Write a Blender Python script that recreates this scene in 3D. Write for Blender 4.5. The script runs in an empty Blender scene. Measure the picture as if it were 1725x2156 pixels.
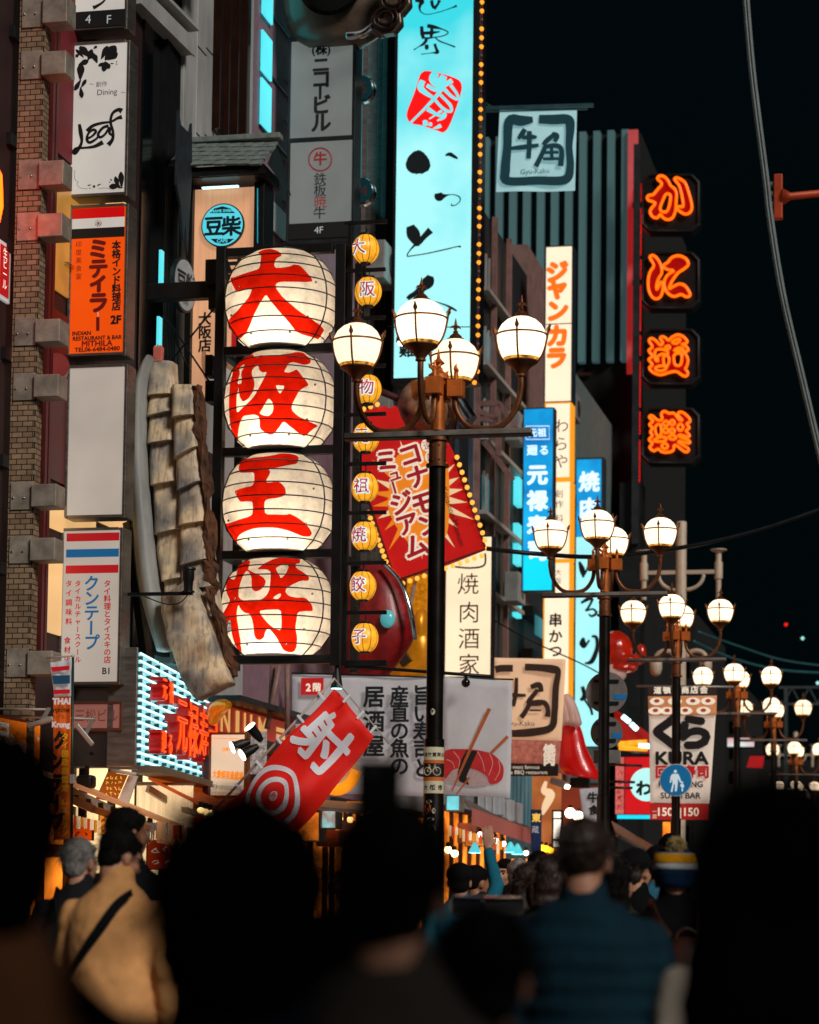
import bpy, bmesh, math, random
from mathutils import Vector, Matrix, noise
R = math.radians
rnd = random.Random(7)
S = bpy.context.scene
C = S.collection
# ------------------------------------------------------------------ camera, sky, light, exposure
CZ, F, TILT, ROLL, SHIFT = 1.45, 2156*85/36, R(4), R(0.7), 456.0
cam = bpy.data.cameras.new('camera'); camo = bpy.data.objects.new('camera', cam); C.objects.link(camo)
cam.sensor_fit = 'VERTICAL'; cam.sensor_height = 36; cam.lens = 85; cam.shift_y = SHIFT/2156
cam.clip_end = 2000; cam.clip_start = .05
camo.location = (0, 0, CZ)
RM = Matrix.Rotation(R(90)+TILT, 3, 'X') @ Matrix.Rotation(ROLL, 3, 'Z')
camo.rotation_euler = RM.to_euler()
cam.dof.use_dof = True; cam.dof.focus_distance = 22.5; cam.dof.aperture_fstop = 2.5
S.camera = camo
w = bpy.data.worlds.new('World'); S.world = w; w.use_nodes = True
nt = w.node_tree; bg = nt.nodes['Background']
sky = nt.nodes.new('ShaderNodeTexSky'); sky.sky_type = 'NISHITA'; sky.sun_disc = False
sky.sun_elevation = R(-4); sky.sun_rotation = R(-160); sky.air_density = 1.5; sky.ozone_density = 4
glow = nt.nodes.new('ShaderNodeMix'); glow.data_type = 'RGBA'; glow.blend_type = 'ADD'; glow.inputs['Factor'].default_value = 1
glow.inputs['B'].default_value = (.003, .014, .017, 1); nt.links.new(sky.outputs[0], glow.inputs['A']); nt.links.new(glow.outputs['Result'], bg.inputs[0]); bg.inputs[1].default_value = 0.15
sun = bpy.data.lights.new('city_glow', 'SUN'); suno = bpy.data.objects.new('city_glow', sun); C.objects.link(suno)
sun.energy = 2.2; sun.angle = R(16); sun.color = (1, .93, .86)  # broad sun lamp added as fill, standing in for city glow behind the camera
suno.rotation_euler = (R(58), 0, R(34))
S.view_settings.view_transform = 'Standard'; S.view_settings.look = 'None'
S.view_settings.exposure = 0; S.view_settings.gamma = 1
S.cycles.use_denoising = True
S.cycles.max_bounces = 6; S.cycles.diffuse_bounces = 3; S.cycles.glossy_bounces = 3
S.cycles.sample_clamp_indirect = 4; S.cycles.sample_clamp_direct = 0
# ------------------------------------------------------------------ pixel <-> world (photo measured at 1725 x 2156)
def P(px, py, d):
    v = RM @ Vector(((px-862.5)/F, (1078-py+SHIFT)/F, -1))
    return Vector((0, 0, CZ)) + v*(d/v.y)
def proj(p):
    v = RM.transposed() @ (Vector(p)-Vector((0, 0, CZ)))
    return (862.5 - v.x/v.z*F, 1078+SHIFT + v.y/v.z*F)
YAW = -math.atan(.222)
SD = Vector((math.sin(-YAW), math.cos(-YAW), 0))      # along the street
SN = Vector((SD.y, -SD.x, 0))                         # out of the left facades, into the street
FX = lambda d: -3.68 + .222*(d-24)
FD = lambda px: 45860/(2006.7-px)
# ------------------------------------------------------------------ materials
def hexc(h):
    h = h.lstrip('#'); o = []
    for i in (0, 2, 4):
        c = int(h[i:i+2], 16)/255
        o.append(c/12.92 if c <= .04045 else ((c+.055)/1.055)**2.4)
    return tuple(o)
MC = {}
def col4(c): return (*(hexc(c) if isinstance(c, str) else c), 1)
def mat(name, color, rough=.6, metal=0, em=None, es=0, var=.25, nscale=3, bump=0, bscale=40, stretch=(1, 1, 1), coat=0, dark=None, spec=.5):
    if name in MC: return MC[name]
    m = bpy.data.materials.new(name); m.use_nodes = True; n = m.node_tree; b = n.nodes['Principled BSDF']
    b.inputs['Roughness'].default_value = rough; b.inputs['Metallic'].default_value = metal
    b.inputs['Coat Weight'].default_value = coat; b.inputs['Specular IOR Level'].default_value = spec
    tc = n.nodes.new('ShaderNodeTexCoord'); mp = n.nodes.new('ShaderNodeMapping'); mp.inputs['Scale'].default_value = stretch
    n.links.new(tc.outputs['Object'], mp.inputs[0])
    c = col4(color)
    if var:
        nz = n.nodes.new('ShaderNodeTexNoise'); nz.inputs['Scale'].default_value = nscale; nz.inputs['Detail'].default_value = 6
        nz.inputs['Roughness'].default_value = .65
        n.links.new(mp.outputs[0], nz.inputs['Vector'])
        rp = n.nodes.new('ShaderNodeValToRGB'); rp.color_ramp.elements[0].position = .3; rp.color_ramp.elements[1].position = .72
        d = col4(dark) if dark else tuple(x*(1-var*1.6) if i < 3 else 1 for i, x in enumerate(c))
        rp.color_ramp.elements[0].color = tuple(max(0, x) for x in d); rp.color_ramp.elements[1].color = tuple(min(1, x*(1+var*.5)) for x in c[:3])+(1,)
        n.links.new(nz.outputs['Fac'], rp.inputs[0]); n.links.new(rp.outputs[0], b.inputs['Base Color'])
        rr = n.nodes.new('ShaderNodeMapRange'); rr.inputs[3].default_value = max(.03, rough-.12); rr.inputs[4].default_value = min(1, rough+.15)
        n.links.new(nz.outputs['Fac'], rr.inputs[0]); n.links.new(rr.outputs[0], b.inputs['Roughness'])
    else: b.inputs['Base Color'].default_value = c
    if bump:
        nb = n.nodes.new('ShaderNodeTexNoise'); nb.inputs['Scale'].default_value = bscale; nb.inputs['Detail'].default_value = 4
        n.links.new(mp.outputs[0], nb.inputs['Vector'])
        bp = n.nodes.new('ShaderNodeBump'); bp.inputs['Strength'].default_value = bump; bp.inputs['Distance'].default_value = .02
        n.links.new(nb.outputs['Fac'], bp.inputs['Height']); n.links.new(bp.outputs[0], b.inputs['Normal'])
    if es:
        b.inputs['Emission Color'].default_value = col4(em or color); b.inputs['Emission Strength'].default_value = es
    MC[name] = m; return m
def em(name, color, s=1, var=.12, nscale=1.2, stretch=(1, 1, 1), base=.25, rough=.35, color2=None):
    """a backlit surface: its emission is uneven the way tubes behind plastic are"""
    if name in MC: return MC[name]
    m = bpy.data.materials.new(name); m.use_nodes = True; n = m.node_tree; b = n.nodes['Principled BSDF']
    c = col4(color); b.inputs['Base Color'].default_value = tuple(x*base for x in c[:3])+(1,); b.inputs['Roughness'].default_value = rough
    tc = n.nodes.new('ShaderNodeTexCoord'); mp = n.nodes.new('ShaderNodeMapping'); mp.inputs['Scale'].default_value = stretch
    n.links.new(tc.outputs['Object'], mp.inputs[0])
    nz = n.nodes.new('ShaderNodeTexNoise'); nz.inputs['Scale'].default_value = nscale; nz.inputs['Detail'].default_value = 3
    n.links.new(mp.outputs[0], nz.inputs['Vector'])
    rp = n.nodes.new('ShaderNodeValToRGB'); rp.color_ramp.elements[0].position = .3; rp.color_ramp.elements[1].position = .7
    rp.color_ramp.elements[0].color = col4(color2) if color2 else tuple(x*(1-var) for x in c[:3])+(1,)
    rp.color_ramp.elements[1].color = tuple(x*(1+var*.5) for x in c[:3])+(1,)
    n.links.new(nz.outputs['Fac'], rp.inputs[0]); n.links.new(rp.outputs[0], b.inputs['Emission Color'])
    b.inputs['Emission Strength'].default_value = s
    MC[name] = m; return m
def brickmat(name, c1, c2, mortar, bw=.105, bh=.052, axis='xz'):
    m = mat(name, c1, .8, var=0, bump=.2); n = m.node_tree; b = n.nodes['Principled BSDF']
    tc = n.nodes.new('ShaderNodeTexCoord'); mp = n.nodes.new('ShaderNodeMapping'); mp.inputs['Rotation'].default_value = (R(90), 0, 0) if axis == 'xz' else (R(90), R(90), 0)
    n.links.new(tc.outputs['Object'], mp.inputs[0])
    sx = n.nodes.new('ShaderNodeSeparateXYZ'); n.links.new(tc.outputs['Object'], sx.inputs[0])
    cx = n.nodes.new('ShaderNodeCombineXYZ'); n.links.new(sx.outputs['X' if axis == 'xz' else 'Y'], cx.inputs[0]); n.links.new(sx.outputs['Z'], cx.inputs[1])
    br = n.nodes.new('ShaderNodeTexBrick'); br.inputs['Scale'].default_value = 1; br.inputs['Brick Width'].default_value = bw; br.inputs['Row Height'].default_value = bh
    br.inputs['Mortar Size'].default_value = .0045; br.inputs['Color1'].default_value = col4(c1); br.inputs['Color2'].default_value = col4(c2); br.inputs['Mortar'].default_value = col4(mortar)
    n.links.new(cx.outputs[0], br.inputs['Vector'])
    nz = n.nodes.new('ShaderNodeTexNoise'); nz.inputs['Scale'].default_value = 9; nz.inputs['Detail'].default_value = 6; n.links.new(tc.outputs['Object'], nz.inputs['Vector'])
    mx = n.nodes.new('ShaderNodeMix'); mx.data_type = 'RGBA'; mx.blend_type = 'MULTIPLY'; mx.inputs['Factor'].default_value = .55
    n.links.new(br.outputs['Color'], mx.inputs['A']); n.links.new(nz.outputs['Fac'], mx.inputs['B']); n.links.new(mx.outputs['Result'], b.inputs['Base Color'])
    bp = n.nodes.new('ShaderNodeBump'); bp.inputs['Strength'].default_value = .8; bp.inputs['Distance'].default_value = -.012
    n.links.new(br.outputs['Fac'], bp.inputs['Height']); n.links.new(bp.outputs[0], b.inputs['Normal'])
    return m
# ------------------------------------------------------------------ glyphs and flat fills
GC = {}
_cu = bpy.data.curves.new('glyph_source', 'FONT'); _go = bpy.data.objects.new('glyph_source', _cu)
def glyph(s, bold=0, res=3):
    k = (s, bold)
    if k not in GC:
        _cu.body = s; _cu.offset = bold; _cu.resolution_u = res
        me = _go.to_mesh(); v = [(p.co.x, p.co.y) for p in me.vertices]; f = [tuple(p.vertices) for p in me.polygons]
        _go.to_mesh_clear()
        if v and (len(s) > 1 or ord(s[0]) < 0x2000):
            xs = [a for a, _ in v]; cx = (min(xs)+max(xs))/2
        else: cx = .5
        GC[k] = ([(a-cx, b-.358) for a, b in v], f)
    return GC[k]
def fill2d(contours):
    cu = bpy.data.curves.new('fill', 'CURVE'); cu.dimensions = '2D'; cu.fill_mode = 'BOTH'
    for c in contours:
        sp = cu.splines.new('POLY'); sp.points.add(len(c)-1); sp.use_cyclic_u = True
        for p, q in zip(sp.points, c): p.co = (q[0], q[1], 0, 1)
    o = bpy.data.objects.new('fill', cu); me = o.to_mesh()
    v = [(p.co.x, p.co.y) for p in me.vertices]; f = [tuple(p.vertices) for p in me.polygons]
    o.to_mesh_clear(); bpy.data.objects.remove(o); bpy.data.curves.remove(cu)
    return v, f
def chaikin(c, n=1):
    for _ in range(n):
        o = []
        for i in range(len(c)):
            a, b = c[i], c[(i+1) % len(c)]
            o += [(a[0]*.8+b[0]*.2, a[1]*.8+b[1]*.2), (a[0]*.2+b[0]*.8, a[1]*.2+b[1]*.8)]
        c = o
    return c
def spline(pts, n=6, closed=False):
    """Catmull-Rom through the points (any dimension)"""
    pts = [tuple(p) for p in pts]; N = len(pts); out = []
    rng = range(N if closed else N-1)
    for i in rng:
        p0 = pts[(i-1) % N] if closed or i else pts[0]; p1 = pts[i]; p2 = pts[(i+1) % N]
        p3 = pts[(i+2) % N] if closed or i+2 < N else pts[-1]
        for k in range(n):
            t = k/n
            out.append(tuple(.5*((2*b)+(-a+c)*t+(2*a-5*b+4*c-d)*t*t+(-a+3*b-3*c+d)*t**3) for a, b, c, d in zip(p0, p1, p2, p3)))
    if not closed: out.append(pts[-1])
    return out
# ------------------------------------------------------------------ mesh builder
class MB:
    def __init__(s): s.v = []; s.f = []
    def add(s, v, f):
        o = len(s.v); s.v += [tuple(p) for p in v]; s.f += [tuple(i+o for i in q) for q in f]; return s
    def box(s, x0, x1, y0, y1, z0, z1):
        return s.add([(x0, y0, z0), (x1, y0, z0), (x1, y1, z0), (x0, y1, z0), (x0, y0, z1), (x1, y0, z1), (x1, y1, z1), (x0, y1, z1)],
                     [(0, 3, 2, 1), (4, 5, 6, 7), (0, 1, 5, 4), (1, 2, 6, 5), (2, 3, 7, 6), (3, 0, 4, 7)])
    def obox(s, a, b, wx, wz, up=(0, 0, 1)):
        """a bar of section wx by wz from a to b"""
        a, b = Vector(a), Vector(b); t = (b-a).normalized(); u = Vector(up)
        if abs(t.dot(u)) > .99: u = Vector((0, 1, 0))
        r = t.cross(u).normalized(); u = r.cross(t).normalized(); v = []
        for p in (a, b):
            for i, j in ((-1, -1), (1, -1), (1, 1), (-1, 1)): v.append(p+r*i*wx/2+u*j*wz/2)
        return s.add(v, [(0, 1, 2, 3), (7, 6, 5, 4), (0, 4, 5, 1), (1, 5, 6, 2), (2, 6, 7, 3), (3, 7, 4, 0)])
    def prism(s, pts, y0, y1):
        n = len(pts); v = [(x, y0, z) for x, z in pts]+[(x, y1, z) for x, z in pts]
        return s.add(v, [tuple(range(n)), tuple(range(2*n-1, n-1, -1))]+[(i, i+n, (i+1) % n+n, (i+1) % n) for i in range(n)])
    def tube(s, pts, r, n=8, closed=False, caps=True, flat=1):
        pts = [Vector(p) for p in pts]; N = len(pts); rs = r if isinstance(r, (list, tuple)) else [r]*N
        v = []; ref = None
        for i, p in enumerate(pts):
            a = pts[(i-1) % N] if closed or i else p; b = pts[(i+1) % N] if closed or i < N-1 else p
            t = (b-a).normalized()
            if ref is None:
                ref = Vector((0, 0, 1)) if abs(t.z) < .9 else Vector((0, 1, 0))
            u = (ref-t*ref.dot(t))
            u = u.normalized() if u.length > 1e-6 else t.orthogonal().normalized()
            ref = u; w_ = t.cross(u)
            for k in range(n):
                a_ = 2*math.pi*k/n; v.append(p+(u*math.cos(a_)*flat+w_*math.sin(a_))*rs[i])
        f = []
        for i in range(N if closed else N-1):
            for k in range(n):
                a, b = i*n, ((i+1) % N)*n; f.append((a+k, a+(k+1) % n, b+(k+1) % n, b+k))
        if not closed and caps: f += [tuple(range(n-1, -1, -1)), tuple((N-1)*n+k for k in range(n))]
        return s.add(v, f)
    def lathe(s, prof, n=24, c=(0, 0, 0), sx=1, sy=1):
        v = []; f = []; m = len(prof)
        for r, z in prof:
            for k in range(n):
                a = 2*math.pi*k/n; v.append((c[0]+r*math.cos(a)*sx, c[1]+r*math.sin(a)*sy, c[2]+z))
        for i in range(m-1):
            for k in range(n): f.append((i*n+k, i*n+(k+1) % n, (i+1)*n+(k+1) % n, (i+1)*n+k))
        f += [tuple(range(n-1, -1, -1)), tuple((m-1)*n+k for k in range(n))]
        return s.add(v, f)
    def ball(s, c, r, nu=16, nv=10, rot=None):
        r = r if isinstance(r, (tuple, list)) else (r, r, r); v = []; f = []
        for j in range(1, nv):
            for k in range(nu):
                th = math.pi*j/nv; a = 2*math.pi*k/nu
                v.append(Vector((r[0]*math.sin(th)*math.cos(a), r[1]*math.sin(th)*math.sin(a), r[2]*math.cos(th))))
        v += [Vector((0, 0, r[2])), Vector((0, 0, -r[2]))]
        if rot: v = [rot @ p for p in v]
        v = [p+Vector(c) for p in v]; T, B_ = (nv-1)*nu, (nv-1)*nu+1
        for j in range(nv-2):
            for k in range(nu): f.append((j*nu+k, (j+1)*nu+k, (j+1)*nu+(k+1) % nu, j*nu+(k+1) % nu))
        for k in range(nu): f += [(T, k, (k+1) % nu), (B_, (nv-2)*nu+(k+1) % nu, (nv-2)*nu+k)]
        return s.add(v, f)
    def loft(s, secs, n=16):
        """horizontal ellipses (cx, cy, cz, rx, ry) joined upward"""
        v = []; f = []
        for cx, cy, cz, rx, ry in secs:
            for k in range(n):
                a = 2*math.pi*k/n; v.append((cx+rx*math.cos(a), cy+ry*math.sin(a), cz))
        for i in range(len(secs)-1):
            for k in range(n): f.append((i*n+k, i*n+(k+1) % n, (i+1)*n+(k+1) % n, (i+1)*n+k))
        f += [tuple(range(n-1, -1, -1)), tuple((len(secs)-1)*n+k for k in range(n))]
        return s.add(v, f)
    def flat(s, vf, y, T):
        """2d verts/faces placed at depth y through T(x, z)"""
        return s.add([(*[T(a, b)[0]], y, T(a, b)[1]) for a, b in vf[0]], vf[1])
    def build(s, name, m, parent=None, smooth=False, bevel=0, origin=None, auto=None):
        me = bpy.data.meshes.new(name); o_ = Vector(origin) if origin is not None else Vector((0, 0, 0))
        me.from_pydata([tuple(Vector(p)-o_) for p in s.v], [], s.f); me.validate(); me.update()
        if m: me.materials.append(m)
        if smooth: me.shade_smooth()
        o = bpy.data.objects.new(name, me); C.objects.link(o)
        if parent: o.parent = parent
        elif origin is not None: o.location = o_
        if auto: 
            me.shade_smooth(); me.set_sharp_from_angle(angle=R(auto))
        if bevel:
            b = o.modifiers.new('bevel', 'BEVEL'); b.width = bevel; b.segments = 2; b.limit_method = 'ANGLE'
        return o
def tag(o, label, cat=None, group=None, kind=None):
    o['label'] = label
    if cat: o['category'] = cat; o['kind'] = 'thing'
    if group: o['group'] = group
    if kind: o['kind'] = kind
    return o
def thing(name, label, cat, loc=(0, 0, 0), rz=0, group=None):
    o = bpy.data.objects.new(name, None); C.objects.link(o); o.empty_display_size = .2
    o.location = loc; o.rotation_euler = (0, 0, rz); return tag(o, label, cat, group)
def struct(o): o['kind'] = 'structure'; return o
def copy_tree(o, parent=None):
    c = o.copy(); C.objects.link(c); c.parent = parent
    for ch in list(o.children): copy_tree(ch, c)
    return c
class Board:
    """a thing built in the plane of a sign; its parts are measured on the photo in pixels"""
    def __init__(s, name, label, cat, rect, d, yaw=YAW, group=None, root=None):
        l, t, r, b = rect; s.rect = rect; s.d = d; s.c = ((l+r)/2, (t+b)/2); o = P(*s.c, d)
        s.o = o; s.yaw = yaw; ux = Vector((math.cos(yaw), math.sin(yaw), 0)); s.ux = ux; e = .05
        p0 = proj(o); pa = proj(o+ux*e); pz = proj(o+Vector((0, 0, e)))
        s.a, s.cc = (pa[0]-p0[0])/e, (pa[1]-p0[1])/e; s.b, s.e = (pz[0]-p0[0])/e, (pz[1]-p0[1])/e
        s.det = s.a*s.e-s.b*s.cc; s.k = -s.e                       # k: pixels per metre, vertical
        s.root = root or thing(name, label, cat, o, yaw, group)
        s.n = 0
    def L(s, px, py):
        dx, dy = px-s.c[0], py-s.c[1]
        return ((dx*s.e-dy*s.b)/s.det, (dy*s.a-dx*s.cc)/s.det)
    def rb(s, mb, l, t, r, b, y0, y1):
        """box with pixel rectangle; kept upright and square in its own plane"""
        cx, cz = s.L((l+r)/2, (t+b)/2); hx, hz = (r-l)/2/abs(s.a), (b-t)/2/s.k
        return mb.box(cx-hx, cx+hx, y0, y1, cz-hz, cz+hz)
    def box(s, name, m, l, t, r, b, y0, y1, bevel=0, **k):
        mb = MB(); s.rb(mb, l, t, r, b, y0, y1); return mb.build(name, m, s.root, bevel=bevel, **k)
    def frame(s, name, m, l, t, r, b, w_, y0, y1, bevel=.004):
        mb = MB(); s.rb(mb, l, t, l+w_, b, y0, y1); s.rb(mb, r-w_, t, r, b, y0, y1)
        s.rb(mb, l+w_, t, r-w_, t+w_, y0, y1); s.rb(mb, l+w_, b-w_, r-w_, b, y0, y1)
        return mb.build(name, m, s.root, bevel=bevel)
    def poly(s, name, m, contours, y=-.006, thick=0, smooth=0):
        cs = [[s.L(*p) for p in (chaikin(c, smooth) if smooth else c)] for c in contours]
        mb = MB(); v, f = fill2d(cs); mb.add([(a, y, b) for a, b in v], f)
        if thick:
            mb.add([(a, y-thick, b) for a, b in v], f)
            for c in cs:
                n = len(c); mb.add([(a, y, b) for a, b in c]+[(a, y-thick, b) for a, b in c], [(i, (i+1) % n, (i+1) % n+n, i+n) for i in range(n)])
        return mb.build(name, m, s.root)
    def text(s, name, m, items, y=-.006, thick=0, parent=None):
        mb = MB(); j = 0
        for it in items:
            st, x, yy, size = it[:4]; o = it[4] if len(it) > 4 else {}
            seq = [(st, x, yy)]
            if o.get('v'):
                pt = o.get('pitch', size); seq = [(ch, x, yy+i*pt) for i, ch in enumerate(st)]
            for ch, xx, y2 in seq:
                if ch in ' 　': continue
                rot = o.get('rot', 0)
                if o.get('v') and ch in 'ー～~—': rot += R(90)
                bo = o.get('bold', 0); g = glyph(ch, 0); cr, sr = math.cos(rot), math.sin(rot); q = size/s.k
                sx = o.get('sx', 1)*s.k/abs(s.a) if False else o.get('sx', 1); sk = o.get('skew', 0); cx, cz = s.L(xx, y2)
                sh = [(0, 0)]+([(bo*math.cos(2*math.pi*i/8), bo*math.sin(2*math.pi*i/8)) for i in range(8)] if bo > .01 else [])
                for si, (ox, oz) in enumerate(sh):
                    vv = [(cx+(((a+sk*b)*sx+ox)*cr-(b+oz)*sr)*q, y-(j*9+si)*.0001, cz+(((a+sk*b)*sx+ox)*sr+(b+oz)*cr)*q) for a, b in g[0]]
                    mb.add(vv, g[1])
                if thick:
                    mb.add([(a, b-thick, c) for a, b, c in vv], g[1])
                    ed = {}
                    for f in g[1]:
                        for i in range(len(f)):
                            e = (f[i], f[(i+1) % len(f)]); ed[tuple(sorted(e))] = ed.get(tuple(sorted(e)), 0)+1
                    be = [e for e, n in ed.items() if n == 1]
                    mb.add([p for e in be for p in (vv[e[0]], vv[e[1]], (vv[e[1]][0], vv[e[1]][1]-thick, vv[e[1]][2]), (vv[e[0]][0], vv[e[0]][1]-thick, vv[e[0]][2]))],
                           [(4*i, 4*i+1, 4*i+2, 4*i+3) for i in range(len(be))])
            j += 1
        return mb.build(name, m, parent or s.root)
    def ribbons(s, name, m, strokes, y=-.006, parent=None):
        """brush strokes: lists of (px, py, width px)"""
        mb = MB()
        for j, st in enumerate(strokes):
            pts = spline(st, 5); v = []; f = []; n = len(pts); yy = y-j*.0006
            for i, p in enumerate(pts):
                a = pts[max(0, i-1)]; b = pts[min(n-1, i+1)]; tx, ty = b[0]-a[0], b[1]-a[1]; q = math.hypot(tx, ty) or 1
                nx, ny = -ty/q*p[2]/2, tx/q*p[2]/2
                for sgn in (1, -1):
                    X, Z = s.L(p[0]+nx*sgn, p[1]+ny*sgn); v.append((X, yy, Z))
            for i in range(n-1): f.append((2*i, 2*i+1, 2*i+3, 2*i+2))
            mb.add(v, f)
        return mb.build(name, m, parent or s.root)
    def tubes(s, name, m, paths, r, n=6, closed=False, smooth=True):
        """paths of (px, py[, y metres])"""
        mb = MB()
        for pth in paths:
            q = []
            for p in pth:
                X, Z = s.L(p[0], p[1]); q.append((X, p[2] if len(p) > 2 else -.02, Z))
            mb.tube(q, r, n, closed)
        return mb.build(name, m, s.root, smooth=smooth)
    def disc(s, mb, px, py, rx, y0, y1, n=24, rz=None):
        X, Z = s.L(px, py); q = rx/s.k; q2 = (rz or rx)/s.k
        mb.prism([(X+q*math.cos(2*math.pi*i/n), Z+q2*math.sin(2*math.pi*i/n)) for i in range(n)], y0, y1); return mb
ALU = mat('brushed_aluminium', '#8f8a84', .38, .85, var=.25, nscale=4, stretch=(1, 1, 6))
def many(name, m, root, pts, r):
    """one round part per point, sharing a mesh"""
    o = MB().ball((0, 0, 0), r, 10, 7).build(name, m, root, smooth=True); o.location = pts[0]
    for p in pts[1:]: c = o.copy(); C.objects.link(c); c.parent = root; c.location = p
BLACK = mat('black_painted_steel', '#121416', .45, .3, var=.3, nscale=6)
INK = mat('black_ink', '#0d0d10', .6, var=0)
WHITE = mat('white_paint', '#d8d4cc', .55, var=.12)
CHROME = mat('chrome', '#c8ccce', .12, 1, var=.1)
def lightbox(name, label, rect, d, panel, depth=.26, rim=6, metal=None, group=None, yaw=YAW):
    """a protruding box sign: metal case, rim and a backlit panel"""
    B = Board(name, label, 'sign', rect, d, yaw, group); l, t, r, b = rect
    B.box('case', metal or ALU, l, t, r, b, 0, depth, bevel=.012)
    B.frame('rim', metal or ALU, l, t, r, b, rim, -.022, -.0015)
    B.box('panel', panel, l+rim, t+rim, r-rim, b-rim, -.006, -.001)
    return B
# ------------------------------------------------------------------ ground
g = MB(); g.add([(-300, -40, 0), (300, -40, 0), (300, 600, 0), (-300, 600, 0)], [(0, 1, 2, 3)])
struct(g.build('road', mat('stone_paving', '#5a5854', .55, var=.35, nscale=1.3, bump=.2, bscale=25)))
# ------------------------------------------------------------------ buildings on the left of the street
FYAW = math.atan2(SD.y, SD.x)
class Fac:
    def __init__(s, name, label, d0, d1, h, m, deep=7, cat='building'):
        s.dm = (d0+d1)/2; s.d0, s.d1 = d0, d1
        s.root = thing(name, label, cat, (FX(s.dm), s.dm, 0), FYAW)
        mb = MB(); mb.box(s.S(d0), s.S(d1), 0, deep, 0, h); mb.build('wall', m, s.root)
    def S(s, d): return (d-s.dm)/SD.y
    def box(s, name, m, px0, px1, py0, py1, o0, o1, bevel=0, em=None):
        d0, d1 = FD(px0), FD(px1); dc = (d0+d1)/2; z1, z0 = P((px0+px1)/2, py0, dc).z, P((px0+px1)/2, py1, dc).z
        mb = MB(); mb.box(s.S(d0), s.S(d1), -o1, -o0, max(z0, .01), z1); return mb.build(name, m, s.root, bevel=bevel)
    def bars(s, name, m, px0, px1, py0, py1, o0, o1, n, duty=.5, horiz=False):
        mb = MB(); d0, d1 = FD(px0), FD(px1); dc = (d0+d1)/2; z1, z0 = P((px0+px1)/2, py0, dc).z, max(.01, P((px0+px1)/2, py1, dc).z)
        for i in range(n):
            if horiz:
                h = (z1-z0)/n; mb.box(s.S(d0), s.S(d1), -o1, -o0, z0+h*i, z0+h*(i+duty))
            else:
                q = (s.S(d1)-s.S(d0))/n; mb.box(s.S(d0)+q*i, s.S(d0)+q*(i+duty), -o1, -o0, z0, z1)
        return mb.build(name, m, s.root)
GLASSD = mat('dark_glass', '#0a0d10', .08, .2, var=.3, nscale=1.5)
REDP = mat('dark_red_panel', '#5a1211', .5, var=.3)
MAGP = mat('crimson_panel', '#7a1420', .7, var=.3, nscale=2)
AMBER = em('amber_room_light', '#c48a3c', .75, .35, 1.6)
CREAML = em('cream_room_light', '#f0bd7c', .9, .2, 1)
CYANL = em('cyan_strip_light', '#54dbe6', 1.1, .15, .8)
CYAND = em('dim_cyan_window', '#3f8d98', .55, .4, 1.4)
GREYM = mat('grey_metal_cladding', '#b2b4b2', .5, .1, var=.25, nscale=2, stretch=(1, 1, .3))
DARKC = mat('dark_cladding', '#17191c', .5, .2, var=.3)
# corner building at the left edge
b0 = Fac('glass_building', 'dark glazed building with mullions at the left edge of the street', 12, 22.55, 26, GLASSD)
for k in range(7): b0.box('floor_band', DARKC, -5, 14, 60+k*225, 85+k*225, .0, .05)
b0.bars('mullion', DARKC, -300, 14, -300, 1500, 0, .06, 4, .06)
# brick building
b1 = Fac('brick_building', 'narrow building with red window bays behind a tan brick pier and stacked signs', 22.56, 26.9, 26, mat('red_brown_wall', '#2e1110', .7, var=.35))
tan = brickmat('tan_brick', '#ae9272', '#8a7054', '#17130f')
tanS = brickmat('tan_brick_return', '#ae9272', '#8a7054', '#2c2620', axis='yz')
PB = Board('pier', '', '', (20, -300, 80, 1900), 22.75, root=b1.root)
pier_root = thing('brick_pier', 'tan brick pier carrying the steel sign brackets, left of the stacked signs', 'pier', (PB.o.x, PB.o.y, 0), YAW)
PB = Board('pier', '', '', (20, -300, 80, 1900), 22.75, root=pier_root)
dz = PB.o.z
_L = PB.L; PB.L = lambda px, py: (_L(px, py)[0], _L(px, py)[1]+dz)
mb = MB(); mb.box(-.125, .115, 0, .16, 0, 14); mb.build('brick_face', tan, pier_root)
mb = MB(); mb.box(.1155, .13, .001, .159, 0, 14); mb.build('brick_return', tanS, pier_root)
GALV = mat('galvanised_plate', '#a89e90', .45, .25, var=.35, nscale=5, bump=.05)
for y0, y1 in ((-14, 50), (102, 161), (335, 396), (447, 505), (670, 727), (786, 842), (1015, 1071), (1127, 1183), (1361, 1419)):
    x = 45-18*(y0/1400); X0, Z1 = PB.L(x, y0); X1, Z0 = PB.L(x+49, y1)
    mb = MB(); mb.box(-.098, .118, -.016, -.001, Z0, Z1); pl = mb.build('bracket', GALV, pier_root, bevel=.003)
    mb = MB(); mb.box(.121, .372, -.05, .2, Z0+.02, Z1-.03); a_ = mb.build('arm', GALV, pl, bevel=.008)
    mb = MB()
    for q in (-.07, .04): mb.ball((q, -.02, (Z0+Z1)/2-.02), (.011, .012, .011), 8, 6)
    mb.build('bolt', CHROME, pl, smooth=True)
for (a, b, c, dd, m) in ((84, 150, -40, 335, MAGP), (84, 275, 412, 432, REDP), (97, 200, 396, 640, AMBER), (150, 268, 396, 432, CREAML), (84, 150, 660, 1015, REDP), (90, 200, 1072, 1128, CREAML), (88, 180, 1185, 1340, CREAML), (200, 275, 1085, 1112, CREAML)):
    b1.box('window', m, a, b, c, dd, .005, .03)
b1.bars('window_frame', REDP, 80, 96, -40, 1400, .031, .07, 2, .6)
b1.bars('window_rail', CHROME, 118, 152, 560, 570, .035, .08, 2, .3, True)
mb = MB(); q = P(112, 775, 24.1); mb.tube([q+Vector((0, .2, .0)), q+Vector((.05, -.12, -.0))], [.12, .13], 20)
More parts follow.
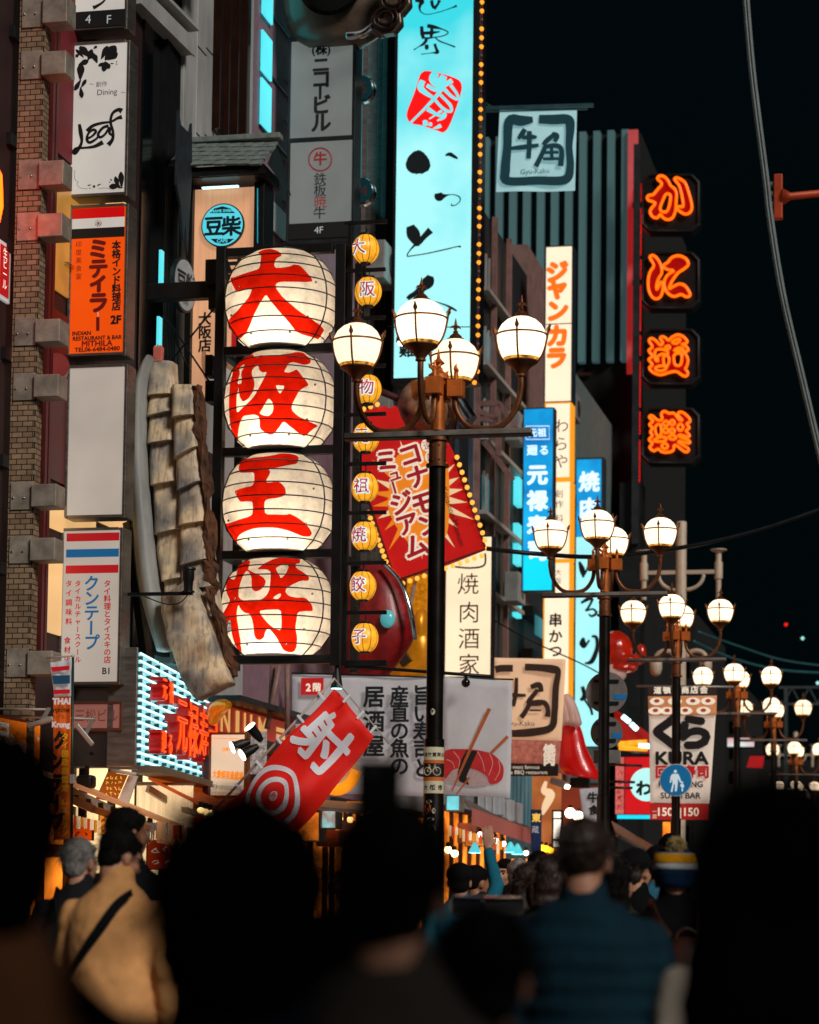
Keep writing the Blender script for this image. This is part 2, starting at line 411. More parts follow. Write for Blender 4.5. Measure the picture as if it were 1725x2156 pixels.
tag(mb.build('siren_drum', mat('red_enamel', '#8e1a12', .35, var=.2), origin=q, auto=40), 'red drum lamp hanging under the bracket below the orange restaurant sign', 'lamp')
# louvred building
b2 = Fac('louvred_building', 'narrow grey building with black vertical louvres and metal pilasters', 26.91, 30.9, 26, GREYM)
b2.box('dark_window', GLASSD, 283, 330, -300, 1380, .0, .03)
b2.bars('louvre', BLACK, 318, 348, -300, 1380, .031, .12, 9, .45)
b2.box('soffit', GREYM, 300, 345, -300, -60, .0, .5)
for a, b, o in ((350, 371, .14), (373, 392, .17), (395, 412, .14)):
    b2.box('pilaster', GREYM, a, b, -300, 1400, 0, o, bevel=.006)
    b2.bars('pilaster_joint', DARKC, a, b, -250, 1400, o+.001, o+.006, 9, .012, True)
b2.box('window', GLASSD, 414, 512, -300, 300, .0, .03)
b2.bars('window_mullion', mat('brown_anodised', '#3a1d0e', .35, .5), 414, 512, -300, 300, .031, .1, 5, .12)
b2.box('lit_window', CYANL, 286, 292, 530, 600, .23, .26); b2.box('lit_window', CYANL, 284, 291, 670, 820, .23, .26)
b2.box('beam', BLACK, 352, 450, 940, 990, .0, .12); b2.box('beam', BLACK, 352, 420, 446, 494, .0, .3)
# canopy bracket, upper left
mb = MB(); a = P(284, -10, 26.2); b = P(395, 100, 27.6)
mb.obox(a, b, .16, .2); mb.obox(a+Vector((0, 0, .2)), b+Vector((0, 0, .2)), .3, .04)
tag(mb.build('canopy_edge', GREYM, origin=a), 'sloping grey metal canopy edge beside the top white sign', 'canopy')
# pink-grey building
PINK = mat('mauve_tile', '#8a6c78', .7, var=.2, nscale=6)
b3 = Fac('mauve_building', 'mauve tiled building with cyan lit window strips behind the grey name sign', 30.91, 38.2, 26, PINK)
for y0, y1 in ((-200, 40), (75, 160), (175, 272)): b3.box('lit_window', CYANL, 535, 556, y0, y1, .02, .05)
b3.bars('handhold', CHROME, 585, 604, 100, 520, .02, .1, 5, .04, True)
b3.bars('floor_joint', DARKC, 536, 606, -200, 560, .01, .03, 6, .04, True)
b3.box('plate', GREYM, 556, 606, 440, 500, .02, .04)
for y0, y1, m in ((-100, 260, CYAND), (262, 430, CREAML if 0 else CYAND), (440, 700, GLASSD), (700, 1400, DARKC)): b3.box('window', m, 752, 800, y0, y1, .02, .05)
b3.bars('window_mullion', ALU, 752, 806, -200, 1400, .051, .12, 5, .12)
# white-grey building beyond
b4 = Fac('panelled_building', 'grey panelled building with cyan lit windows beside the tall cyan sign', 38.21, 46.2, 22, mat('grey_panel', '#8e9496', .6, var=.25))
for y0, y1 in ((-100, 160), (240, 480), (560, 820), (1000, 1120), (1180, 1280)): b4.box('window', CYAND, 806, 832, y0, y1, .02, .05)
b4.bars('pilaster', DARKC, 806, 1000, -300, 1500, 0, .2, 6, .3)
# lower buildings further down
b5 = Fac('dark_block', 'low dark teal building beyond the tall cyan sign', 46.21, 51.5, 14.9, mat('teal_dark_wall', '#10232a', .6, var=.2))
b6 = Fac('balcony_building', 'pinkish building with outdoor stairs and window bays behind the blue signs', 51.51, 58, 15.6, mat('pink_render', '#8f6f68', .7, var=.25))
b6.bars('stair_flight', DARKC, 1105, 1190, 900, 1500, .05, .3, 7, .25, True)
b6.bars('lit_window', CYAND, 1108, 1150, 950, 1450, .31, .34, 5, .4, True)
b7 = Fac('grey_block', 'plain grey green building behind the pale cyan sign', 58.01, 64.9, 14.3, mat('sage_wall', '#5d7472', .7, var=.2))
b7.bars('window', GLASSD, 1215, 1270, 1000, 1500, .02, .05, 4, .4, True)
# clutter on the far facades: windows, strips, pipes, air conditioners
WFR = mat('pale_window_frame', '#a8a4a0', .5, .2, var=.2); PIPE = mat('pink_steel', '#96706a', .5, .3, var=.3)
for k in range(6):
    y0 = 560+k*150
    b5.box('window', CYAND if k in (1, 3) else GLASSD, 1022, 1046, y0, y0+80, .02, .05); b5.bars('window_frame', WFR, 1020, 1048, y0-6, y0+86, .051, .09, 4, .14)
    b5.box('ledge', WFR, 1010, 1095, y0+100, y0+108, .01, .22)
for y0, y1 in ((1008, 1066), (1105, 1190), (1262, 1300)): b5.box('lit_strip', CYANL, 1086, 1095, y0, y1, .05, .16)
b5.bars('downpipe', PIPE, 1000, 1095, 480, 1450, .06, .16, 3, .06)
for k in range(4): b6.box('window', GLASSD if k % 2 else CYAND, 1158, 1180, 700+k*150, 790+k*150, .02, .05)
for k, (px, py) in enumerate(((1060, 905), (1062, 1240), (1184, 860), (760, 560), (775, 880), (1072, 720))):
    d = FD(px)-.1; p = P(px, py, d); T = thing('air_conditioner', ('grey air conditioner box behind the tilted red sign bulbs', 'grey air conditioner box behind the cream sign with thin kanji', 'grey air conditioner box behind the orange katakana sign', 'grey air conditioner box between the hook rail and cyan sign', 'grey air conditioner box low behind the hook rail', 'grey air conditioner box right of the bulb string')[k], 'air conditioner', (FX(d)+SN.x*.2, d, p.z), FYAW, 'air conditioners on the facades')
    mb = MB(); mb.box(-.4, .4, -.3, .0, -.3, .3); mb.build('case', mat('ac_grey', '#8c8e8c', .5, var=.25), T, bevel=.02); mb = MB(); mb.prism([(.1+.2*math.cos(2*math.pi*i/20), .2*math.sin(2*math.pi*i/20)) for i in range(20)], -.31, -.302); mb.build('fan_grille', DARKC, T)
T = Board('steel_frame', 'pinkish open steel frame jutting from the dark building right of the nearest lamp', 'frame', (968, 845, 1070, 960), 46); X = lambda a, b_: T.L(a, b_)
mb = MB()
for a, b_ in (((975, 850), (1052, 850)), ((1052, 850), (1088, 905)), ((975, 880), (1050, 885)), ((1050, 852), (1050, 960)), ((985, 852), (1046, 884)), ((1052, 905), (1090, 905)), ((1020, 930), (1080, 1010)), ((976, 852), (976, 960))): (x0, z0), (x1, z1) = X(*a), X(*b_); mb.obox((x0, 0, z0), (x1, 0, z1), .1, .1)
mb.build('frame', PIPE, T.root)
# striped building: its end wall faces the camera over the lower roofs
SB = Board('striped_building', 'tall building whose end wall carries pale vertical fins edged in red neon', 'building', (985, 297, 1345, 760), 66)
sx0, sz1 = SB.L(985, 297); sx1, sz0 = SB.L(1345, 760)
SB.root.location.z = 0; zz = SB.o.z; sz1 += zz; sz0 += zz
mb = MB(); mb.box(sx0-3, sx1, .02, 12, 0, sz1); mb.build('wall', mat('night_wall', '#070b0d', .8, var=.3), SB.root)
FIN = em('lit_pale_fin', '#4a696c', .4, .25, .5, (1, 1, .4), base=1.1)  # fins are no lamps; the light on them is painted in as emission
mb = MB(); q = (sx1-sx0)/12.4
for i in range(12): mb.box(sx0+q*i+.05, sx0+q*(i+.47)+.05, -.3, .0, sz0, sz1+.02)
mb.build('fin', FIN, SB.root)
mb = MB(); mb.box(sx1-.3, sx1-.03, -.45, -.32, sz0-.4, sz1-.05); mb.build('side_panel', mat('neon_spill_panel', '#b8686c', .6, var=.25, nscale=1, em='#c82a2a', es=.42), SB.root)  # red emission paints the neon's spill onto the panel
NEONR = em('red_neon', '#ff1a0e', 1.7, .2, 3)
for k in range(4):
    mb = MB(); z1 = sz1-1.6-k*2.1; mb.box(sx1-.02, sx1+.09, -.6, -.5, z1-2.0, z1); mb.build('neon_tube', NEONR, SB.root, bevel=.02)
mb = MB()
for i in range(9):
    for zq in (sz0-.3, sz0-1.1, sz0-2.0): mb.obox((sx0+q*i, -.1, zq), (sx0+q*(i+1), -.1, zq-(.8 if i % 2 else 0)), .07, .07)
mb.build('lattice', mat('rusty_lattice', '#4c1d16', .7, .3), SB.root)
# buildings and silhouettes further to the right, nearly lost in the dark
NIGHT = mat('night_facade', '#0a0a09', .8, var=.4)
BK = [('far_tower', 'dark tower block just visible behind the white ornate pole', (1368, 1290, 1462, 1900), 86, 12),
      ('far_slab', 'dim brown slab building at the end of the street', (1462, 1440, 1562, 1900), 104, 12),
      ('far_hall', 'low dark building behind the farthest street lamps', (1560, 1600, 1790, 1900), 118, 10)]
for nm, lb, (l, t, r, b), d, dp in BK:
    T = thing(nm, lb, 'building', (P((l+r)/2, b, d).x, d, 0), YAW); h = P((l+r)/2, t, d).z; wd = (r-l)/F*d
    mb = MB(); mb.box(-wd/2, wd/2, 0, dp, 0, h); mb.build('wall', NIGHT, T)
    mb = MB()
    for i in range(6):
        for j in range(3): mb.box(-wd/2+wd*(j+.2)/3, -wd/2+wd*(j+.65)/3, -.03, -.001, h*(.3+i*.1), h*(.35+i*.1))
    mb.build('window', GLASSD, T)
# unseen building added behind the camera to keep the sun off the near crowd
BB0 = thing('shade_block', 'plain dark block added unseen behind the viewpoint to shade the near crowd', 'building', (8, -9, 0), R(-34))
mb = MB(); mb.box(-14, 16, -10, 0, 0, 12.2); mb.build('wall', NIGHT, BB0)
mb = MB()
for i in range(8):
    for j in range(4): mb.box(-13+i*3.6, -11+i*3.6, .002, .06, 2.5+j*3.2, 4.3+j*3.2)
mb.build('window', GLASSD, BB0)
# ------------------------------------------------------------------ left sign stack
def leafp(x0, y0, x1, y1, w_):
    dx, dy = x1-x0, y1-y0; n = (-dy, dx); q = math.hypot(dx, dy); n = (n[0]/q*w_, n[1]/q*w_)
    return spline([(x0, y0), (x0+dx*.3+n[0], y0+dy*.3+n[1]), (x0+dx*.65+n[0]*.7, y0+dy*.65+n[1]*.7), (x1, y1), (x0+dx*.65-n[0]*.7, y0+dy*.65-n[1]*.7), (x0+dx*.3-n[0], y0+dy*.3-n[1])], 4, True)
PW = em('plain_white_panel', '#c4bdb4', .84, .14, 1.5, base=.3)
PW2 = em('warm_white_panel', '#b4a89c', .84, .18, 1.2, base=.3)
B = lightbox('box_sign', 'topmost white box sign with a black 4F plate, cut by the frame', (147, -240, 272, 62), 24.4, PW)
B.box('floor_plate', INK, 155, 24, 266, 58, -.03, -.012); B.text('lettering', em('grey_letters', '#b8bcc0', .7), [('4', 188, 42, 25), ('F', 232, 42, 25)], -.032)
B.ribbons('brush_mark', INK, [[(232, -30, 3), (222, 0, 4), (206, 13, 6), (197, 17, 9)]], -.012)
B = lightbox('box_sign', 'white box sign with black flowers and the word Dining', (146, 87, 272, 413), 24.4, PW)
fl = [leafp(168, 98, 192, 122, 8), leafp(160, 104, 178, 122, 4), leafp(195, 104, 186, 128, 6), leafp(190, 124, 200, 112, 5), leafp(245, 97, 222, 128, 11), leafp(228, 97, 214, 126, 6), leafp(249, 112, 226, 127, 8),
      leafp(198, 114, 206, 134, 6), leafp(219, 152, 224, 130, 6), leafp(232, 146, 222, 130, 6), leafp(208, 140, 226, 132, 4), leafp(172, 134, 170, 170, 8), leafp(188, 128, 166, 138, 6), leafp(158, 192, 172, 168, 5), leafp(183, 168, 172, 186, 4), leafp(174, 208, 171, 184, 5), leafp(160, 120, 168, 116, 4),
      leafp(206, 98, 198, 104, 3), leafp(234, 135, 242, 135, 1.5), leafp(246, 131, 249, 132, 1.5), leafp(246, 136, 249, 137, 1.5), leafp(256, 362, 258, 396, 6), leafp(244, 372, 252, 398, 5), leafp(231, 394, 256, 392, 6), leafp(234, 378, 238, 382, 1.6), leafp(199, 391, 201, 397, 3), leafp(186, 392, 195, 390, 1.3), leafp(206, 392, 216, 388, 1.4), leafp(250, 396, 262, 396, 1.8), leafp(190, 398, 193, 397, 1.2), leafp(231, 385, 235, 384, 1)]
for i, c in enumerate(fl): pass
mb = MB()
for i, c in enumerate(fl):
    v, f = fill2d([[B.L(*p) for p in c]]); mb.add([(a, -.011-i*.0005, b) for a, b in v], f)
mb.build('flower_print', INK, B.root)
B.ribbons('scroll_print', INK, [[(159, 120, .8), (157, 145, .8), (158, 168, .8)], [(158, 359, .8), (159, 378, .8), (166, 384, .8), (163, 388, .8), (170, 396, .8), (185, 398, .8)], [(209, 398, .8), (222, 396, .8), (240, 399, .8)]], -.012)
B.text('lettering', INK, [('～', 194, 178, 11), ('創作', 215, 178, 12.5), ('Dining', 227, 194, 17, {'sx': 1.0}), ('～', 260, 196, 11)], -.012)
B.ribbons('script', INK, [[(168, 262, 6), (171, 280, 9), (173, 300, 6), (165, 316, 8), (158, 323, 9), (157, 318, 7), (163, 313, 6), (180, 312, 5), (200, 309, 7), (218, 300, 10)],
    [(184, 277, 8), (196, 266, 7), (215, 260, 6), (235, 257, 5), (248, 250, 6), (258, 247, 10)], [(258, 235, 12), (250, 232, 8), (238, 240, 6), (234, 258, 6), (239, 278, 6), (238, 294, 7), (229, 306, 10)],
    [(185, 293, 5), (196, 287, 5), (203, 278, 6), (198, 274, 6), (188, 281, 5), (184, 294, 6), (190, 301, 6.5), (203, 294, 5), (208, 288, 4)],
    [(230, 266, 7), (218, 270, 6), (208, 283, 6), (212, 290, 6), (222, 284, 5), (232, 270, 6), (232, 281, 6), (238, 286, 5)]], -.012)
ORG = em('orange_panel', '#e04a06', .95, .06, 2, base=.4)
B = lightbox('box_sign', 'orange box sign of a curry house with red, white and black bands', (144, 431, 269, 749), 24.4, ORG)
B.box('red_band', em('red_band', '#c4070b', .85, .05), 150, 438, 263, 459, -.009, -.0065); B.box('white_band', PW, 150, 459.2, 263, 480, -.009, -.0065); B.box('black_band', INK, 150, 480.2, 263, 501, -.009, -.0065)
MAR = mat('maroon_ink', '#5c0a08', .5, var=0, em='#5c0a08', es=.5)
B.ribbons('emblem', MAR, [[(208-8*math.cos(a), 470-8*math.sin(a), 1), (208, 470, .6), (208+8*math.cos(a), 470+8*math.sin(a), 2)] for a in [math.pi*i/5 for i in range(5)]], -.011)
B.text('maroon_lettering', MAR, [('ミ', 208, 525, 46, {'bold': .055}), ('テ', 208, 566, 44, {'bold': .055}), ('ィ', 209, 594, 46, {'bold': .055}), ('ラ', 208, 638, 46, {'bold': .055}), ('印度美食宴', 167, 515, 14, {'v': 1, 'pitch': 17}), ('MITHILA', 206, 723, 17, {'bold': .03, 'sx': 1.05})], -.011)
B.ribbons('candle', MAR, [[(207, 668, 7), (207, 682, 7), (207, 697, 7)]], -.011)
B.ribbons('candle_flame', PW, [[(206, 656, .8), (208, 662, 1.5), (207, 667, 1)]], -.013)
B.text('black_lettering', INK, [('本格インド料理店', 246, 517, 20, {'v': 1, 'pitch': 18.3, 'bold': .04}), ('2F', 245, 673, 24, {'bold': .05}), ('INDIAN', 173, 702, 12, {'bold': .035}), ('RESTAURANT & BAR', 206, 711.5, 11.6, {'bold': .035}), ('TEL06-6484-0480', 206, 735, 12.6, {'bold': .03, 'sx': 1.08})], -.011)
lightbox('box_sign', 'blank white box sign between the orange sign and the striped sign', (139, 768, 267, 1090), 24.4, PW2)
B = lightbox('box_sign', 'white box sign with red and blue stripes and blue katakana', (126, 1111, 257, 1441), 24.4, PW2)
RB = mat('red_print', '#a8101a', .5, var=0, em='#a8101a', es=.45); BB = mat('blue_print', '#0f5a8c', .5, var=0, em='#0f5a8c', es=.45)
B.box('red_stripe', RB, 141, 1122, 252, 1139, -.009, -.0065); B.box('blue_stripe', BB, 140, 1156, 251, 1173, -.009, -.0065); B.box('red_stripe', RB, 139, 1190, 250, 1207, -.009, -.0065)
B.text('blue_lettering', BB, [('クンテープ', 194, 1229, 35, {'v': 1, 'pitch': 31, 'bold': .025})], -.011)
B.text('red_lettering', RB, [('タイ料理とタイスキの店', 227, 1229, 16, {'v': 1, 'pitch': 16, 'bold': .02}), ('タイカルチャースクール', 165, 1229, 14, {'v': 1, 'pitch': 16, 'bold': .02}), ('タイ調味料', 146, 1229, 15, {'v': 1, 'pitch': 20, 'bold': .02}), ('食材店', 143, 1349, 15, {'v': 1, 'pitch': 19.5, 'bold': .02})], -.011)
B.text('floor_number', INK, [('B1', 224, 1412, 19, {'bold': .02})], -.011)
# stainless box with the building name
STEEL = mat('polished_stainless', '#b5aca2', .16, 1, var=.18, nscale=2)
B = Board('stainless_box', 'polished stainless box under the striped white sign, mirroring the orange sign', 'casing', (146, 1440, 277, 1617), 24.7)
B.box('case', STEEL, 146, 1440, 277, 1617, 0, .14, bevel=.01); B.frame('edge', ALU, 146, 1440, 277, 1617, 4, -.01, -.001)
mb = MB()
for x in (194, 231): B.disc(mb, x, 1587, 4, -.03, -.001, 12)
mb.build('fixing', BLACK, B.root)
B = lightbox('box_sign', 'small pinkish box sign with the building name in thin outline letters', (148, 1477, 259, 1539), 24.5, em('dusty_pink_panel', '#a8685c', .55, .15, 2), .14, 6, mat('copper_metal', '#8a5a4a', .4, .7))
B.text('lettering', mat('brown_outline', '#7a4a40', .5, var=0), [('三松ビル', 204, 1507, 30, {'sx': .82})], -.011)
# orange shop sign at the left edge, running along the facade
def along(name, label, px, py, d, cat='sign', yaw=FYAW): return thing(name, label, cat, P(px, py, d), yaw)
T = along('lit_shop_sign', 'glowing orange shop sign with white lettering at the left edge', 84, 1570, 23.1)
OS = em('glowing_orange', '#ff7a0a', 1.15, .15, 1.2)
mb = MB(); mb.box(-3.4, 0, -.002, .3, -.22, .22); mb.build('case', mat('orange_case', '#8a3a10', .5), T, bevel=.01)
mb = MB(); mb.box(-3.37, -.03, -.012, -.0025, -.19, .19); mb.build('panel', OS, T)
WL = em('white_lettering', '#fff0d8', 1.2, .05)
def along_text(T, m, items, y=-.015, name='lettering', thick=0):
    mb = MB()
    for j, (s_, x, z, q, *o) in enumerate(items):
        o = o[0] if o else {}; g_ = glyph(s_, o.get('bold', 0)); sx = o.get('sx', 1)
        vv = [(x+a*q*sx, y-j*.0005, z+b*q) for a, b in g_[0]]; mb.add(vv, g_[1])
        if thick: 
            mb.add([(a, y-thick, c) for a, b, c in vv], g_[1]); ed = {}
            for f in g_[1]:
                for i in range(len(f)): e = tuple(sorted((f[i], f[(i+1) % len(f)]))); ed[e] = ed.get(e, 0)+1
            be = [e for e, n in ed.items() if n == 1]
            mb.add([p for e in be for p in (vv[e[0]], vv[e[1]], (vv[e[1]][0], y-thick, vv[e[1]][2]), (vv[e[0]][0], y-thick, vv[e[0]][2]))], [(4*i, 4*i+1, 4*i+2, 4*i+3) for i in range(len(be))])
    return mb.build(name, m, T)
along_text(T, WL, [('目', -.95, .0, .34, {'bold': .03}), ('芽', -1.4, .0, .34, {'bold': .03}), ('Beauty', -.5, -.02, .22, {'sx': 1}), ('+', -.09, .06, .14)])
T = along('menu_sign', 'white sign with red name tags high on the left edge', 22, 580, 22.9)
mb = MB(); mb.box(-2.4, 0, 0, .08, -.28, .28); mb.build('panel', mat('white_board', '#c9c6c2', .5, em='#c9c6c2', es=.4, var=.1), T)
mb = MB(); mb.box(-.27, -.05, -.008, -.001, -.24, .24); mb.box(-.58, -.36, -.008, -.001, -.24, .24); mb.box(-.9, -.68, -.008, -.001, -.24, .24); mb.build('name_tag', mat('tag_red', '#a01216', .5, em='#b01216', es=.6, var=0), T)
along_text(T, WL, [(c, -.16, .17-.1*i, .11) for i, c in enumerate('生ビール')]+[(c, -.47, .15-.14*i, .15) for i, c in enumerate('日本酒')], -.01)
T = along('neon_sign', 'orange neon glow sign high at the left edge above the name tags', -10, 405, 22.3)
mb = MB(); mb.tube([(-1.2, -.05, .3), (-.5, -.06, .28), (-.1, -.06, .12), (-.06, -.06, -.15), (-.1, -.05, -.3)], .05, 8); mb.build('neon_tube', em('orange_neon', '#ff3404', 14, .2), T, smooth=True)
mb = MB(); mb.box(-1.4, 0, 0, .1, -.4, .4); mb.build('backing', DARKC, T)
# ------------------------------------------------------------------ lantern tower
DL = 25.9
B = Board('lantern_frame', 'black steel frame around four giant paper lanterns with a hook rail on its right', 'frame', (443, 515, 725, 1395), DL)
mb = MB()
B.rb(mb, 450, 516, 470, 1397, -.06, .06); B.rb(mb, 703, 516, 724, 1397, -.06, .06)
for y in (526, 736, 950, 1167, 1386): B.rb(mb, 470, y-9, 703, y+9, -.05, .05)
B.rb(mb, 450, 516, 466, 1397, .75, .86); B.rb(mb, 706, 516, 722, 1397, .75, .86)
for y in (736, 1167): B.rb(mb, 452, y-6, 468, y+6, .06, .75); B.rb(mb, 706, y-6, 722, y+6, .06, .75)
mb.build('frame', BLACK, B.root, bevel=.006)
mb = MB()
B.rb(mb, 727, 466, 736, 1397, -.03, .03)
for y in (470, 571, 672, 773, 874, 977, 1079, 1183, 1286): B.rb(mb, 724.5, y-4, 812, y+4, -.035, -.005) if y != 470 else B.rb(mb, 726, y-4, 816, y+4, -.035, .0)
B.rb(mb, 724.5, 1384, 812, 1397, -.03, .03)
mb.build('hook_rail', BLACK, B.root, bevel=.003)
mb = MB(); B.rb(mb, 290, 578, 449, 614, .2, .35); mb.build('arm', BLACK, B.root, bevel=.01)
mb = MB(); B.rb(mb, 424, 535, 452, 590, .1, .3); B.rb(mb, 428, 612, 448, 640, .15, .35); mb.build('clamp', BLACK, B.root, bevel=.01)
B.tubes('guy_rod', BLACK, [[(442, 632, .2), (345, 760, .1)], [(322, 640, .3), (435, 800, .1)], [(340, 680, .3), (385, 770, .2)]], .011)
mb = MB(); B.rb(mb, 424, 740, 440, 785, .1, .3); B.rb(mb, 424, 795, 450, 840, .1, .35); mb.build('junction_box', BLACK, B.root, bevel=.01)
B.tubes('bulb_rod', BLACK, [[(724, 1399, .0), (820, 1401, 0), (930, 1407, 0), (1025, 1412, 0)]], .018)
# lantern shells are cut into white paper and red lettering that share one curved surface
ZG = {'大': [[(600,137),(640,140),(720,175),(770,205),(805,245),(800,265),(770,285),(755,320),(752,375),(770,400),(830,400),(905,380),(935,355),(990,355),(1050,420),(1095,470),(1115,515),(1060,535),(950,545),(850,548),(800,560),(780,590),(800,635),(850,700),(920,765),(1000,830),(1100,890),(1215,955),(1190,1012),(1130,1030),(1000,1030),(945,1010),(890,930),(830,860),(740,750),(688,675),(640,740),(560,850),(500,935),(430,1005),(350,1025),(300,1020),(265,1000),(200,930),(150,845),(250,830),(350,800),(440,745),(500,690),(530,640),(535,605),(500,598),(440,610),(390,618),(345,605),(310,550),(270,490),(228,425),(245,420),(300,440),(400,435),(520,420),(590,405),(605,380),(605,330),(598,270),(590,240),(555,210),(533,190),(550,165)]],
'阪': [[(210,1270),(235,1258),(260,1270),(300,1270),(340,1230),(385,1195),(430,1195),(470,1215),(510,1255),(555,1280),(570,1245),(640,1265),(720,1270),(800,1250),(870,1225),(910,1190),(955,1185),(1000,1225),(1055,1275),(1060,1330),(1020,1358),(960,1340),(910,1335),(880,1360),(870,1400),(850,1450),(900,1455),(940,1430),(965,1410),(1010,1470),(1060,1530),(1080,1570),(1040,1600),(1000,1640),(970,1710),(940,1770),(930,1830),(980,1880),(1060,1920),(1140,1940),(1090,1980),(1010,2060),(960,2030),(900,1980),(848,1935),(800,1990),(740,2050),(690,2060),(640,2035),(605,2005),(600,1975),(612,1930),(605,1890),(560,1870),(490,1872),(430,1870),(380,1930),(330,2000),(290,2058),(255,2020),(222,1980),(235,1920),(245,1830),(250,1700),(255,1550),(258,1400),(245,1340),(215,1310)],
 [(350,1370),(375,1345),(410,1330),(415,1370),(395,1410),(392,1450),(410,1490),(412,1550),(362,1545),(368,1480),(375,1430)], [(575,1370),(540,1390),(520,1420),(525,1470),(555,1520),(565,1580),(555,1640),(500,1715),(435,1738),(400,1690),(385,1625),(370,1610),(358,1660),(352,1760),(355,1835),(420,1800),(500,1750),(570,1690),(620,1600),(665,1510),(685,1447),(640,1455),(600,1425),(590,1390)],
 [(780,1590),(830,1592),(865,1595),(860,1630),(830,1680),(810,1660)], [(715,1720),(680,1770),(650,1820),(612,1862),(650,1885),(710,1895),(750,1860),(765,1810),(750,1755)]],
'王': [[(305,105),(340,130),(400,145),(500,150),(600,148),(690,135),(760,100),(830,95),(890,110),(930,140),(945,180),(940,225),(900,240),(850,255),(780,280),(690,295),(710,330),(700,370),(680,410),(685,440),(730,440),(790,425),(840,455),(870,500),(878,555),(850,580),(790,598),(700,605),(672,630),(668,680),(675,755),(780,758),(880,758),(910,745),(965,770),(1020,810),(1060,855),(1075,905),(1050,940),(990,945),(930,920),(850,895),(760,880),(650,878),(550,880),(440,900),(360,920),(310,945),(280,985),(240,1000),(210,970),(165,900),(150,775),(190,795),(280,800),(400,785),(500,770),(540,750),(548,690),(545,630),(490,620),(405,620),(360,560),(325,500),(380,488),(460,475),(530,470),(552,440),(552,390),(540,325),(460,320),(400,315),(360,300),(330,240),(318,180)]],
'将': [[(245,1105),(290,1105),(340,1140),(420,1170),(452,1210),(450,1265),(445,1280),(520,1320),(590,1350),(640,1380),(668,1420),(660,1470),(620,1510),(570,1522),(530,1495),(520,1440),(510,1370),(470,1310),(440,1295),(410,1340),(385,1430),(376,1560),(420,1600),(500,1612),(635,1608),(690,1560),(715,1500),(712,1400),(705,1320),(660,1292),(550,1290),(600,1240),(680,1180),(740,1130),(795,1070),(850,1110),(905,1140),(945,1210),(910,1225),(930,1270),(1000,1310),(1050,1355),(1050,1395),(990,1400),(930,1440),(870,1490),(865,1530),(900,1565),(960,1578),(1040,1570),(1085,1620),(1100,1660),(1100,1700),(1030,1705),(980,1720),(965,1790),(950,1870),(952,1960),(930,2040),(890,2090),(850,2105),(800,2080),(785,2020),(760,1960),(720,1900),(690,1885),(660,1920),(640,1970),(600,1992),(560,1985),(540,1950),(545,1860),(535,1790),(515,1740),(460,1730),(410,1690),(385,1640),(365,1690),(358,1770),(372,1880),(370,1990),(345,2060),(305,2095),(280,2060),(270,1980),(275,1860),(280,1790),(255,1780),(200,1830),(165,1900),(155,1940),(130,1920),(95,1840),(90,1770),(150,1720),(230,1650),(275,1590),(230,1530),(190,1440),(150,1360),(118,1290),(135,1280),(180,1320),(250,1360),(300,1380),(318,1340),(312,1260),(295,1180)],
 [(740,1280),(790,1245),(845,1240),(862,1260),(850,1340),(810,1390),(790,1350)], [(750,1590),(780,1560),(820,1540),(828,1565),(800,1600),(770,1600)], [(610,1715),(700,1705),(828,1700),(832,1790),(820,1905),(760,1890),(700,1840),(650,1780)]]}
PROF = [(-.485, .30), (-.41, .42), (-.30, .5), (-.14, .56), (0, .575), (.13, .565), (.26, .525), (.39, .435), (.48, .33)]   # up is negative, in photo zoom units / 1000
def rad(v):
    v = max(PROF[0][0], min(PROF[-1][0], v))
    for (a, ra), (b, rb_) in zip(PROF, PROF[1:]):
        if a <= v <= b:
            return ra+(rb_-ra)*(v-a)/(b-a)
PAPER = bpy.data.materials.new('lantern_paper'); REDPAPER = bpy.data.materials.new('lantern_red_paper')
for m, c in ((PAPER, '#f3ead8'), (REDPAPER, '#cc1a06')):
    m.use_nodes = True; n = m.node_tree; n.nodes.clear(); out = n.nodes.new('ShaderNodeOutputMaterial'); tr = n.nodes.new('ShaderNodeBsdfTranslucent'); df = n.nodes.new('ShaderNodeBsdfDiffuse'); mx = n.nodes.new('ShaderNodeMixShader')
    mx.inputs[0].default_value = .2; cc = n.nodes.new('ShaderNodeValToRGB'); nz = n.nodes.new('ShaderNodeTexNoise'); tc = n.nodes.new('ShaderNodeTexCoord'); nz.inputs['Scale'].default_value = 4; nz.inputs['Detail'].default_value = 7; nz.inputs['Roughness'].default_value = .7
    n.links.new(tc.outputs['Object'], nz.inputs['Vector']); n.links.new(nz.outputs['Fac'], cc.inputs[0])
    q = col4(c); cc.color_ramp.elements[0].position = .25; cc.color_ramp.elements[0].color = tuple(x*.5 for x in q[:3])+(1,); cc.color_ramp.elements[1].position = .55; cc.color_ramp.elements[1].color = q
    n.links.new(cc.outputs[0], tr.inputs[0]); n.links.new(cc.outputs[0], df.inputs[0]); n.links.new(tr.outputs[0], mx.inputs[1]); n.links.new(df.outputs[0], mx.inputs[2]); n.links.new(mx.outputs[0], out.inputs[0])
LX = {'大': (690, 620, 588, 631), '阪': (680, 1655, 586, 845), '王': (662, 578, 583, 1061), '将': (645, 1628, 580, 1278)}
DESC = {'大': 'giant white paper lantern with a red 大, top of the black frame', '阪': 'giant white paper lantern with a red 阪, second in the black frame', '王': 'giant white paper lantern with a red 王, third in the black frame', '将': 'giant white paper lantern with a red 将, lowest in the black frame'}
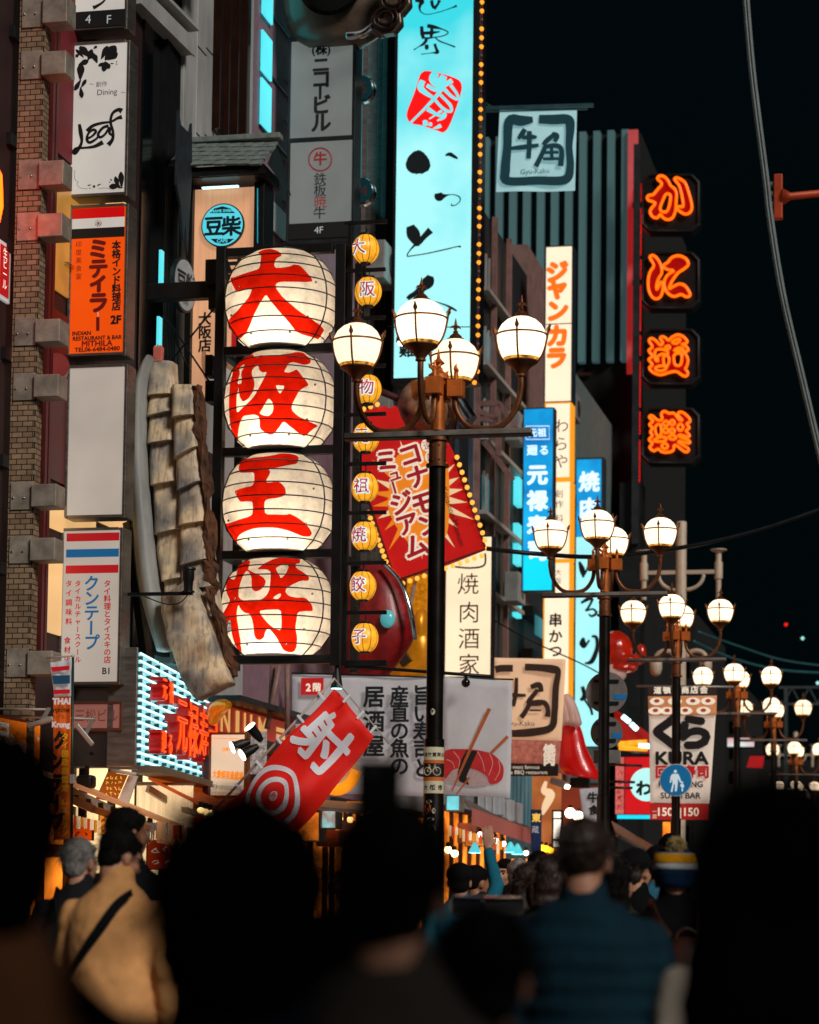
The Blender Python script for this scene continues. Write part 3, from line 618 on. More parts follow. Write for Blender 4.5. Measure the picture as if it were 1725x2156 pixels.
def curve_fill(cs, R0, mpp):
    """2d fill in (angle, height) space, cut fine, wrapped on the lantern body"""
    v, f = fill2d(cs); bm = bmesh.new(); vs = [bm.verts.new((a, b, 0)) for a, b in v]
    for q in f:
        try: bm.faces.new([vs[i] for i in q])
        except ValueError: pass
    bmesh.ops.triangulate(bm, faces=bm.faces[:])
    for _ in range(7):
        e = [e for e in bm.edges if e.calc_length() > .075]
        if not e: break
        bmesh.ops.subdivide_edges(bm, edges=e, cuts=1); bmesh.ops.triangulate(bm, faces=[q for q in bm.faces if len(q.verts) > 3])
    vv = []
    for p in bm.verts:
        th, z = p.co.x/.575, p.co.y; r = rad(z); vv.append((r*math.sin(th)*R0, -r*math.cos(th)*R0, -z*R0))
    bm.verts.index_update(); ff = [tuple(x.index for x in q.verts) for q in bm.faces]; bm.free(); return vv, ff
K = 1000/4.838/B.k        # metres per 1000 zoom units
for ch in '大阪王将':
    zx, zy, px, py = LX[ch]; X, Z = B.L(px, py)
    T = thing('paper_lantern', DESC[ch], 'lantern', B.o+B.ux*X+Vector((0, 0, Z))+SD*.1, YAW, 'giant lanterns in the black frame')
    cs = []
    for c in ZG[ch]:
        c = chaikin(c, 1); o = []
        for a, b in c:
            u, v = (a-zx)/1000, (b-zy)/1000; v = max(-.475, min(.47, v)); r = rad(v); u = max(-r*.985, min(r*.985, u)); o.append((math.asin(u/r)*.575, v))
        cs.append(o)
    W = .575*math.pi/2*.995
    rect = [(-W, PROF[0][0]), (W, PROF[0][0]), (W, PROF[-1][0]), (-W, PROF[-1][0])]
    v, f = curve_fill([rect]+cs, K, 1); mb = MB().add(v, f)
    # back half of the shell
    nb = 16; bv = []; bf = []
    for v_, r in PROF:
        for k in range(nb+1):
            a = math.pi*k/nb; bv.append((r*K*math.cos(a), r*K*math.sin(a), -v_*K))
    for i in range(len(PROF)-1):
        for k in range(nb): a = i*(nb+1)+k; bf.append((a, a+1, a+nb+2, a+nb+1))
    mb.add(bv, bf); mb.build('shell', PAPER, T)
    v, f = curve_fill(cs, K, 1); MB().add(v, f).build('lettering', REDPAPER, T)
    mb = MB()
    for v_ in (-.39, -.285, -.15, -.015, .125, .26, .385):
        r = rad(v_)*K*1.006; mb.tube([(r*math.cos(2*math.pi*k/40), r*math.sin(2*math.pi*k/40), -v_*K) for k in range(40)], .0075, 5, True)
    for az in (-157, -23, 23, 157): mb.tube([(r*K*1.008*math.cos(R(az)), r*K*1.008*math.sin(R(az)), -v_*K) for v_, r in PROF], .009, 5)
    mb.build('wire_cage', BLACK, T)
    mb = MB(); mb.lathe([(.30*K, .485*K), (.30*K, .5*K), (.2*K, .505*K)], 20); mb.build('top_cap', BLACK, T)
    mb = MB(); mb.lathe([(.1*K, -.49*K), (.33*K, -.487*K), (.33*K, -.478*K)], 20); mb.build('bottom_cap', WHITE, T)
    mb = MB()
    for a, v_ in ((-.42, .2), (.38, .25), (.45, -.1), (-.3, -.05), (.2, .4), (-.2, .4)):
        r = rad(v_); mb.ball((a*K, -math.sqrt(max(0, r*r-a*a))*K-.015, -v_*K), .014, 8, 6)
    mb.build('standoff', CHROME, T, smooth=True)
    lt = bpy.data.lights.new('lantern_bulb', 'POINT'); lt.energy = 15; lt.color = (1, .86, .68); lt.shadow_soft_size = .09
    lo = bpy.data.objects.new('lantern_bulb', lt); C.objects.link(lo); lo.parent = T; lo.location = (0, -.2, -.24*K)
# nine small yellow lanterns
YEL = em('yellow_lantern_paper', '#ffae28', .95, .45, 7, (1, 1, 2.5), base=.5)
HALO = em('white_blue_outline', '#d4f2f6', .95, .05)
REDC = mat('red_lantern_lettering', '#a80c12', .5, var=0, em='#b80c12', es=.6)
slots = [('大', 771, 527, 'top'), ('阪', 776, 617, 'second'), ('名', 772, 722, 'third'), ('物', 775, 822, 'fourth'), ('元', 770, 923, 'fifth'), ('祖', 768, 1027, 'sixth'), ('焼', 767, 1128, 'seventh'), ('餃', 763, 1231, 'eighth'), ('子', 767, 1338, 'lowest')]
for i, (ch, px, py, od) in enumerate(slots):
    X, Z = B.L(px, py); r = 28/B.k
    T = thing('small_lantern', 'small yellow lantern with a red %s, %s on the hook rail' % (ch, od), 'lantern', B.o+B.ux*X+Vector((0, 0, Z))-SD*.02, YAW+R((-22, 8, 0, 5, -6, -4, -14, -10, -14)[i]), 'small yellow lanterns on the hook rail')
    prof = [(r*math.sqrt(max(.0, 1-(z/1.12)**2)), z*r*1.02) for z in [-1, -.95, -.85, -.7, -.5, -.25, 0, .25, .5, .7, .85, .95, 1]]
    p2 = []
    for (a, za), (b, zb) in zip(prof, prof[1:]):
        p2 += [(a, za), ((a+b)/2*1.01, (za+zb)/2)]
    p2.append(prof[-1]); MB().lathe(p2, 20).build('shell', YEL, T, smooth=True)
    mb = MB(); mb.lathe([(r*.45, r*1.0), (r*.45, r*1.18), (r*.3, r*1.2)], 16); mb.lathe([(r*.4, -r*1.0), (r*.4, -r*1.15), (r*.3, -r*1.16)], 16); mb.build('rim', BLACK, T)
    mb = MB(); mb.tube([(0, 0, r*1.2), (0.01, 0, r*1.45), (0, 0, r*1.66)], .006, 5); mb.build('hook', BLACK, T)
    def wrap(b_, sz, off, nm, m):
        g_ = glyph(ch, 0); mb = MB()
        for si, (ox, oz) in enumerate([(0, 0)]+[(b_*math.cos(math.pi*i/5), b_*math.sin(math.pi*i/5)) for i in range(10)]):
            vv = []
            for a, c in g_[0]:
                x, z = (a+ox)*sz, (c+oz)*sz; q = math.sqrt(max(.0004, (r*1.0)**2-x*x-(z/1.12)**2)); vv.append((x, -q-off-si*.0002, z))
            mb.add(vv, g_[1])
        mb.build(nm, m, T)
    wrap(.07, r*1.2, .012, 'outline', HALO); wrap(.012, r*1.2, .018, 'lettering', REDC)
    mb = MB()
    for k in range(10):
        a = 2*math.pi*k/10; mb.tube([(q*1.004*math.cos(a), q*1.004*math.sin(a), z) for q, z in prof], .0035, 4)
    mb.build('rib', mat('lantern_rib', '#7a4a10', .7, var=0), T)
# spotlight hanging under the frame
X, Z = B.L(708, 1418); T = thing('spotlight', 'black spotlight with a cyan lens hanging under the lantern frame', 'lamp', B.o+B.ux*X+Vector((0, 0, Z)), YAW)
mb = MB(); mb.lathe([(.07, -.13), (.066, -.12), (.045, .02), (.028, .06), (.028, .13)], 18); mb.build('housing', BLACK, T, auto=40)
mb = MB(); mb.lathe([(.06, -.134), (.06, -.131)], 18); mb.build('lens', em('cyan_lens', '#9ffcff', 4, 0), T)
# ------------------------------------------------------------------ giant sculpture
DSC = 25.0
SB_ = Board('giant_sculpture', 'huge weathered plaster sculpture of a long curved blade and two columns of creased segments', 'sculpture', (272, 745, 510, 1480), DSC)
PL = mat('weathered_plaster', '#e2cdaa', .65, var=.55, nscale=7, bump=.35, bscale=9, stretch=(1.6, 1.6, .35), dark='#6e5c48')
PLB = mat('grey_plaster', '#a8aaa6', .5, var=.3, nscale=3, bump=.2, bscale=12, stretch=(1, 1, .3))
n = PL.node_tree; b_ = n.nodes['Principled BSDF']; tc = n.nodes.new('ShaderNodeTexCoord')
def nz_(sc, det, st=(1, 1, 1)):
    mp = n.nodes.new('ShaderNodeMapping'); mp.inputs['Scale'].default_value = st; n.links.new(tc.outputs['Object'], mp.inputs[0]); z = n.nodes.new('ShaderNodeTexNoise'); z.inputs['Scale'].default_value = sc; z.inputs['Detail'].default_value = det; n.links.new(mp.outputs[0], z.inputs['Vector']); return z
def rp_(z, *st):
    r = n.nodes.new('ShaderNodeValToRGB'); r.color_ramp.elements[0].position = st[0][0]; r.color_ramp.elements[0].color = col4(st[0][1]); r.color_ramp.elements[1].position = st[1][0]; r.color_ramp.elements[1].color = col4(st[1][1]); n.links.new(z.outputs['Fac'], r.inputs[0]); return r
A1 = rp_(nz_(3.2, 4), (.38, '#8f8c88'), (.62, '#ecd3ac')); A2 = rp_(nz_(3, 8, (9, 9, .7)), (.36, '#4a3a2c'), (.5, '#ffffff')); A3 = rp_(nz_(5, 7), (.3, '#6a5644'), (.5, '#ffffff'))
for a_, b2_ in ((A1, A2), (None, A3)):
    mx = n.nodes.new('ShaderNodeMix'); mx.data_type = 'RGBA'; mx.blend_type = 'MULTIPLY'; mx.inputs['Factor'].default_value = .42
    n.links.new(a_.outputs[0] if a_ else last_, mx.inputs['A']); n.links.new(b2_.outputs[0], mx.inputs['B']); last_ = mx.outputs['Result']
n.links.new(last_, b_.inputs['Base Color'])
BARK = mat('brown_bark_side', '#6b4226', .85, var=.6, nscale=9, bump=1, bscale=14, stretch=(1, 1, .4))
Zc = lambda x, y: (265.9+x/2.727*1.3913/1.3913, 718.8+y/2.727)
ax = [(150, 92, 22), (118, 150, 34), (86, 260, 44), (74, 450, 49), (74, 650, 52), (84, 850, 56), (98, 1050, 60), (116, 1250, 64), (140, 1430, 62), (176, 1600, 55), (212, 1720, 52), (224, 1772, 48)]
mb = MB(); v = []; f = []; n = 14
axs = spline(ax, 4)
for x, y, h in axs:
    X, Z = SB_.L(*Zc(x, y)); r = h/2.727/SB_.k
    for k in range(n):
        a = 2*math.pi*k/n; v.append((X+r*math.cos(a), .18*math.sin(a)-.02+(.06 if math.cos(a) < 0 else -.05)*abs(math.cos(a)), Z+.1*r*math.cos(a)))
for i in range(len(axs)-1):
    for k in range(n): f.append((i*n+k, i*n+(k+1) % n, (i+1)*n+(k+1) % n, (i+1)*n+k))
f += [tuple(range(n)), tuple((len(axs)-1)*n+k for k in range(n))]
MB().add(v, f).build('blade', PLB, SB_.root, smooth=True)
Zt = lambda x, y: (231.4+x/1.53, 715.9+y/1.53)
def at_y(pl, y):
    for (x0, y0), (x1, y1) in zip(pl, pl[1:]):
        if y0 <= y <= y1: return x0+(x1-x0)*(y-y0)/(y1-y0)
    return pl[-1][0] if y > pl[-1][1] else pl[0][0]
COLS = [([(128, 60), (122, 170), (122, 300), (128, 420), (138, 500), (145, 600), (150, 680), (165, 760), (185, 860), (200, 900)], [(197, 60), (204, 170), (207, 260), (212, 380), (222, 480), (232, 620), (240, 740), (243, 900)], [(62, 0), (170, -4), (232, -14), (324, -10), (458, -12), (614, -16), (768, -10), (880, 0)], .02),
        ([(205, 140), (211, 250), (216, 350), (226, 480), (233, 600), (238, 720), (243, 900)], [(278, 140), (286, 200), (293, 330), (306, 470), (320, 600), (337, 740), (356, 900)], [(146, 0), (247, -8), (365, -34), (472, -26), (592, -12), (716, -20), (800, -10), (880, 0)], -.08)]
for Lp, Rp, br, y0 in COLS:
    for (ya, sa), (yb, sb_) in zip(br, br[1:]):
        v = []; f = []; nx, ny = 10, 9
        for j in range(ny+1):
            t = j/ny
            for i in range(nx+1):
                s_ = i/nx; y = (ya+sa*(s_-.5)*2*.6)*(1-t)+(yb+4+sb_*(s_-.5)*2*.6)*t; xl, xr = at_y(Lp, y), at_y(Rp, y); x = xl+(xr-xl)*s_; X, Z = SB_.L(*Zt(x, y))
                yy = y0-.055*t**2.2-.05*(1-(2*s_-1)**6)+.035*math.exp(-((t-.0)*5)**2)+.022*noise.noise((x*.018, y*.015, y0))+.008*noise.noise((x*.06, y*.05, 2)); v.append((X, yy, Z))
        m = len(v); W = nx+1; v += [(a_, y0+.2, c_) for a_, b_, c_ in v]
        for j in range(ny):
            for i in range(nx): q_ = j*W+i; f.append((q_, q_+1, q_+W+1, q_+W)); f.append((m+q_, m+q_+W, m+q_+W+1, m+q_+1))
        bd = [i for i in range(W)]+[j*W+nx for j in range(1, ny+1)]+[ny*W+i for i in range(nx-1, -1, -1)]+[j*W for j in range(ny-1, 0, -1)]
        for i in range(len(bd)): q_, e_ = bd[i], bd[(i+1) % len(bd)]; f.append((q_, q_+m, e_+m, e_))
        MB().add(v, f).build('segment', PL, SB_.root, auto=60)
# the big lowest slab, bent in two
mb = MB()
big = [[(248, 1490), (430, 1385), (505, 1560), (285, 1660)], [(285, 1655), (504, 1556), (565, 1720), (352, 1850)], [(352, 1846), (564, 1716), (655, 1930), (420, 2010)], [(420, 2006), (655, 1928), (640, 1985), (470, 2068)]]
v = []; f = []; ny = 24; nx = 10
Lf = spline([(248, 1490), (285, 1655), (352, 1848), (420, 2008), (468, 2068)], 6); Rt = spline([(430, 1385), (505, 1558), (565, 1718), (655, 1932), (652, 1975)], 6)
for j in range(len(Lf)):
    for i in range(nx+1):
        s_ = i/nx; x = Lf[j][0]*(1-s_)+Rt[j][0]*s_; y = Lf[j][1]*(1-s_)+Rt[j][1]*s_; X, Z = SB_.L(*Zc(x, y)); t = j/(len(Lf)-1)
        v.append((X, -.3-.14*math.sin(t*2.6)-.05*(1-(2*s_-1)**4)+.02*math.sin(y*.035)+.018*noise.noise((x*.03, y*.015, 3)), Z))
m = len(v); W = nx+1; v += [(a, b_+.2, b) for a, b_, b in v]; ny = len(Lf)-1
for j in range(ny):
    for i in range(nx): a = j*W+i; f.append((a, a+1, a+W+1, a+W)); f.append((m+a, m+a+W, m+a+W+1, m+a+1))
bd = [i for i in range(W)]+[j*W+nx for j in range(1, ny+1)]+[ny*W+i for i in range(nx-1, -1, -1)]+[j*W for j in range(ny-1, 0, -1)]
for i in range(len(bd)): a, b = bd[i], bd[(i+1) % len(bd)]; f.append((a, a+m, b+m, b))
MB().add(v, f).build('segment', PL, SB_.root, auto=50)
# rough brown side
ed = spline([(402, 262, 412), (418, 440, 440), (438, 620, 462), (456, 820, 478), (470, 1040, 494), (486, 1250, 508), (504, 1400, 522), (540, 1560, 562), (590, 1720, 630), (654, 1935, 662)], 5)
v = []; f = []; nx = 6; rr = random.Random(3)
for j, (x0, y, x1) in enumerate(ed):
    for i in range(nx+1):
        s_ = i/nx; x = x0-8+(x1-x0+8+rr.uniform(-5, 7)*(i == nx))*s_; X, Z = SB_.L(*Zc(x, y+rr.uniform(-6, 6))); v.append((X, -.1+.07*s_+rr.uniform(-.03, .03)-(.2 if y > 1450 else 0), Z))
for j in range(len(ed)-1):
    for i in range(nx): a = j*(nx+1)+i; f.append((a, a+1, a+nx+2, a+nx+1))
o = MB().add(v, f).build('bark_side', BARK, SB_.root)
so = o.modifiers.new('thick', 'SOLIDIFY'); so.thickness = .06
mb = MB(); X, Z = SB_.L(331, 738); mb.prism([(X-.045, Z-.1), (X+.045, Z-.1), (X+.05, Z+.05), (X+.03, Z+.08), (X+.015, Z+.05), (X, Z+.09), (X-.015, Z+.05), (X-.03, Z+.08), (X-.05, Z+.05)], .0, .08); mb.build('pink_tail', mat('salmon_pink', '#c96a5c', .5, var=.2, em='#c96a5c', es=.12), SB_.root, bevel=.01)
T = Board('floodlight', 'black canister floodlight on a long arm in front of the plaster sculpture', 'lamp', (270, 1190, 415, 1270), DSC-.6)
mb = MB(); X, Z = T.L(397, 1222); mb.lathe([(.07, .13), (.075, .11), (.06, .1), (.058, 0), (.05, -.01), (.045, -.1), (.065, -.11), (.065, -.125)], 18, (X, 0, Z)); mb.build('housing', BLACK, T.root, auto=40)
mb = MB(); T.rb(mb, 270, 1247, 405, 1254, -.02, .02); mb.build('arm', BLACK, T.root)
T.tubes('cable', BLACK, [spline([(397, 1250, 0), (380, 1268, 0), (350, 1272, 0), (305, 1256, 0)], 5)], .006)
# wooden post leaning behind
mb = MB(); a = P(272, 1100, 26.0); b = P(310, 1390, 25.8); mb.obox(a, b, .1, .1); tag(mb.build('strut', BLACK, origin=a), 'leaning black steel strut left of the plaster sculpture', 'strut')
# ------------------------------------------------------------------ lit tube wall with red neon letters
A = P(280, 1490, 24.5); Q = P(430, 1543, 28.9); yaw = math.atan2(Q.y-A.y, Q.x-A.x); LEN = math.hypot(Q.y-A.y, Q.x-A.x)
T = thing('tube_light_sign', 'white wall sign of glowing tubes under the plaster sculpture, seen almost edge on', 'sign', A, yaw)
hz = P(280, 1368, 24.5).z-A.z; lz = P(276, 1610, 24.5).z-A.z
mb = MB(); mb.box(0, LEN, 0, .25, lz, hz); mb.build('case', mat('white_backing', '#9fb0b2', .5, var=.2, em='#86dae2', es=.62), T, bevel=.01)  # cyan emission paints the tubes' light onto the backing
mb = MB(); mb.box(-.06, 0, -.05, .25, lz-.02, hz+.02); mb.build('end_plate', ALU, T, bevel=.008)
mb = MB(); mb.box(0, LEN, -.32, .0, lz-.08, lz-.01); mb.build('sill', mat('dirty_sill', '#6a5a48', .6), T)
mb = MB(); rws = 15
for j in range(rws):
    z = lz+.05+(hz-lz-.08)*j/(rws-1)
    for i in range(4): mb.tube([(.05+i*LEN/4, -.06, z), (i*LEN/4+LEN/4-.08, -.06, z)], .0105, 6)
mb.build('tube', em('cyan_white_tube', '#b8fbff', 2.6, .1), T)
mb = MB()
for j in range(rws):
    z = lz+.05+(hz-lz-.08)*j/(rws-1)
    for i in range(9): x = LEN*(i+.4)/9; mb.box(x, x+.03, -.05, 0, z-.05, z-.015); mb.box(x+.1, x+.22, -.012, 0, z-.04, z-.03)
mb.build('clip', mat('grey_clip', '#2a3a3c', .6, var=0), T)['kind'] = 'stuff'
NL = mat('red_letter_sides', '#a00c0c', .35, var=.3, nscale=4, em='#b40c08', es=.28)
NTUBE = em('orange_red_neon', '#ff4c10', 1.5, .2, 5)
T2 = thing('neon_lettering', 'thick red channel letters with orange neon standing off the glowing tube wall', 'lettering', A, yaw, )
big = [('元', 1.5, -.02, .7), ('禄', 2.2, -.04, .7), ('寿', 2.9, -.05, .7), ('司', 3.55, -.1, .72)]
for i, (ch, x, z, q) in enumerate([('元', .42, .28, .27), ('祖', .8, .27, .27), ('廻', .42, -.27, .27), ('る', .8, -.27, .27)]+big):
    o = along_text(T2, NL, [(ch, x, z-.05, q, {'bold': .025, 'sx': 1.0})], -.24, 'letter', -.13)
    g_ = glyph(ch, -.01); ed = {}
    for f in g_[1]:
        for k in range(len(f)): e = tuple(sorted((f[k], f[(k+1) % len(f)]))); ed[e] = ed.get(e, 0)+1
    mb = MB()
    for e, n in ed.items():
        if n == 1:
            a, b = [(x+g_[0][k][0]*q*.93, -.252, z-.05+g_[0][k][1]*q*.93) for k in e]
            if (Vector(a)-Vector(b)).length > .004: mb.tube([a, b], .008 if q > .5 else .0055, 4)
    mb.build('neon_tube', NTUBE, o)
# ------------------------------------------------------------------ wooden cafe sign with a little shingled roof
B = Board('cafe_sign', 'tall wooden cafe sign under a little shingled roof, with a cyan round emblem', 'sign', (395, 272, 555, 830), 27.4)
WOOD = mat('lit_wood_board', '#c98f63', .55, var=.28, nscale=3, stretch=(9, 9, .5), em='#dca27a', es=.7)  # board emits a little; the lamp light on the wood is painted in
B.box('board', WOOD, 407, 396, 534, 830, 0, .1)
mb = MB(); B.rb(mb, 393, 385, 406, 830, -.06, .16); B.rb(mb, 535, 385, 556, 830, -.06, .35); mb.build('post', BLACK, B.root, bevel=.004)
B.tubes('edge_tube', em('cyan_edge', '#2fb7c6', .6, .1), [[(546, 400, -.07), (546, 515, -.07)]], .006)
B.box('lamp_tube', em('cyan_white_tube', '#b8fbff', 2.6, .1), 430, 396, 506, 399, -.09, -.05)
# roof
SH = mat('slate_shingle', '#7a8682', .75, var=.3, nscale=9, bump=.2, bscale=40)
mb = MB(); rr = random.Random(5); rows = 5
for j in range(rows):
    t0, t1 = j/rows, (j+1)/rows+.04; y0, y1 = 284+76*t0, 284+76*t1; xl, xr = 376-6*t0, 574-8*t0; n = 8; off = .5*(j % 2)
    for i in range(-1, n+1):
        a, b = (i+off)/n, (i+off+.93)/n
        a, b = max(0, a), min(1, b)
        if b-a < .03: continue
        x0, x1 = xl+(xr-xl)*a, xl+(xr-xl)*b; (X0, Z0), (X1, Z1) = B.L(x0, y0), B.L(x1, y1); q = rr.uniform(-.006, .006)
        yy0, yy1 = .25-.55*t0, .25-.55*t1-.025+q
        mb.add([(X0, yy0, Z0), (X1, yy0, Z0), (X1, yy1, Z1+q), (X0, yy1, Z1+q), (X0, yy0+.03, Z0-.02), (X1, yy0+.03, Z0-.02), (X1, yy1+.02, Z1-.018+q), (X0, yy1+.02, Z1-.018+q)], [(0, 1, 2, 3), (4, 7, 6, 5), (3, 2, 6, 7), (0, 3, 7, 4), (1, 5, 6, 2)])
rf = mb.build('roof', SH, B.root)
mb = MB(); B.rb(mb, 369, 272, 580, 284, .18, .34); mb.build('ridge', SH, rf, bevel=.01)
mb = MB(); (X0, Z0), (X1, Z1) = B.L(378, 362), B.L(572, 372); mb.box(X0+.03, X1-.02, -.25, .4, Z1-.05, Z0-.03); B.rb(mb, 384, 374, 572, 384, -.28, -.1); mb.build('eave', BLACK, rf)
(X0, Z0), (X1, Z1) = B.L(566, 284), B.L(578, 376); MB().add([(X0, .3, Z0), (X1, -.3, Z1+.08), (X1, .75, Z1)], [(0, 1, 2)]).build('gable', BLACK, rf)
CY = em('emblem_cyan', '#55cddd', 1.0, .08); NAVY = mat('emblem_navy', '#06222c', .5, var=0)
mb = MB(); B.disc(mb, 471, 476, 46, -.04, -.001, 40); mb.build('emblem', NAVY, B.root)
mb = MB(); B.disc(mb, 471, 476, 43.5, -.046, -.041, 40); mb.build('emblem_face', CY, B.root)
B.poly('emblem_band', NAVY, [[(444, 451), (498, 451), (488, 441), (471, 436.5), (454, 441)], [(446, 505), (496, 505), (486, 513), (471, 516), (456, 513)]], -.0485)
B.text('lettering', CY, [('MAME SHIBA', 471, 446, 8.4, {'bold': .03}), ('CAFE', 471, 509, 10, {'bold': .03})], -.05)
B.text('emblem_lettering', NAVY, [('豆', 453, 479, 43, {'bold': .035}), ('柴', 490, 479, 43, {'bold': .035})], -.0495)
B.text('black_lettering', INK, [('豆', 491, 553, 50, {'bold': .05}), ('柴', 491, 603, 50, {'bold': .05}), ('大阪店', 432, 672, 29, {'v': 1, 'pitch': 28, 'bold': .03})], -.006)
# plain puppy picture
B.box('picture', em('cyan_picture', '#5fd0d8', .75, .3, 6), 455, 742, 533, 830, -.008, -.001)
FUR = mat('fur_print', '#b9825a', .6, var=.3, nscale=14, em='#b9825a', es=.4); FURW = mat('white_fur_print', '#d8cfc6', .6, var=.15, em='#d8cfc6', es=.35)
B.poly('picture_head', FUR, [spline([(425, 748), (432, 738), (440, 752), (462, 748), (478, 750), (492, 738), (500, 752), (504, 780), (494, 805), (466, 815), (438, 806), (428, 785)], 4, True)], -.010)
B.poly('picture_muzzle', FURW, [spline([(440, 786), (455, 776), (466, 770), (480, 776), (494, 788), (484, 806), (466, 813), (446, 806)], 4, True)], -.0115)
B.poly('picture_eye', INK, [[(476+4*math.cos(a), 768+3.4*math.sin(a)) for a in [i*.5 for i in range(12)]], [(449+4*math.cos(a), 770+3.4*math.sin(a)) for a in [i*.5 for i in range(12)]], [(464+5*math.cos(a), 786+3*math.sin(a)) for a in [i*.5 for i in range(12)]]], -.013)
B.box('red_print', RB, 488, 690, 533, 735, -.008, -.001)
# edge-on roundel on the louvres
T = thing('roundel', 'round grey cafe roundel hung on the black louvres, seen nearly edge on', 'sign', P(333, 603, 27.0)+SN*.32, FYAW+R(-6))
mb = MB(); mb.prism([(.31*math.cos(2*math.pi*i/40), .31*math.sin(2*math.pi*i/40)) for i in range(40)], 0, .05); mb.build('rim', mat('dark_rim', '#1c2022', .5), T)
mb = MB(); mb.prism([(.285*math.cos(2*math.pi*i/40), .285*math.sin(2*math.pi*i/40)) for i in range(40)], -.008, -.001); mb.build('face', mat('grey_roundel', '#8b9496', .5, em='#8b9496', es=.25), T)
along_text(T, INK, [('豆', -.12, .02, .26, {'bold': .03}), ('柴', .12, .02, .26, {'bold': .03}), ('CAFE', 0, -.2, .07)], -.012)
T = thing('hanging_banner', 'long dark picture banner with ragged edges hung high on the black louvres', 'banner', P(336, 380, 27.0)+SN*.3, FYAW)
mb = MB(); mb.prism([(a*.55, b*.72) for a, b in [(-.45, 1.0), (-.3, .8), (.3, .8), (.42, 1.0), (.5, .2), (.4, -.4), (.3, -1.15), (.12, -.7), (.0, -1.0), (-.2, -.5), (-.5, -.2)]], 0, .03); mb.build('fabric', mat('dark_print', '#14262e', .7, var=.9, nscale=7, dark='#0c080c'), T)
# ------------------------------------------------------------------ grey name sign
GP = em('grey_panel_light', '#6c706e', .8, .18, 1.6, base=.6)
B = Board('name_sign', 'tall grey box sign with black katakana, a red round crest and a 4F plate', 'sign', (606, 78, 748, 512), 31.6)
B.box('case', mat('dark_grey_case', '#33373a', .45, .6), 606, 78, 748, 512, 0, .34, bevel=.01); B.frame('rim', mat('dark_grey_case', '#33373a'), 606, 78, 748, 512, 5, -.025, -.001)
B.box('panel', GP, 612, 84, 742, 288, -.008, -.001); B.box('panel', GP, 611, 298, 741, 468, -.008, -.001); B.box('divider', mat('dark_grey_case', '#33373a'), 611, 289, 742, 297, -.02, -.001)
B.box('floor_plate', INK, 609, 469, 740, 501, -.012, -.001)
B.text('lettering', INK, [('(', 661, 104, 24, {'bold': .03}), ('株', 677, 104, 25, {'bold': .045}), (')', 693, 104, 24, {'bold': .03}), ('ニ', 677, 137, 40, {'bold': .035}), ('コ', 677, 167, 44, {'bold': .035}), ('ー', 676, 195, 34, {'rot': R(90), 'bold': .04}), ('ビ', 677, 222, 44, {'bold': .035}), ('ル', 677, 259, 44, {'bold': .035}), ('鉄', 675, 378, 28), ('板', 675, 402, 28), ('牛', 674, 449, 28)], -.012)
B.text('red_lettering', mat('dull_red_print', '#8a221e', .5, var=0, em='#8a221e', es=.35), [('暁', 675, 426, 28), ('牛', 675, 335, 30, {'bold': .03})], -.012)
B.tubes('crest', mat('dull_red_print', '#8a221e'), [[(675+24*math.cos(2*math.pi*i/30), 336+24*math.sin(2*math.pi*i/30), -.012) for i in range(30)]], .011, 5, True)
B.text('grey_lettering', em('grey_letters', '#b8bcc0', .7), [('4F', 672, 484, 20)], -.016)
for t_, y, l_ in (('5', 186, 'upper'), ('4', 402, 'lower')):
    T = Board('round_number_sign', 'chrome rimmed dark green disc with the number %s beside the grey name sign' % t_, 'sign', (748, y-30, 790, y+30), 32.2, group='round number signs')
    mb = MB(); T.disc(mb, 760, y, 29, 0, .14, 36); mb.build('rim', CHROME, T.root, bevel=.03)
    mb = MB(); T.disc(mb, 760, y, 25, -.02, -.001, 36); mb.build('face', mat('dark_green_glass', '#0b3034', .2, var=.2, em='#0b3a40', es=.35), T.root)
    T.text('lettering', mat('brown_number', '#4a1d18', .5, var=0, em='#4a2018', es=.3), [(t_, 767, y, 34)], -.024)
# ------------------------------------------------------------------ dark metal octopus-like display at the top
T = Board('metal_display', 'big dark polished metal display with a round porthole, cut by the top edge', 'sculpture', (600, -140, 790, 80), 31.2)
DM = mat('dark_polished_metal', '#6a5a4e', .25, .35, var=.35, nscale=2)
(X, Z) = T.L(690, -30); mb = MB(); mb.lathe([(.05, -.7), (.35, -.69), (.56, -.55), (.66, -.25), (.7, .1), (.66, .6), (.5, .9), (.1, 1.0)], 40, (X, .45, Z), 1.05, .62); mb.build('body', DM, T.root, smooth=True)
mb = MB(); (X, Z) = T.L(698, -22)
mb.add([(X+.42*math.cos(a)*q, -.04-.02*(q < 1), Z+.36*math.sin(a)*q) for q in (1, .86, .1) for a in [2*math.pi*i/36 for i in range(36)]], [(j*36+i, j*36+(i+1) % 36, (j+1)*36+(i+1) % 36, (j+1)*36+i) for j in range(2) for i in range(36)])
o = mb.build('porthole', mat('porthole_black', '#050608', .25, .4), T.root); o.modifiers.new('s', 'SOLIDIFY').thickness = .06
T.tubes('lower_rim', CHROME, [spline([(735, 80, -.1), (765, 78, -.12), (785, 64, -.1), (798, 42, .0)], 5)], .06, 8)
B2 = Board('sucker_arm', 'dark metal tentacle arm with round suckers reaching over the tall cyan sign', 'sculpture', (770, -60, 865, 85), 31.0)
B2.tubes('arm', DM, [spline([(790, 60, .1), (815, 40, .0), (836, 0, -.05), (850, -60, -.05)], 5)], .13, 12)
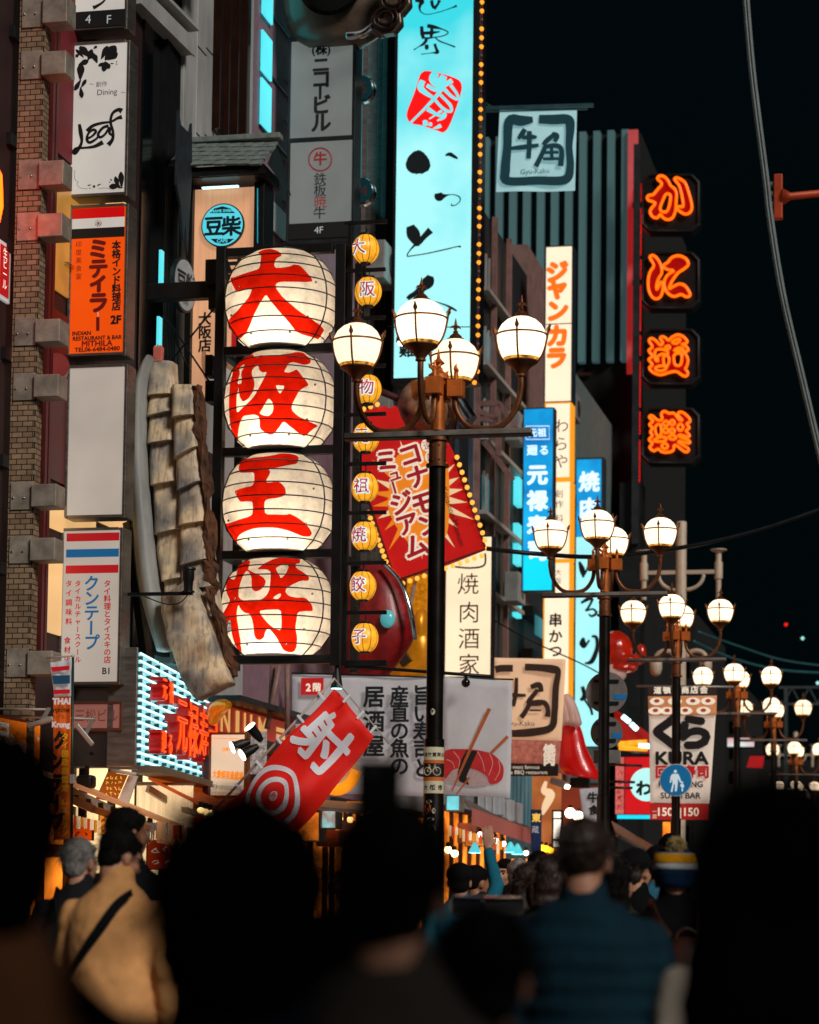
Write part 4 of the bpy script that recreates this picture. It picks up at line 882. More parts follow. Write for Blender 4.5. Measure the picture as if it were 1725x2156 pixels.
for x, y, r in ((818, 48, 25), (835, 8, 26), (846, -38, 26)):
    (X, Z) = B2.L(x, y); r = r/B2.k; mb = MB()
    mb.prism([(X+r*1.35*math.cos(a), Z+r*1.25*math.sin(a)) for a in [2*math.pi*i/8+.5 for i in range(8)]], -.12, .05); mb.build('plate', DM, B2.root, bevel=.02)
    mb = MB()
    for q, yy in ((1, -.16), (.62, -.17)): mb.tube([(X+r*q*math.cos(a), yy, Z+r*.9*q*math.sin(a)) for a in [2*math.pi*i/24 for i in range(24)]], .022, 6, True)
    mb.build('sucker', mat('sucker_bronze', '#3b2a24', .35, .8), B2.root, smooth=True)
# ------------------------------------------------------------------ tall cyan sign
CYS = em('cyan_sign_light', '#a6f2f4', 1.0, .05, .75, (1, 1, 1.0), base=.2, color2='#14d2e0')
n = CYS.node_tree; tc = n.nodes.new('ShaderNodeTexCoord'); sz = n.nodes.new('ShaderNodeSeparateXYZ'); n.links.new(tc.outputs['Object'], sz.inputs[0]); mr = n.nodes.new('ShaderNodeMapRange'); mr.inputs[1].default_value = 3.6; mr.inputs[2].default_value = -2.5; mr.inputs[3].default_value = -.34; mr.inputs[4].default_value = .3; n.links.new(sz.outputs['Z'], mr.inputs[0])
ad = n.nodes.new('ShaderNodeMath'); ad.operation = 'ADD'; nzn = [q for q in n.nodes if q.type == 'TEX_NOISE'][0]; rpn = [q for q in n.nodes if q.type == 'VALTORGB'][0]; n.links.new(nzn.outputs['Fac'], ad.inputs[0]); n.links.new(mr.outputs[0], ad.inputs[1]); n.links.new(ad.outputs[0], rpn.inputs[0])
B = Board('cyan_sign', 'very tall glowing cyan sign with black brush writing and a red seal', 'sign', (829, -260, 1010, 806), 36.5)
B.box('case', BLACK, 829, -260, 1010, 800, 0, .5, bevel=.01)
B.box('panel', CYS, 836, -258, 994, 790, -.012, -.001)
SEAL = mat('seal_red', '#f00808', .4, var=0, em='#f00a0a', es=.9)
# brush strokes, photo pixels
q = lambda zx, zy: (819.4+zx/4.3133/1.3913*1.0, zy/4.3133/1.3913)
q2 = lambda zx, zy: (819.4+zx/6.0, 316.3+zy/6.0)
q1 = lambda zx, zy: (819.4+zx/6.0, zy/6.0)
def st(fn, pts): return [(*fn(x, y), w_/6.0) for x, y, w_ in pts]
INKT = mat('brush_ink', '#04161b', .5, var=0)
B.ribbons('brush_lettering', INKT, [
    st(q1, [(330, 0, 40), (420, 10, 60), (390, 70, 40), (400, 140, 16), (480, 180, 10), (640, 150, 10), (780, 105, 12), (860, 75, 30)]), st(q1, [(640, 0, 50), (620, 50, 30), (570, 110, 50)]), st(q1, [(540, 0, 40), (550, 60, 40), (570, 105, 30)]),
    st(q1, [(415, 330, 40), (420, 420, 50), (440, 490, 40)]), st(q1, [(485, 325, 50), (560, 340, 50), (660, 365, 20), (750, 410, 16), (690, 455, 14), (560, 475, 16), (450, 490, 40)]), st(q1, [(545, 360, 36), (540, 420, 50), (535, 470, 30)]), st(q1, [(420, 420, 40), (540, 415, 40), (650, 402, 10)]),
    st(q1, [(480, 500, 40), (440, 555, 36), (380, 590, 12), (315, 632, 16)]), st(q1, [(590, 480, 16), (640, 520, 18), (740, 560, 16), (840, 598, 20)]), st(q1, [(475, 565, 40), (480, 600, 54), (475, 630, 30)]), st(q1, [(580, 555, 36), (600, 620, 36), (615, 665, 44), (540, 672, 12), (410, 688, 12)]),
    st(q2, [(715, 70, 20), (770, 55, 50), (820, 80, 44), (870, 110, 24)]),
    st(q2, [(625, 545, 90), (640, 590, 120), (700, 580, 50), (760, 565, 14), (830, 565, 12), (890, 590, 16), (900, 640, 14), (850, 690, 12), (795, 700, 16), (795, 675, 12)]),
    st(q2, [(270, 960, 100), (310, 1060, 170), (350, 1160, 110), (360, 1215, 60)]), st(q2, [(530, 1010, 90), (450, 1090, 70), (380, 1170, 70)]), st(q2, [(330, 1200, 30), (260, 1280, 16), (235, 1340, 16), (300, 1335, 14), (480, 1305, 14), (700, 1255, 16), (860, 1215, 14), (910, 1215, 30)]),
    st(q2, [(530, 1585, 80), (500, 1660, 150), (430, 1730, 110), (350, 1800, 70), (270, 1850, 60), (240, 1880, 50)]), st(q2, [(320, 1855, 30), (420, 1875, 10), (560, 1900, 8), (700, 1940, 20), (800, 1985, 30), (860, 2020, 16)])], -.016)
rr = random.Random(2)
blob = [q2(370+150*math.cos(a)*(1+rr.uniform(-.03, .04))+20*math.sin(a*2), 155+150*math.sin(a)*(1+rr.uniform(-.03, .04))) for a in [2*math.pi*i/60 for i in range(60)]]
B.poly('ink_blot', INKT, [blob], -.02)
# kanji 心斎橋-like small ink scribble low on the sign, mostly hidden by the lamp
B.text('ink_lettering', INKT, [('難', 858, 735, 34, {'bold': .03})], -.016)
# red seal with its white brush marks cut through
B.poly('seal', SEAL, [[q1(*p) for p in spline([(490, 898), (650, 930), (860, 1000), (920, 1080), (905, 1200), (840, 1400), (760, 1600), (690, 1675), (600, 1650), (420, 1590), (280, 1560), (225, 1480), (240, 1380), (320, 1180), (390, 960), (430, 910)], 4, True)]], -.014)
B.ribbons('seal_lettering', CYS, [st(q1, [(600, 920, 90), (560, 1000, 110), (640, 1060, 120), (700, 960, 80)]), st(q1, [(430, 1020, 70), (400, 1110, 80), (470, 1180, 60), (560, 1240, 40), (640, 1330, 36), (720, 1400, 40), (790, 1410, 30), (780, 1340, 40), (720, 1270, 36), (650, 1200, 40)]),
    st(q1, [(480, 1080, 50), (600, 1140, 50), (720, 1070, 60), (800, 1020, 60)]), st(q1, [(700, 1130, 50), (790, 1220, 40), (870, 1260, 30), (860, 1190, 34), (780, 1080, 40)]), st(q1, [(700, 1080, 50), (600, 1220, 46), (470, 1360, 36), (360, 1470, 30), (275, 1555, 30)]),
    st(q1, [(490, 1380, 60), (570, 1430, 44), (650, 1470, 30), (710, 1440, 40), (690, 1490, 44), (610, 1530, 14)]), st(q1, [(670, 1405, 40), (600, 1450, 24), (510, 1510, 14)]), st(q1, [(430, 1560, 60), (460, 1560, 76), (495, 1560, 50)]), st(q1, [(505, 1570, 40), (525, 1575, 50), (548, 1575, 36)]), st(q1, [(660, 1590, 50), (620, 1610, 40), (560, 1630, 12)])], -.0165)
BULB = em('amber_bulb', '#ff9a2a', 1.5, .1); BULBOFF = mat('dead_bulb', '#6b5a50', .4, var=0)
T = Board('bulb_string', 'string of round amber bulbs down the outer edge of the tall cyan sign', 'light string', (1000, -20, 1020, 806), 36.4)
T.tubes('cord', mat('red_cord', '#6a1c10', .6), [[(1016, -20, 0), (1011, 400, 0), (1006, 803, 0), (944, 805, 0)]], .012)
on = []; off = []
for i in range(43):
    y = -15+i*18.95*1.0; x = 1016-10*(y+20)/823; X, Z = T.L(x, y); (off if i % 4 == 3 else on).append((X, -.03, Z))
for x in (1000, 985, 970, 945): X, Z = T.L(x, 804); on.append((X, -.03, Z))
many('bulb', BULB, T.root, on, .036); many('dead_bulb', BULBOFF, T.root, off, .026)
T = Board('hanging_lamp', 'white cone lamp on a thin wire in front of the tall cyan sign', 'lamp', (830, 670, 870, 730), 30)
X, Z = T.L(849, 712); mb = MB(); mb.lathe([(.09, -.05), (.085, 0), (.05, .06), (.02, .1), (.02, .13)], 18, (X, 0, Z)); mb.build('shade', mat('teal_shade', '#1c4a50', .4), T.root, smooth=True)
mb = MB(); mb.ball((X, 0, Z-.05), (.075, .075, .05), 14, 8); mb.build('bulb', em('lamp_white', '#fff6e8', 5, 0), T.root, smooth=True)
T.tubes('wire', BLACK, [[(815, 687, 0), (849, 690, 0), (1000, 688, 0)]], .006)
# ------------------------------------------------------------------ square brush flag high over the street
def frame_strokes(o):  # hand painted square border
    f = lambda x, y: (1403+0, 0)
FT = mat('teal_white_cloth', '#a9c4c6', .8, var=.15, nscale=2, bump=.1, em='#9cd2d6', es=.52)  # emission stands in for light falling on the flag
FI = mat('teal_ink_cloth', '#0d3a44', .8, var=.1, em='#0d4a56', es=.2)
z1 = lambda x, y: (1006.3+x*.41666, 143.75+y*.41666)
def stz(pts): return [(*z1(x, y), w_*.41666) for x, y, w_ in pts]
B = Board('square_flag', 'white square flag with teal brush writing hanging from a pole against the night sky', 'flag', (1040, 222, 1250, 404), 39)
mb = MB(); v = []; f = []; n = 16
for j in range(n+1):
    for i in range(n+1):
        s_, t = i/n, j/n; x = (1052+(1215-1052)*s_)*(1-t)+(1044+(1211-1044)*s_)*t; y = (232+(-2)*s_)*(1-t)+(404-2*s_)*t; X, Z = B.L(x, y); v.append((X, .02*math.sin(s_*9+t*2)*t, Z))
for j in range(n):
    for i in range(n): a = j*(n+1)+i; f.append((a, a+1, a+n+2, a+n+1))
MB().add(v, f).build('cloth', FT, B.root, smooth=True)
B.ribbons('brush_border', FI, [stz([(280, 262, 30), (220, 268, 54), (160, 270, 50), (150, 400, 44), (140, 520, 50), (150, 572, 44), (300, 570, 44), (440, 566, 46), (468, 500, 40), (462, 400, 36), (468, 300, 46), (455, 262, 50), (380, 262, 50), (310, 260, 44)])], -.03)
B.ribbons('brush_lettering', FI, [stz([(240, 310, 24), (222, 340, 28), (205, 360, 14)]), stz([(225, 355, 18), (270, 350, 26), (300, 352, 14)]), stz([(170, 408, 18), (230, 402, 26), (310, 392, 18)]), stz([(262, 320, 26), (262, 390, 26), (258, 460, 24)]),
    stz([(375, 335, 20), (400, 345, 30), (390, 375, 20)]), stz([(385, 340, 22), (350, 370, 26), (330, 390, 16)]), stz([(345, 395, 24), (325, 440, 24), (295, 500, 26)]), stz([(340, 400, 22), (400, 395, 26), (425, 420, 26), (420, 498, 30)]), stz([(370, 385, 20), (375, 420, 18), (375, 470, 20)]), stz([(340, 430, 16), (410, 428, 16)]), stz([(330, 462, 16), (410, 460, 16)])], -.034)
B.text('lettering', FI, [('Gyu-Kaku', 1127, 361, 15)], -.03)
mb = MB()
X0, Z0 = B.L(1003, 228); X1, Z1 = B.L(1250, 222); mb.obox((X0, 0, Z0), (X1, 0, Z1), .05, .06); X2, Z2 = B.L(1004, 205); X3, Z3 = B.L(1045, 230); mb.obox((X2, 0, Z2), (X3, 0, Z3), .02, .02); mb.obox((X0, 0, Z0-.06), (X1-.1, 0, Z1-.06), .02, .02)
mb.build('pole', mat('teal_steel', '#4c7a80', .4, .7), B.root)
# ------------------------------------------------------------------ tilted museum sign with octopus
B = Board('tilted_sign', 'tilted red sign with a cream and orange sunburst and boxed katakana', 'sign', (740, 855, 1027, 1222), 33)
RD = mat('sign_red', '#c00a0a', .5, var=.12, em='#c00a08', es=.42); CRM = mat('cream_print', '#e6cfa4', .5, var=.05, em='#e6c896', es=.5); ORP = mat('orange_print', '#e8871a', .5, var=.1, em='#e8821a', es=.5)
z2 = lambda x, y: (704.4+x/4.8, 812.2+y/4.8)
outl = [(195, 300), (250, 262), (400, 220), (510, 200), (560, 220), (620, 195), (650, 290), (720, 430), (830, 500), (1000, 540), (1140, 560), (1220, 730), (1520, 1640), (1130, 1800), (620, 1965), (500, 1600), (330, 1120), (200, 760)]
B.poly('board', RD, [[z2(*p) for p in outl]], -.001, -.12)
ctr = (860, 1130); rays = MB(); rays2 = MB()
def inpoly(p):
    c = False; n = len(outl)
    for i in range(n):
        a, b = outl[i], outl[i-1]
        if (a[1] > p[1]) != (b[1] > p[1]) and p[0] < (b[0]-a[0])*(p[1]-a[1])/(b[1]-a[1])+a[0]: c = not c
    return c
for i in range(22):
    a = 2*math.pi*i/22+.1; L_ = 640 if i % 2 else 500
    while L_ > 200 and not inpoly((ctr[0]+L_*math.cos(a), ctr[1]+L_*math.sin(a))): L_ -= 15
    L_ *= .97; pts = [B.L(*z2(ctr[0]+q*math.cos(b), ctr[1]+q*math.sin(b))) for q, b in ((150, a-.25), (300, a-.125), (L_, a), (300, a+.125), (150, a+.25))]
    (rays if (math.cos(a) > -.2 or i % 3 == 0) else rays2).add([(x, -.004-.0002*i, z) for x, z in pts], [tuple(range(5))])
rays.build('cream_ray', CRM, B.root); rays2.build('orange_ray', ORP, B.root)
B.poly('orange_middle', ORP, [[z2(*p) for p in spline([(640, 700), (900, 640), (1130, 760), (1160, 1250), (1100, 1560), (800, 1620), (560, 1300), (560, 1000)], 4, True)]], -.0095)
CRW = mat('cream_white_box', '#e8dcc8', .5, var=.05, em='#e8dcc8', es=.55); RLT = mat('deep_red_letters', '#a0101c', .5, var=0, em='#a0101c', es=.35)
tl = R(17)
its = [('ミ', 530, 760, 250), ('ュ', 610, 900, 150), ('ー', 610, 1030, 150), ('ジ', 680, 1190, 250), ('ア', 740, 1400, 240), ('ム', 830, 1620, 260), ('コ', 770, 700, 250), ('ナ', 850, 920, 250), ('モ', 900, 1190, 260), ('ン', 960, 1400, 250)]
B.text('letter_boxes', CRW, [(c, *z2(x, y), s_/4.8, {'rot': tl+(R(90) if c == 'ー' else 0), 'bold': .125}) for c, x, y, s_ in its], -.012)
B.text('lettering', RLT, [(c, *z2(x, y), s_/4.8, {'rot': tl+(R(90) if c == 'ー' else 0), 'bold': .035}) for c, x, y, s_ in its], -.018)
mb = MB()
for x, y in ((945, 600), (985, 720)): B.disc(mb, *z2(x, y), 14, -.016, -.013, 24)
mb.build('round_badge', CRW, B.root); B.text('badge_lettering', RLT, [('道', *z2(945, 600), 21, {'rot': tl}), ('頓', *z2(985, 720), 21, {'rot': tl})], -.018)
B.text('small_lettering', INK, [('Konamon-Museum', *z2(1205, 1320), 17, {'rot': R(-72), 'sx': 1.0})], -.014)
on = []; e = [z2(1245, 730), z2(1550, 1640), z2(620, 1975)]; e2 = [z2(480, 1600), z2(330, 1180)]; e3 = [z2(230, 260), z2(440, 190)]
def along_px(a, b, n): return [(a[0]+(b[0]-a[0])*i/n, a[1]+(b[1]-a[1])*i/n) for i in range(n+1)]
for x, y in along_px(e[0], (e[1][0], e[1][1]), 12)+along_px(z2(1490, 1720), z2(700, 2000), 11)+along_px(z2(590, 1950), z2(350, 1290), 12)+along_px(*e3, 3): X, Z = B.L(x, y); on.append((X, -.05, Z))
many('bulb', em('warm_bulb', '#ffa23a', 1.7, .1), B.root, on, .034)
B.tubes('edge', mat('maroon_edge', '#4a0a0a', .5), [[(*z2(1215, 730), .0), (*z2(1525, 1645), .0), (*z2(620, 1970), .0), (*z2(340, 1150), .0)]], .02)
# brown takoyaki ball over the sign
T = Board('ball_ornament', 'brown mottled ball ornament with a strapped silver tube, behind the lamp post', 'ornament', (836, 800, 1000, 915), 33.6)
X, Z = T.L(897, 855); mb = MB(); mb.ball((X, 0, Z), (.40, .38, .40), 28, 18); mb.build('ball', mat('mottled_brown', '#b08a68', .45, var=.9, nscale=4.5, dark='#120c0a'), T.root, smooth=True)
(X0, Z0), (X1, Z1) = T.L(968, 850), T.L(995, 868); mb = MB(); mb.tube([(X0-.1, -.1, Z0+.12), (X1-.02, -.15, Z1-.16)], .13, 16); mb.build('tube', CHROME, T.root, auto=40)
T.tubes('bracket', mat('rusty_lattice', '#4c1d16'), [[(770, 828, .1), (800, 822, .1), (840, 838, .1)]], .05)
T = Board('octopus_model', 'big glossy red octopus head with a pale cyan eye under the tilted sign', 'sculpture', (725, 1150, 880, 1420), 32.2)
OR = mat('octopus_red', '#960c10', .38, var=.4, nscale=5, bump=.15, bscale=20, coat=.1)
pts = [(770, 1180, 30), (785, 1230, 60), (790, 1290, 78), (785, 1340, 84), (765, 1400, 66), (750, 1440, 40)]
mb = MB(); v = []; f = []; n = 20
for x, y, h in spline(pts, 4):
    X, Z = T.L(x, y); r = h/T.k
    for k in range(n): a = 2*math.pi*k/n; v.append((X+r*math.cos(a), .15+r*.7*math.sin(a), Z))
m = len(v)//n
for i in range(m-1):
    for k in range(n): f.append((i*n+k, i*n+(k+1) % n, (i+1)*n+(k+1) % n, (i+1)*n+k))
f += [tuple(range(n)), tuple((m-1)*n+k for k in range(n))]; mb.add(v, f); mb.build('body', OR, T.root, smooth=True)
mb = MB(); X, Z = T.L(826, 1308); mb.ball((X, -.28, Z), (.1, .07, .12), 16, 10); mb.build('eye', mat('cyan_eye', '#58b8c0', .2, var=.2, em='#58b8c0', es=.4), T.root, smooth=True)
T.tubes('chrome_arc', CHROME, [spline([(812, 1190, -.1), (850, 1230, -.2), (872, 1290, -.25), (880, 1350, -.2)], 5)], .035, 8)
T = Board('golden_display', 'golden food display with grey spatulas beside the red octopus', 'display', (815, 1200, 905, 1420), 33.3)
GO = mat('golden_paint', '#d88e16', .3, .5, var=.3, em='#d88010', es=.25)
mb = MB()
for x, y, rx, rz in ((840, 1370, 34, 60), (880, 1370, 34, 62), (862, 1400, 44, 34), (888, 1320, 18, 40)): X, Z = T.L(x, y); mb.ball((X, 0, Z), (rx/T.k, .2, rz/T.k), 18, 12)
o = mb.build('heap', GO, T.root, smooth=True); rm = o.modifiers.new('r', 'REMESH'); rm.mode = 'VOXEL'; rm.voxel_size = .03; rm.use_smooth_shade = True
T.box('panel', em('golden_mosaic', '#d88410', .75, .5, 22), 848, 1205, 892, 1310, .25, .3)
mb = MB(); (X0, Z0), (X1, Z1) = T.L(888, 1195), T.L(866, 1310); mb.obox((X0, -.2, Z0), (X1, -.24, Z1), .09, .05); (X2, Z2) = T.L(856, 1336); mb.obox((X1, -.24, Z1), (X2, -.25, Z2), .12, .04); mb.build('spatula', mat('spatula_pink', '#b89a88', .4, .4), T.root, bevel=.01)
mb = MB(); (X0, Z0), (X1, Z1) = T.L(848, 1372), T.L(868, 1402); mb.obox((X0, -.3, Z0), (X1, -.3, Z1), .1, .16); mb.build('clamp', mat('brown_clamp', '#3a2418', .5), T.root, bevel=.01)
# ------------------------------------------------------------------ backlit signs down the street
CRL = em('cream_backlight', '#ffe3bd', 1.05, .1, 1.5)
B = lightbox('backlit_sign', 'cream backlit sign with four thin black kanji right of the lamp post', (936, 1128, 1037, 1427), 42, CRL, .3, 3, BLACK)
B.text('lettering', INK, [('焼', 986, 1230, 48), ('肉', 988, 1290, 48), ('酒', 988, 1345, 48), ('家', 988, 1400, 48)], -.011)
B.ribbons('brush_border', INK, [[(950, 1192, 4), (990, 1196, 4), (1020, 1190, 4), (1022, 1165, 4)]], -.011)
CRY = em('cream_yellow_backlight', '#ffe8c8', 1.1, .08, 1.2)
KB = dict(depth=.35, rim=2.5)
B = lightbox('backlit_sign', 'tall slim cream sign with heavy orange katakana beside the striped building', (1147, 517, 1206, 847), 50, CRY, .5, 2.5, mat('navy_case', '#0d2a33', .5))
OL = mat('orange_letters', '#e85c08', .5, var=0, em='#ff6a10', es=.9)
B.text('lettering', OL, [('ジ', 1173, 573, 48, {'bold': .07}), ('ャ', 1173, 606, 50, {'bold': .07}), ('ン', 1174, 655, 48, {'bold': .07}), ('カ', 1174, 708, 48, {'bold': .07}), ('ラ', 1172, 754, 48, {'bold': .07})], -.011)
B.box('divider', INK, 1150, 681, 1203, 683, -.012, -.0065)
AMB = mat('amber_case', '#e08a14', .5, var=0, em='#f09a18', es=.8)
B = lightbox('backlit_sign', 'amber rimmed cream sign with loose black script under the orange katakana sign', (1147, 847, 1203, 1008), 50, CRY, .5, 3, AMB)
B.text('lettering', INK, [('わ', 1183, 897, 32), ('ら', 1182, 935, 32), ('や', 1182, 972, 32)], -.011)
B = lightbox('backlit_sign', 'amber rimmed cream sign with small upright script, half behind the blue sign', (1146, 1012, 1203, 1180), 50, CRY, .5, 3, AMB)
B.text('lettering', INK, [('創作', 1178, 1040, 18, {'v': 1, 'pitch': 22}), ('料理', 1178, 1092, 18, {'v': 1, 'pitch': 22})], -.011)
B = lightbox('backlit_sign', 'amber rimmed cream sign with brushed kushikatsu lettering, lowest of its column', (1144, 1182, 1201, 1470), 50, CRY, .5, 3, AMB)
B.text('lettering', INK, [('串', 1170, 1306, 30, {'bold': .03}), ('か', 1170, 1340, 30, {'bold': .03}), ('つ', 1170, 1371, 30, {'bold': .03}), ('大阪', 1176, 1205, 14, {'v': 1, 'pitch': 18})], -.011)
BLU = em('blue_backlight', '#16aee8', 1.1, .1, 1.0, (1, 1, 1.2), color2='#0758a8', base=.2)
B = lightbox('backlit_sign', 'bright blue sign with a column of white kanji, left of the cream column', (1100, 858, 1166, 1245), 46, BLU, .3, 2.5, mat('grey_case', '#3c4a50', .5, .5))
B.box('cyan_foot', em('cyan_foot', '#10d6f0', 1.1, .1), 1103, 1170, 1163, 1242, -.0085, -.0065)
WT = em('white_blue_lettering', '#dcf6ff', 1.15, .05)
B.text('lettering', WT, [('元祖', 1132, 911, 19, {'bold': .03}), ('廻', 1121, 948, 23, {'bold': .03}), ('る', 1146, 948, 22, {'bold': .03}), ('元', 1132, 1000, 44, {'bold': .05}), ('禄', 1132, 1055, 44, {'bold': .05}), ('寿', 1132, 1108, 44, {'bold': .05}), ('司', 1132, 1160, 44, {'bold': .05})], -.012)
B.tubes('name_box', WT, [[(1108, 897, -.012), (1157, 897, -.012), (1157, 925, -.012), (1108, 925, -.012)]], .008, 4, True)
B = Board('backlit_sign', 'pale cyan sign with black brush kana below a blue head with two kanji', 'sign', (1211, 962, 1270, 1572), 56)
B.box('case', mat('grey_case', '#3c4a50'), 1211, 962, 1270, 1572, 0, .4)
B.box('head_panel', BLU, 1214, 966, 1266, 1129, -.012, -.001); B.box('panel', em('pale_cyan_backlight', '#a6f2f6', 1.05, .12, 1.2), 1212, 1130, 1265, 1570, -.012, -.001)
B.text('white_lettering', WT, [('焼', 1241, 1014, 44, {'bold': .04}), ('肉', 1241, 1070, 44, {'bold': .04})], -.018)
z3 = lambda x, y: (1006.3+x*.25, 1150+y*.25)
s3 = lambda pts: [(*z3(x, y), w_*.25) for x, y, w_ in pts]
B.ribbons('brush_lettering', INKT, [s3([(855, 130, 20), (880, 200, 50), (890, 265, 16)]), s3([(935, 150, 12), (915, 210, 18), (895, 250, 10)]), s3([(870, 480, 20), (930, 445, 34), (965, 450, 24), (930, 520, 20), (910, 545, 16), (970, 530, 18), (1000, 565, 24), (960, 590, 22), (935, 570, 12)]),
    s3([(890, 770, 20), (885, 820, 60), (900, 850, 20), (940, 790, 20)]), s3([(960, 760, 20), (1000, 770, 30), (1005, 860, 36), (960, 970, 40), (900, 985, 10)]), s3([(880, 1180, 30), (900, 1250, 40), (870, 1300, 26)]), s3([(900, 1290, 20), (950, 1360, 24), (965, 1420, 20)]), s3([(860, 1290, 16), (930, 1270, 20), (1000, 1250, 12)])], -.018)
# neon characters
NP = mat('neon_backing', '#0b0e10', .5, .3, var=.3); NRED = em('red_character', '#b00604', .65, .12, 3)
NTUB = em('orange_neon_tube', '#ff6206', 2.0, .12, 4)
za = lambda x, y: (1336.9+x*.14668, 352.2+y*.14668)
zb = lambda x, y: (1336.9+x*.14668, 682.8+y*.14668)
NEON = {'か': (za, [[(330,180),(370,140),(440,160),(490,220),(520,280),(580,330),(605,400),(600,520),(590,640),(550,740),(480,770),(410,740),(370,695),(330,745),(260,725),(225,660),(250,600),(300,530),(200,490),(185,450),(210,420),(270,410),(330,340),(390,270),(380,230)],[(370,600),(410,490),(450,410),(490,400),(520,430),(510,530),(480,630),(440,660),(390,650)],[(575,190),(620,170),(720,230),(760,320),(800,450),(825,570),(810,650),(750,690),(680,670),(605,605),(650,580),(700,580),(690,470),(660,330),(630,260)]]),
 'に': (za, [[(220,1310),(270,1280),(330,1330),(380,1420),(395,1530),(350,1610),(320,1700),(320,1770),(350,1720),(385,1660),(410,1700),(405,1800),(370,1880),(310,1905),(250,1870),(205,1770),(200,1620),(230,1510),(280,1420)],[(420,1420),(480,1380),(540,1310),(640,1285),(740,1330),(775,1410),(720,1470),(630,1530),(560,1620),(520,1690),(500,1760),(570,1720),(650,1690),(730,1720),(790,1810),(795,1860),(740,1875),(670,1840),(580,1870),(500,1840),(440,1760),(430,1650),(480,1560),(570,1500),(500,1490),(430,1460)]]),
 '道': (zb, [[(210,250),(250,215),(310,250),(370,310),(410,280),(370,220),(400,190),(450,210),(490,245),(540,200),(620,165),(700,190),(760,260),(730,290),(680,300),(740,330),(775,380),(740,405),(690,400),(740,450),(770,530),(750,620),(730,650),(770,710),(740,760),(680,740),(600,690),(500,705),(380,740),(270,705),(215,640),(260,590),(205,520),(260,470),(205,390),(260,340)],[(300,400),(370,370),(470,400),(470,450),(400,440),(330,480),(340,540),(300,520)],[(420,480),(480,470),(500,540),(470,610),(430,600)],[(300,640),(380,610),(460,620),(430,670),(340,680)],[(570,460),(620,430),(680,450),(665,590),(590,600),(570,540)],[(440,350),(490,320),(510,350),(470,375)],[(540,270),(620,225),(660,240),(600,290)],[(570,390),(640,350),(700,370),(640,395)]]),
 '楽': (zb, [[(215,1350),(250,1320),(340,1390),(400,1370),(385,1300),(430,1260),(500,1290),(570,1290),(640,1380),(690,1390),(630,1320),(640,1275),(700,1280),(780,1350),(800,1410),(750,1440),(790,1500),(740,1540),(790,1600),(770,1630),(660,1600),(640,1620),(780,1680),(785,1720),(650,1690),(640,1710),(770,1790),(770,1830),(720,1840),(580,1740),(560,1820),(480,1850),(390,1840),(340,1800),(280,1830),(220,1780),(260,1720),(210,1670),(260,1610),(230,1560),(260,1500),(215,1450),(270,1400)],[(300,1490),(340,1450),(380,1470),(380,1600),(320,1600)],[(410,1440),(450,1400),(490,1430),(455,1475)],[(510,1420),(550,1385),(580,1430),(540,1460)],[(410,1540),(450,1500),(490,1540),(450,1575)],[(505,1540),(545,1505),(580,1550),(535,1575)],[(620,1490),(660,1440),(700,1490),(660,1540)],[(490,1630),(550,1600),(600,1640),(545,1665)],[(290,1670),(370,1630),(450,1640),(430,1690),(300,1690)],[(390,1760),(440,1720),(480,1760),(440,1800)]])}
for ch, y0, y1 in (('か', 366, 490), ('に', 530, 652), ('道', 692, 812), ('楽', 858, 978)):
    B = Board('neon_sign', 'black eight-cornered panel with an orange neon %s' % ch, 'sign', (1350, y0, 1474, y1), 64, group='neon characters beside the striped building')
    c = 16; mb = MB(); oc = [(1350+c, y0), (1474-c, y0), (1474, y0+c), (1474, y1-c), (1474-c, y1), (1350+c, y1), (1350, y1-c), (1350, y0+c)]
    mb.prism([B.L(*p) for p in oc], .0, .45); mb.build('panel', NP, B.root, bevel=.03)
    B.tubes('panel_edge', mat('panel_edge_metal', '#2c3236', .4, .6), [[(p[0]+(3 if p[0] < 1410 else -3), p[1]+(3 if p[1] < (y0+y1)/2 else -3), -.04) for p in oc]], .03, 5, True)
    fn, cs = NEON[ch]; cs = [[fn(*p) for p in spline(c_, 3, True)] for c_ in cs]
    B.poly('character', NRED, cs, -.06)
    B.tubes('neon_tube', NTUB, [[(x, y, -.12) for x, y in c_] for c_ in cs], .036, 6, True)
    mb = MB(); (X, Z) = B.L(1350, (y0+y1)/2); mb.box(X-.25, X+.01, .1, .25, Z-.06, Z+.06); mb.build('stub', BLACK, B.root)
T = Board('neon_mast', 'grey steel mast carrying the four neon characters', 'mast', (1335, 300, 1350, 1000), 64)
mb = MB(); X, Z = T.L(1341, 300); X2, Z2 = T.L(1341, 1140); mb.box(X-.09, X+.09, .05, .25, Z2, Z); mb.build('mast', mat('mast_grey', '#3a3c40', .5, .5), T.root)
mb = MB(); T.rb(mb, 1300, 1010, 1345, 1800, .3, 1.2); mb.build('base', DARKC, T.root)
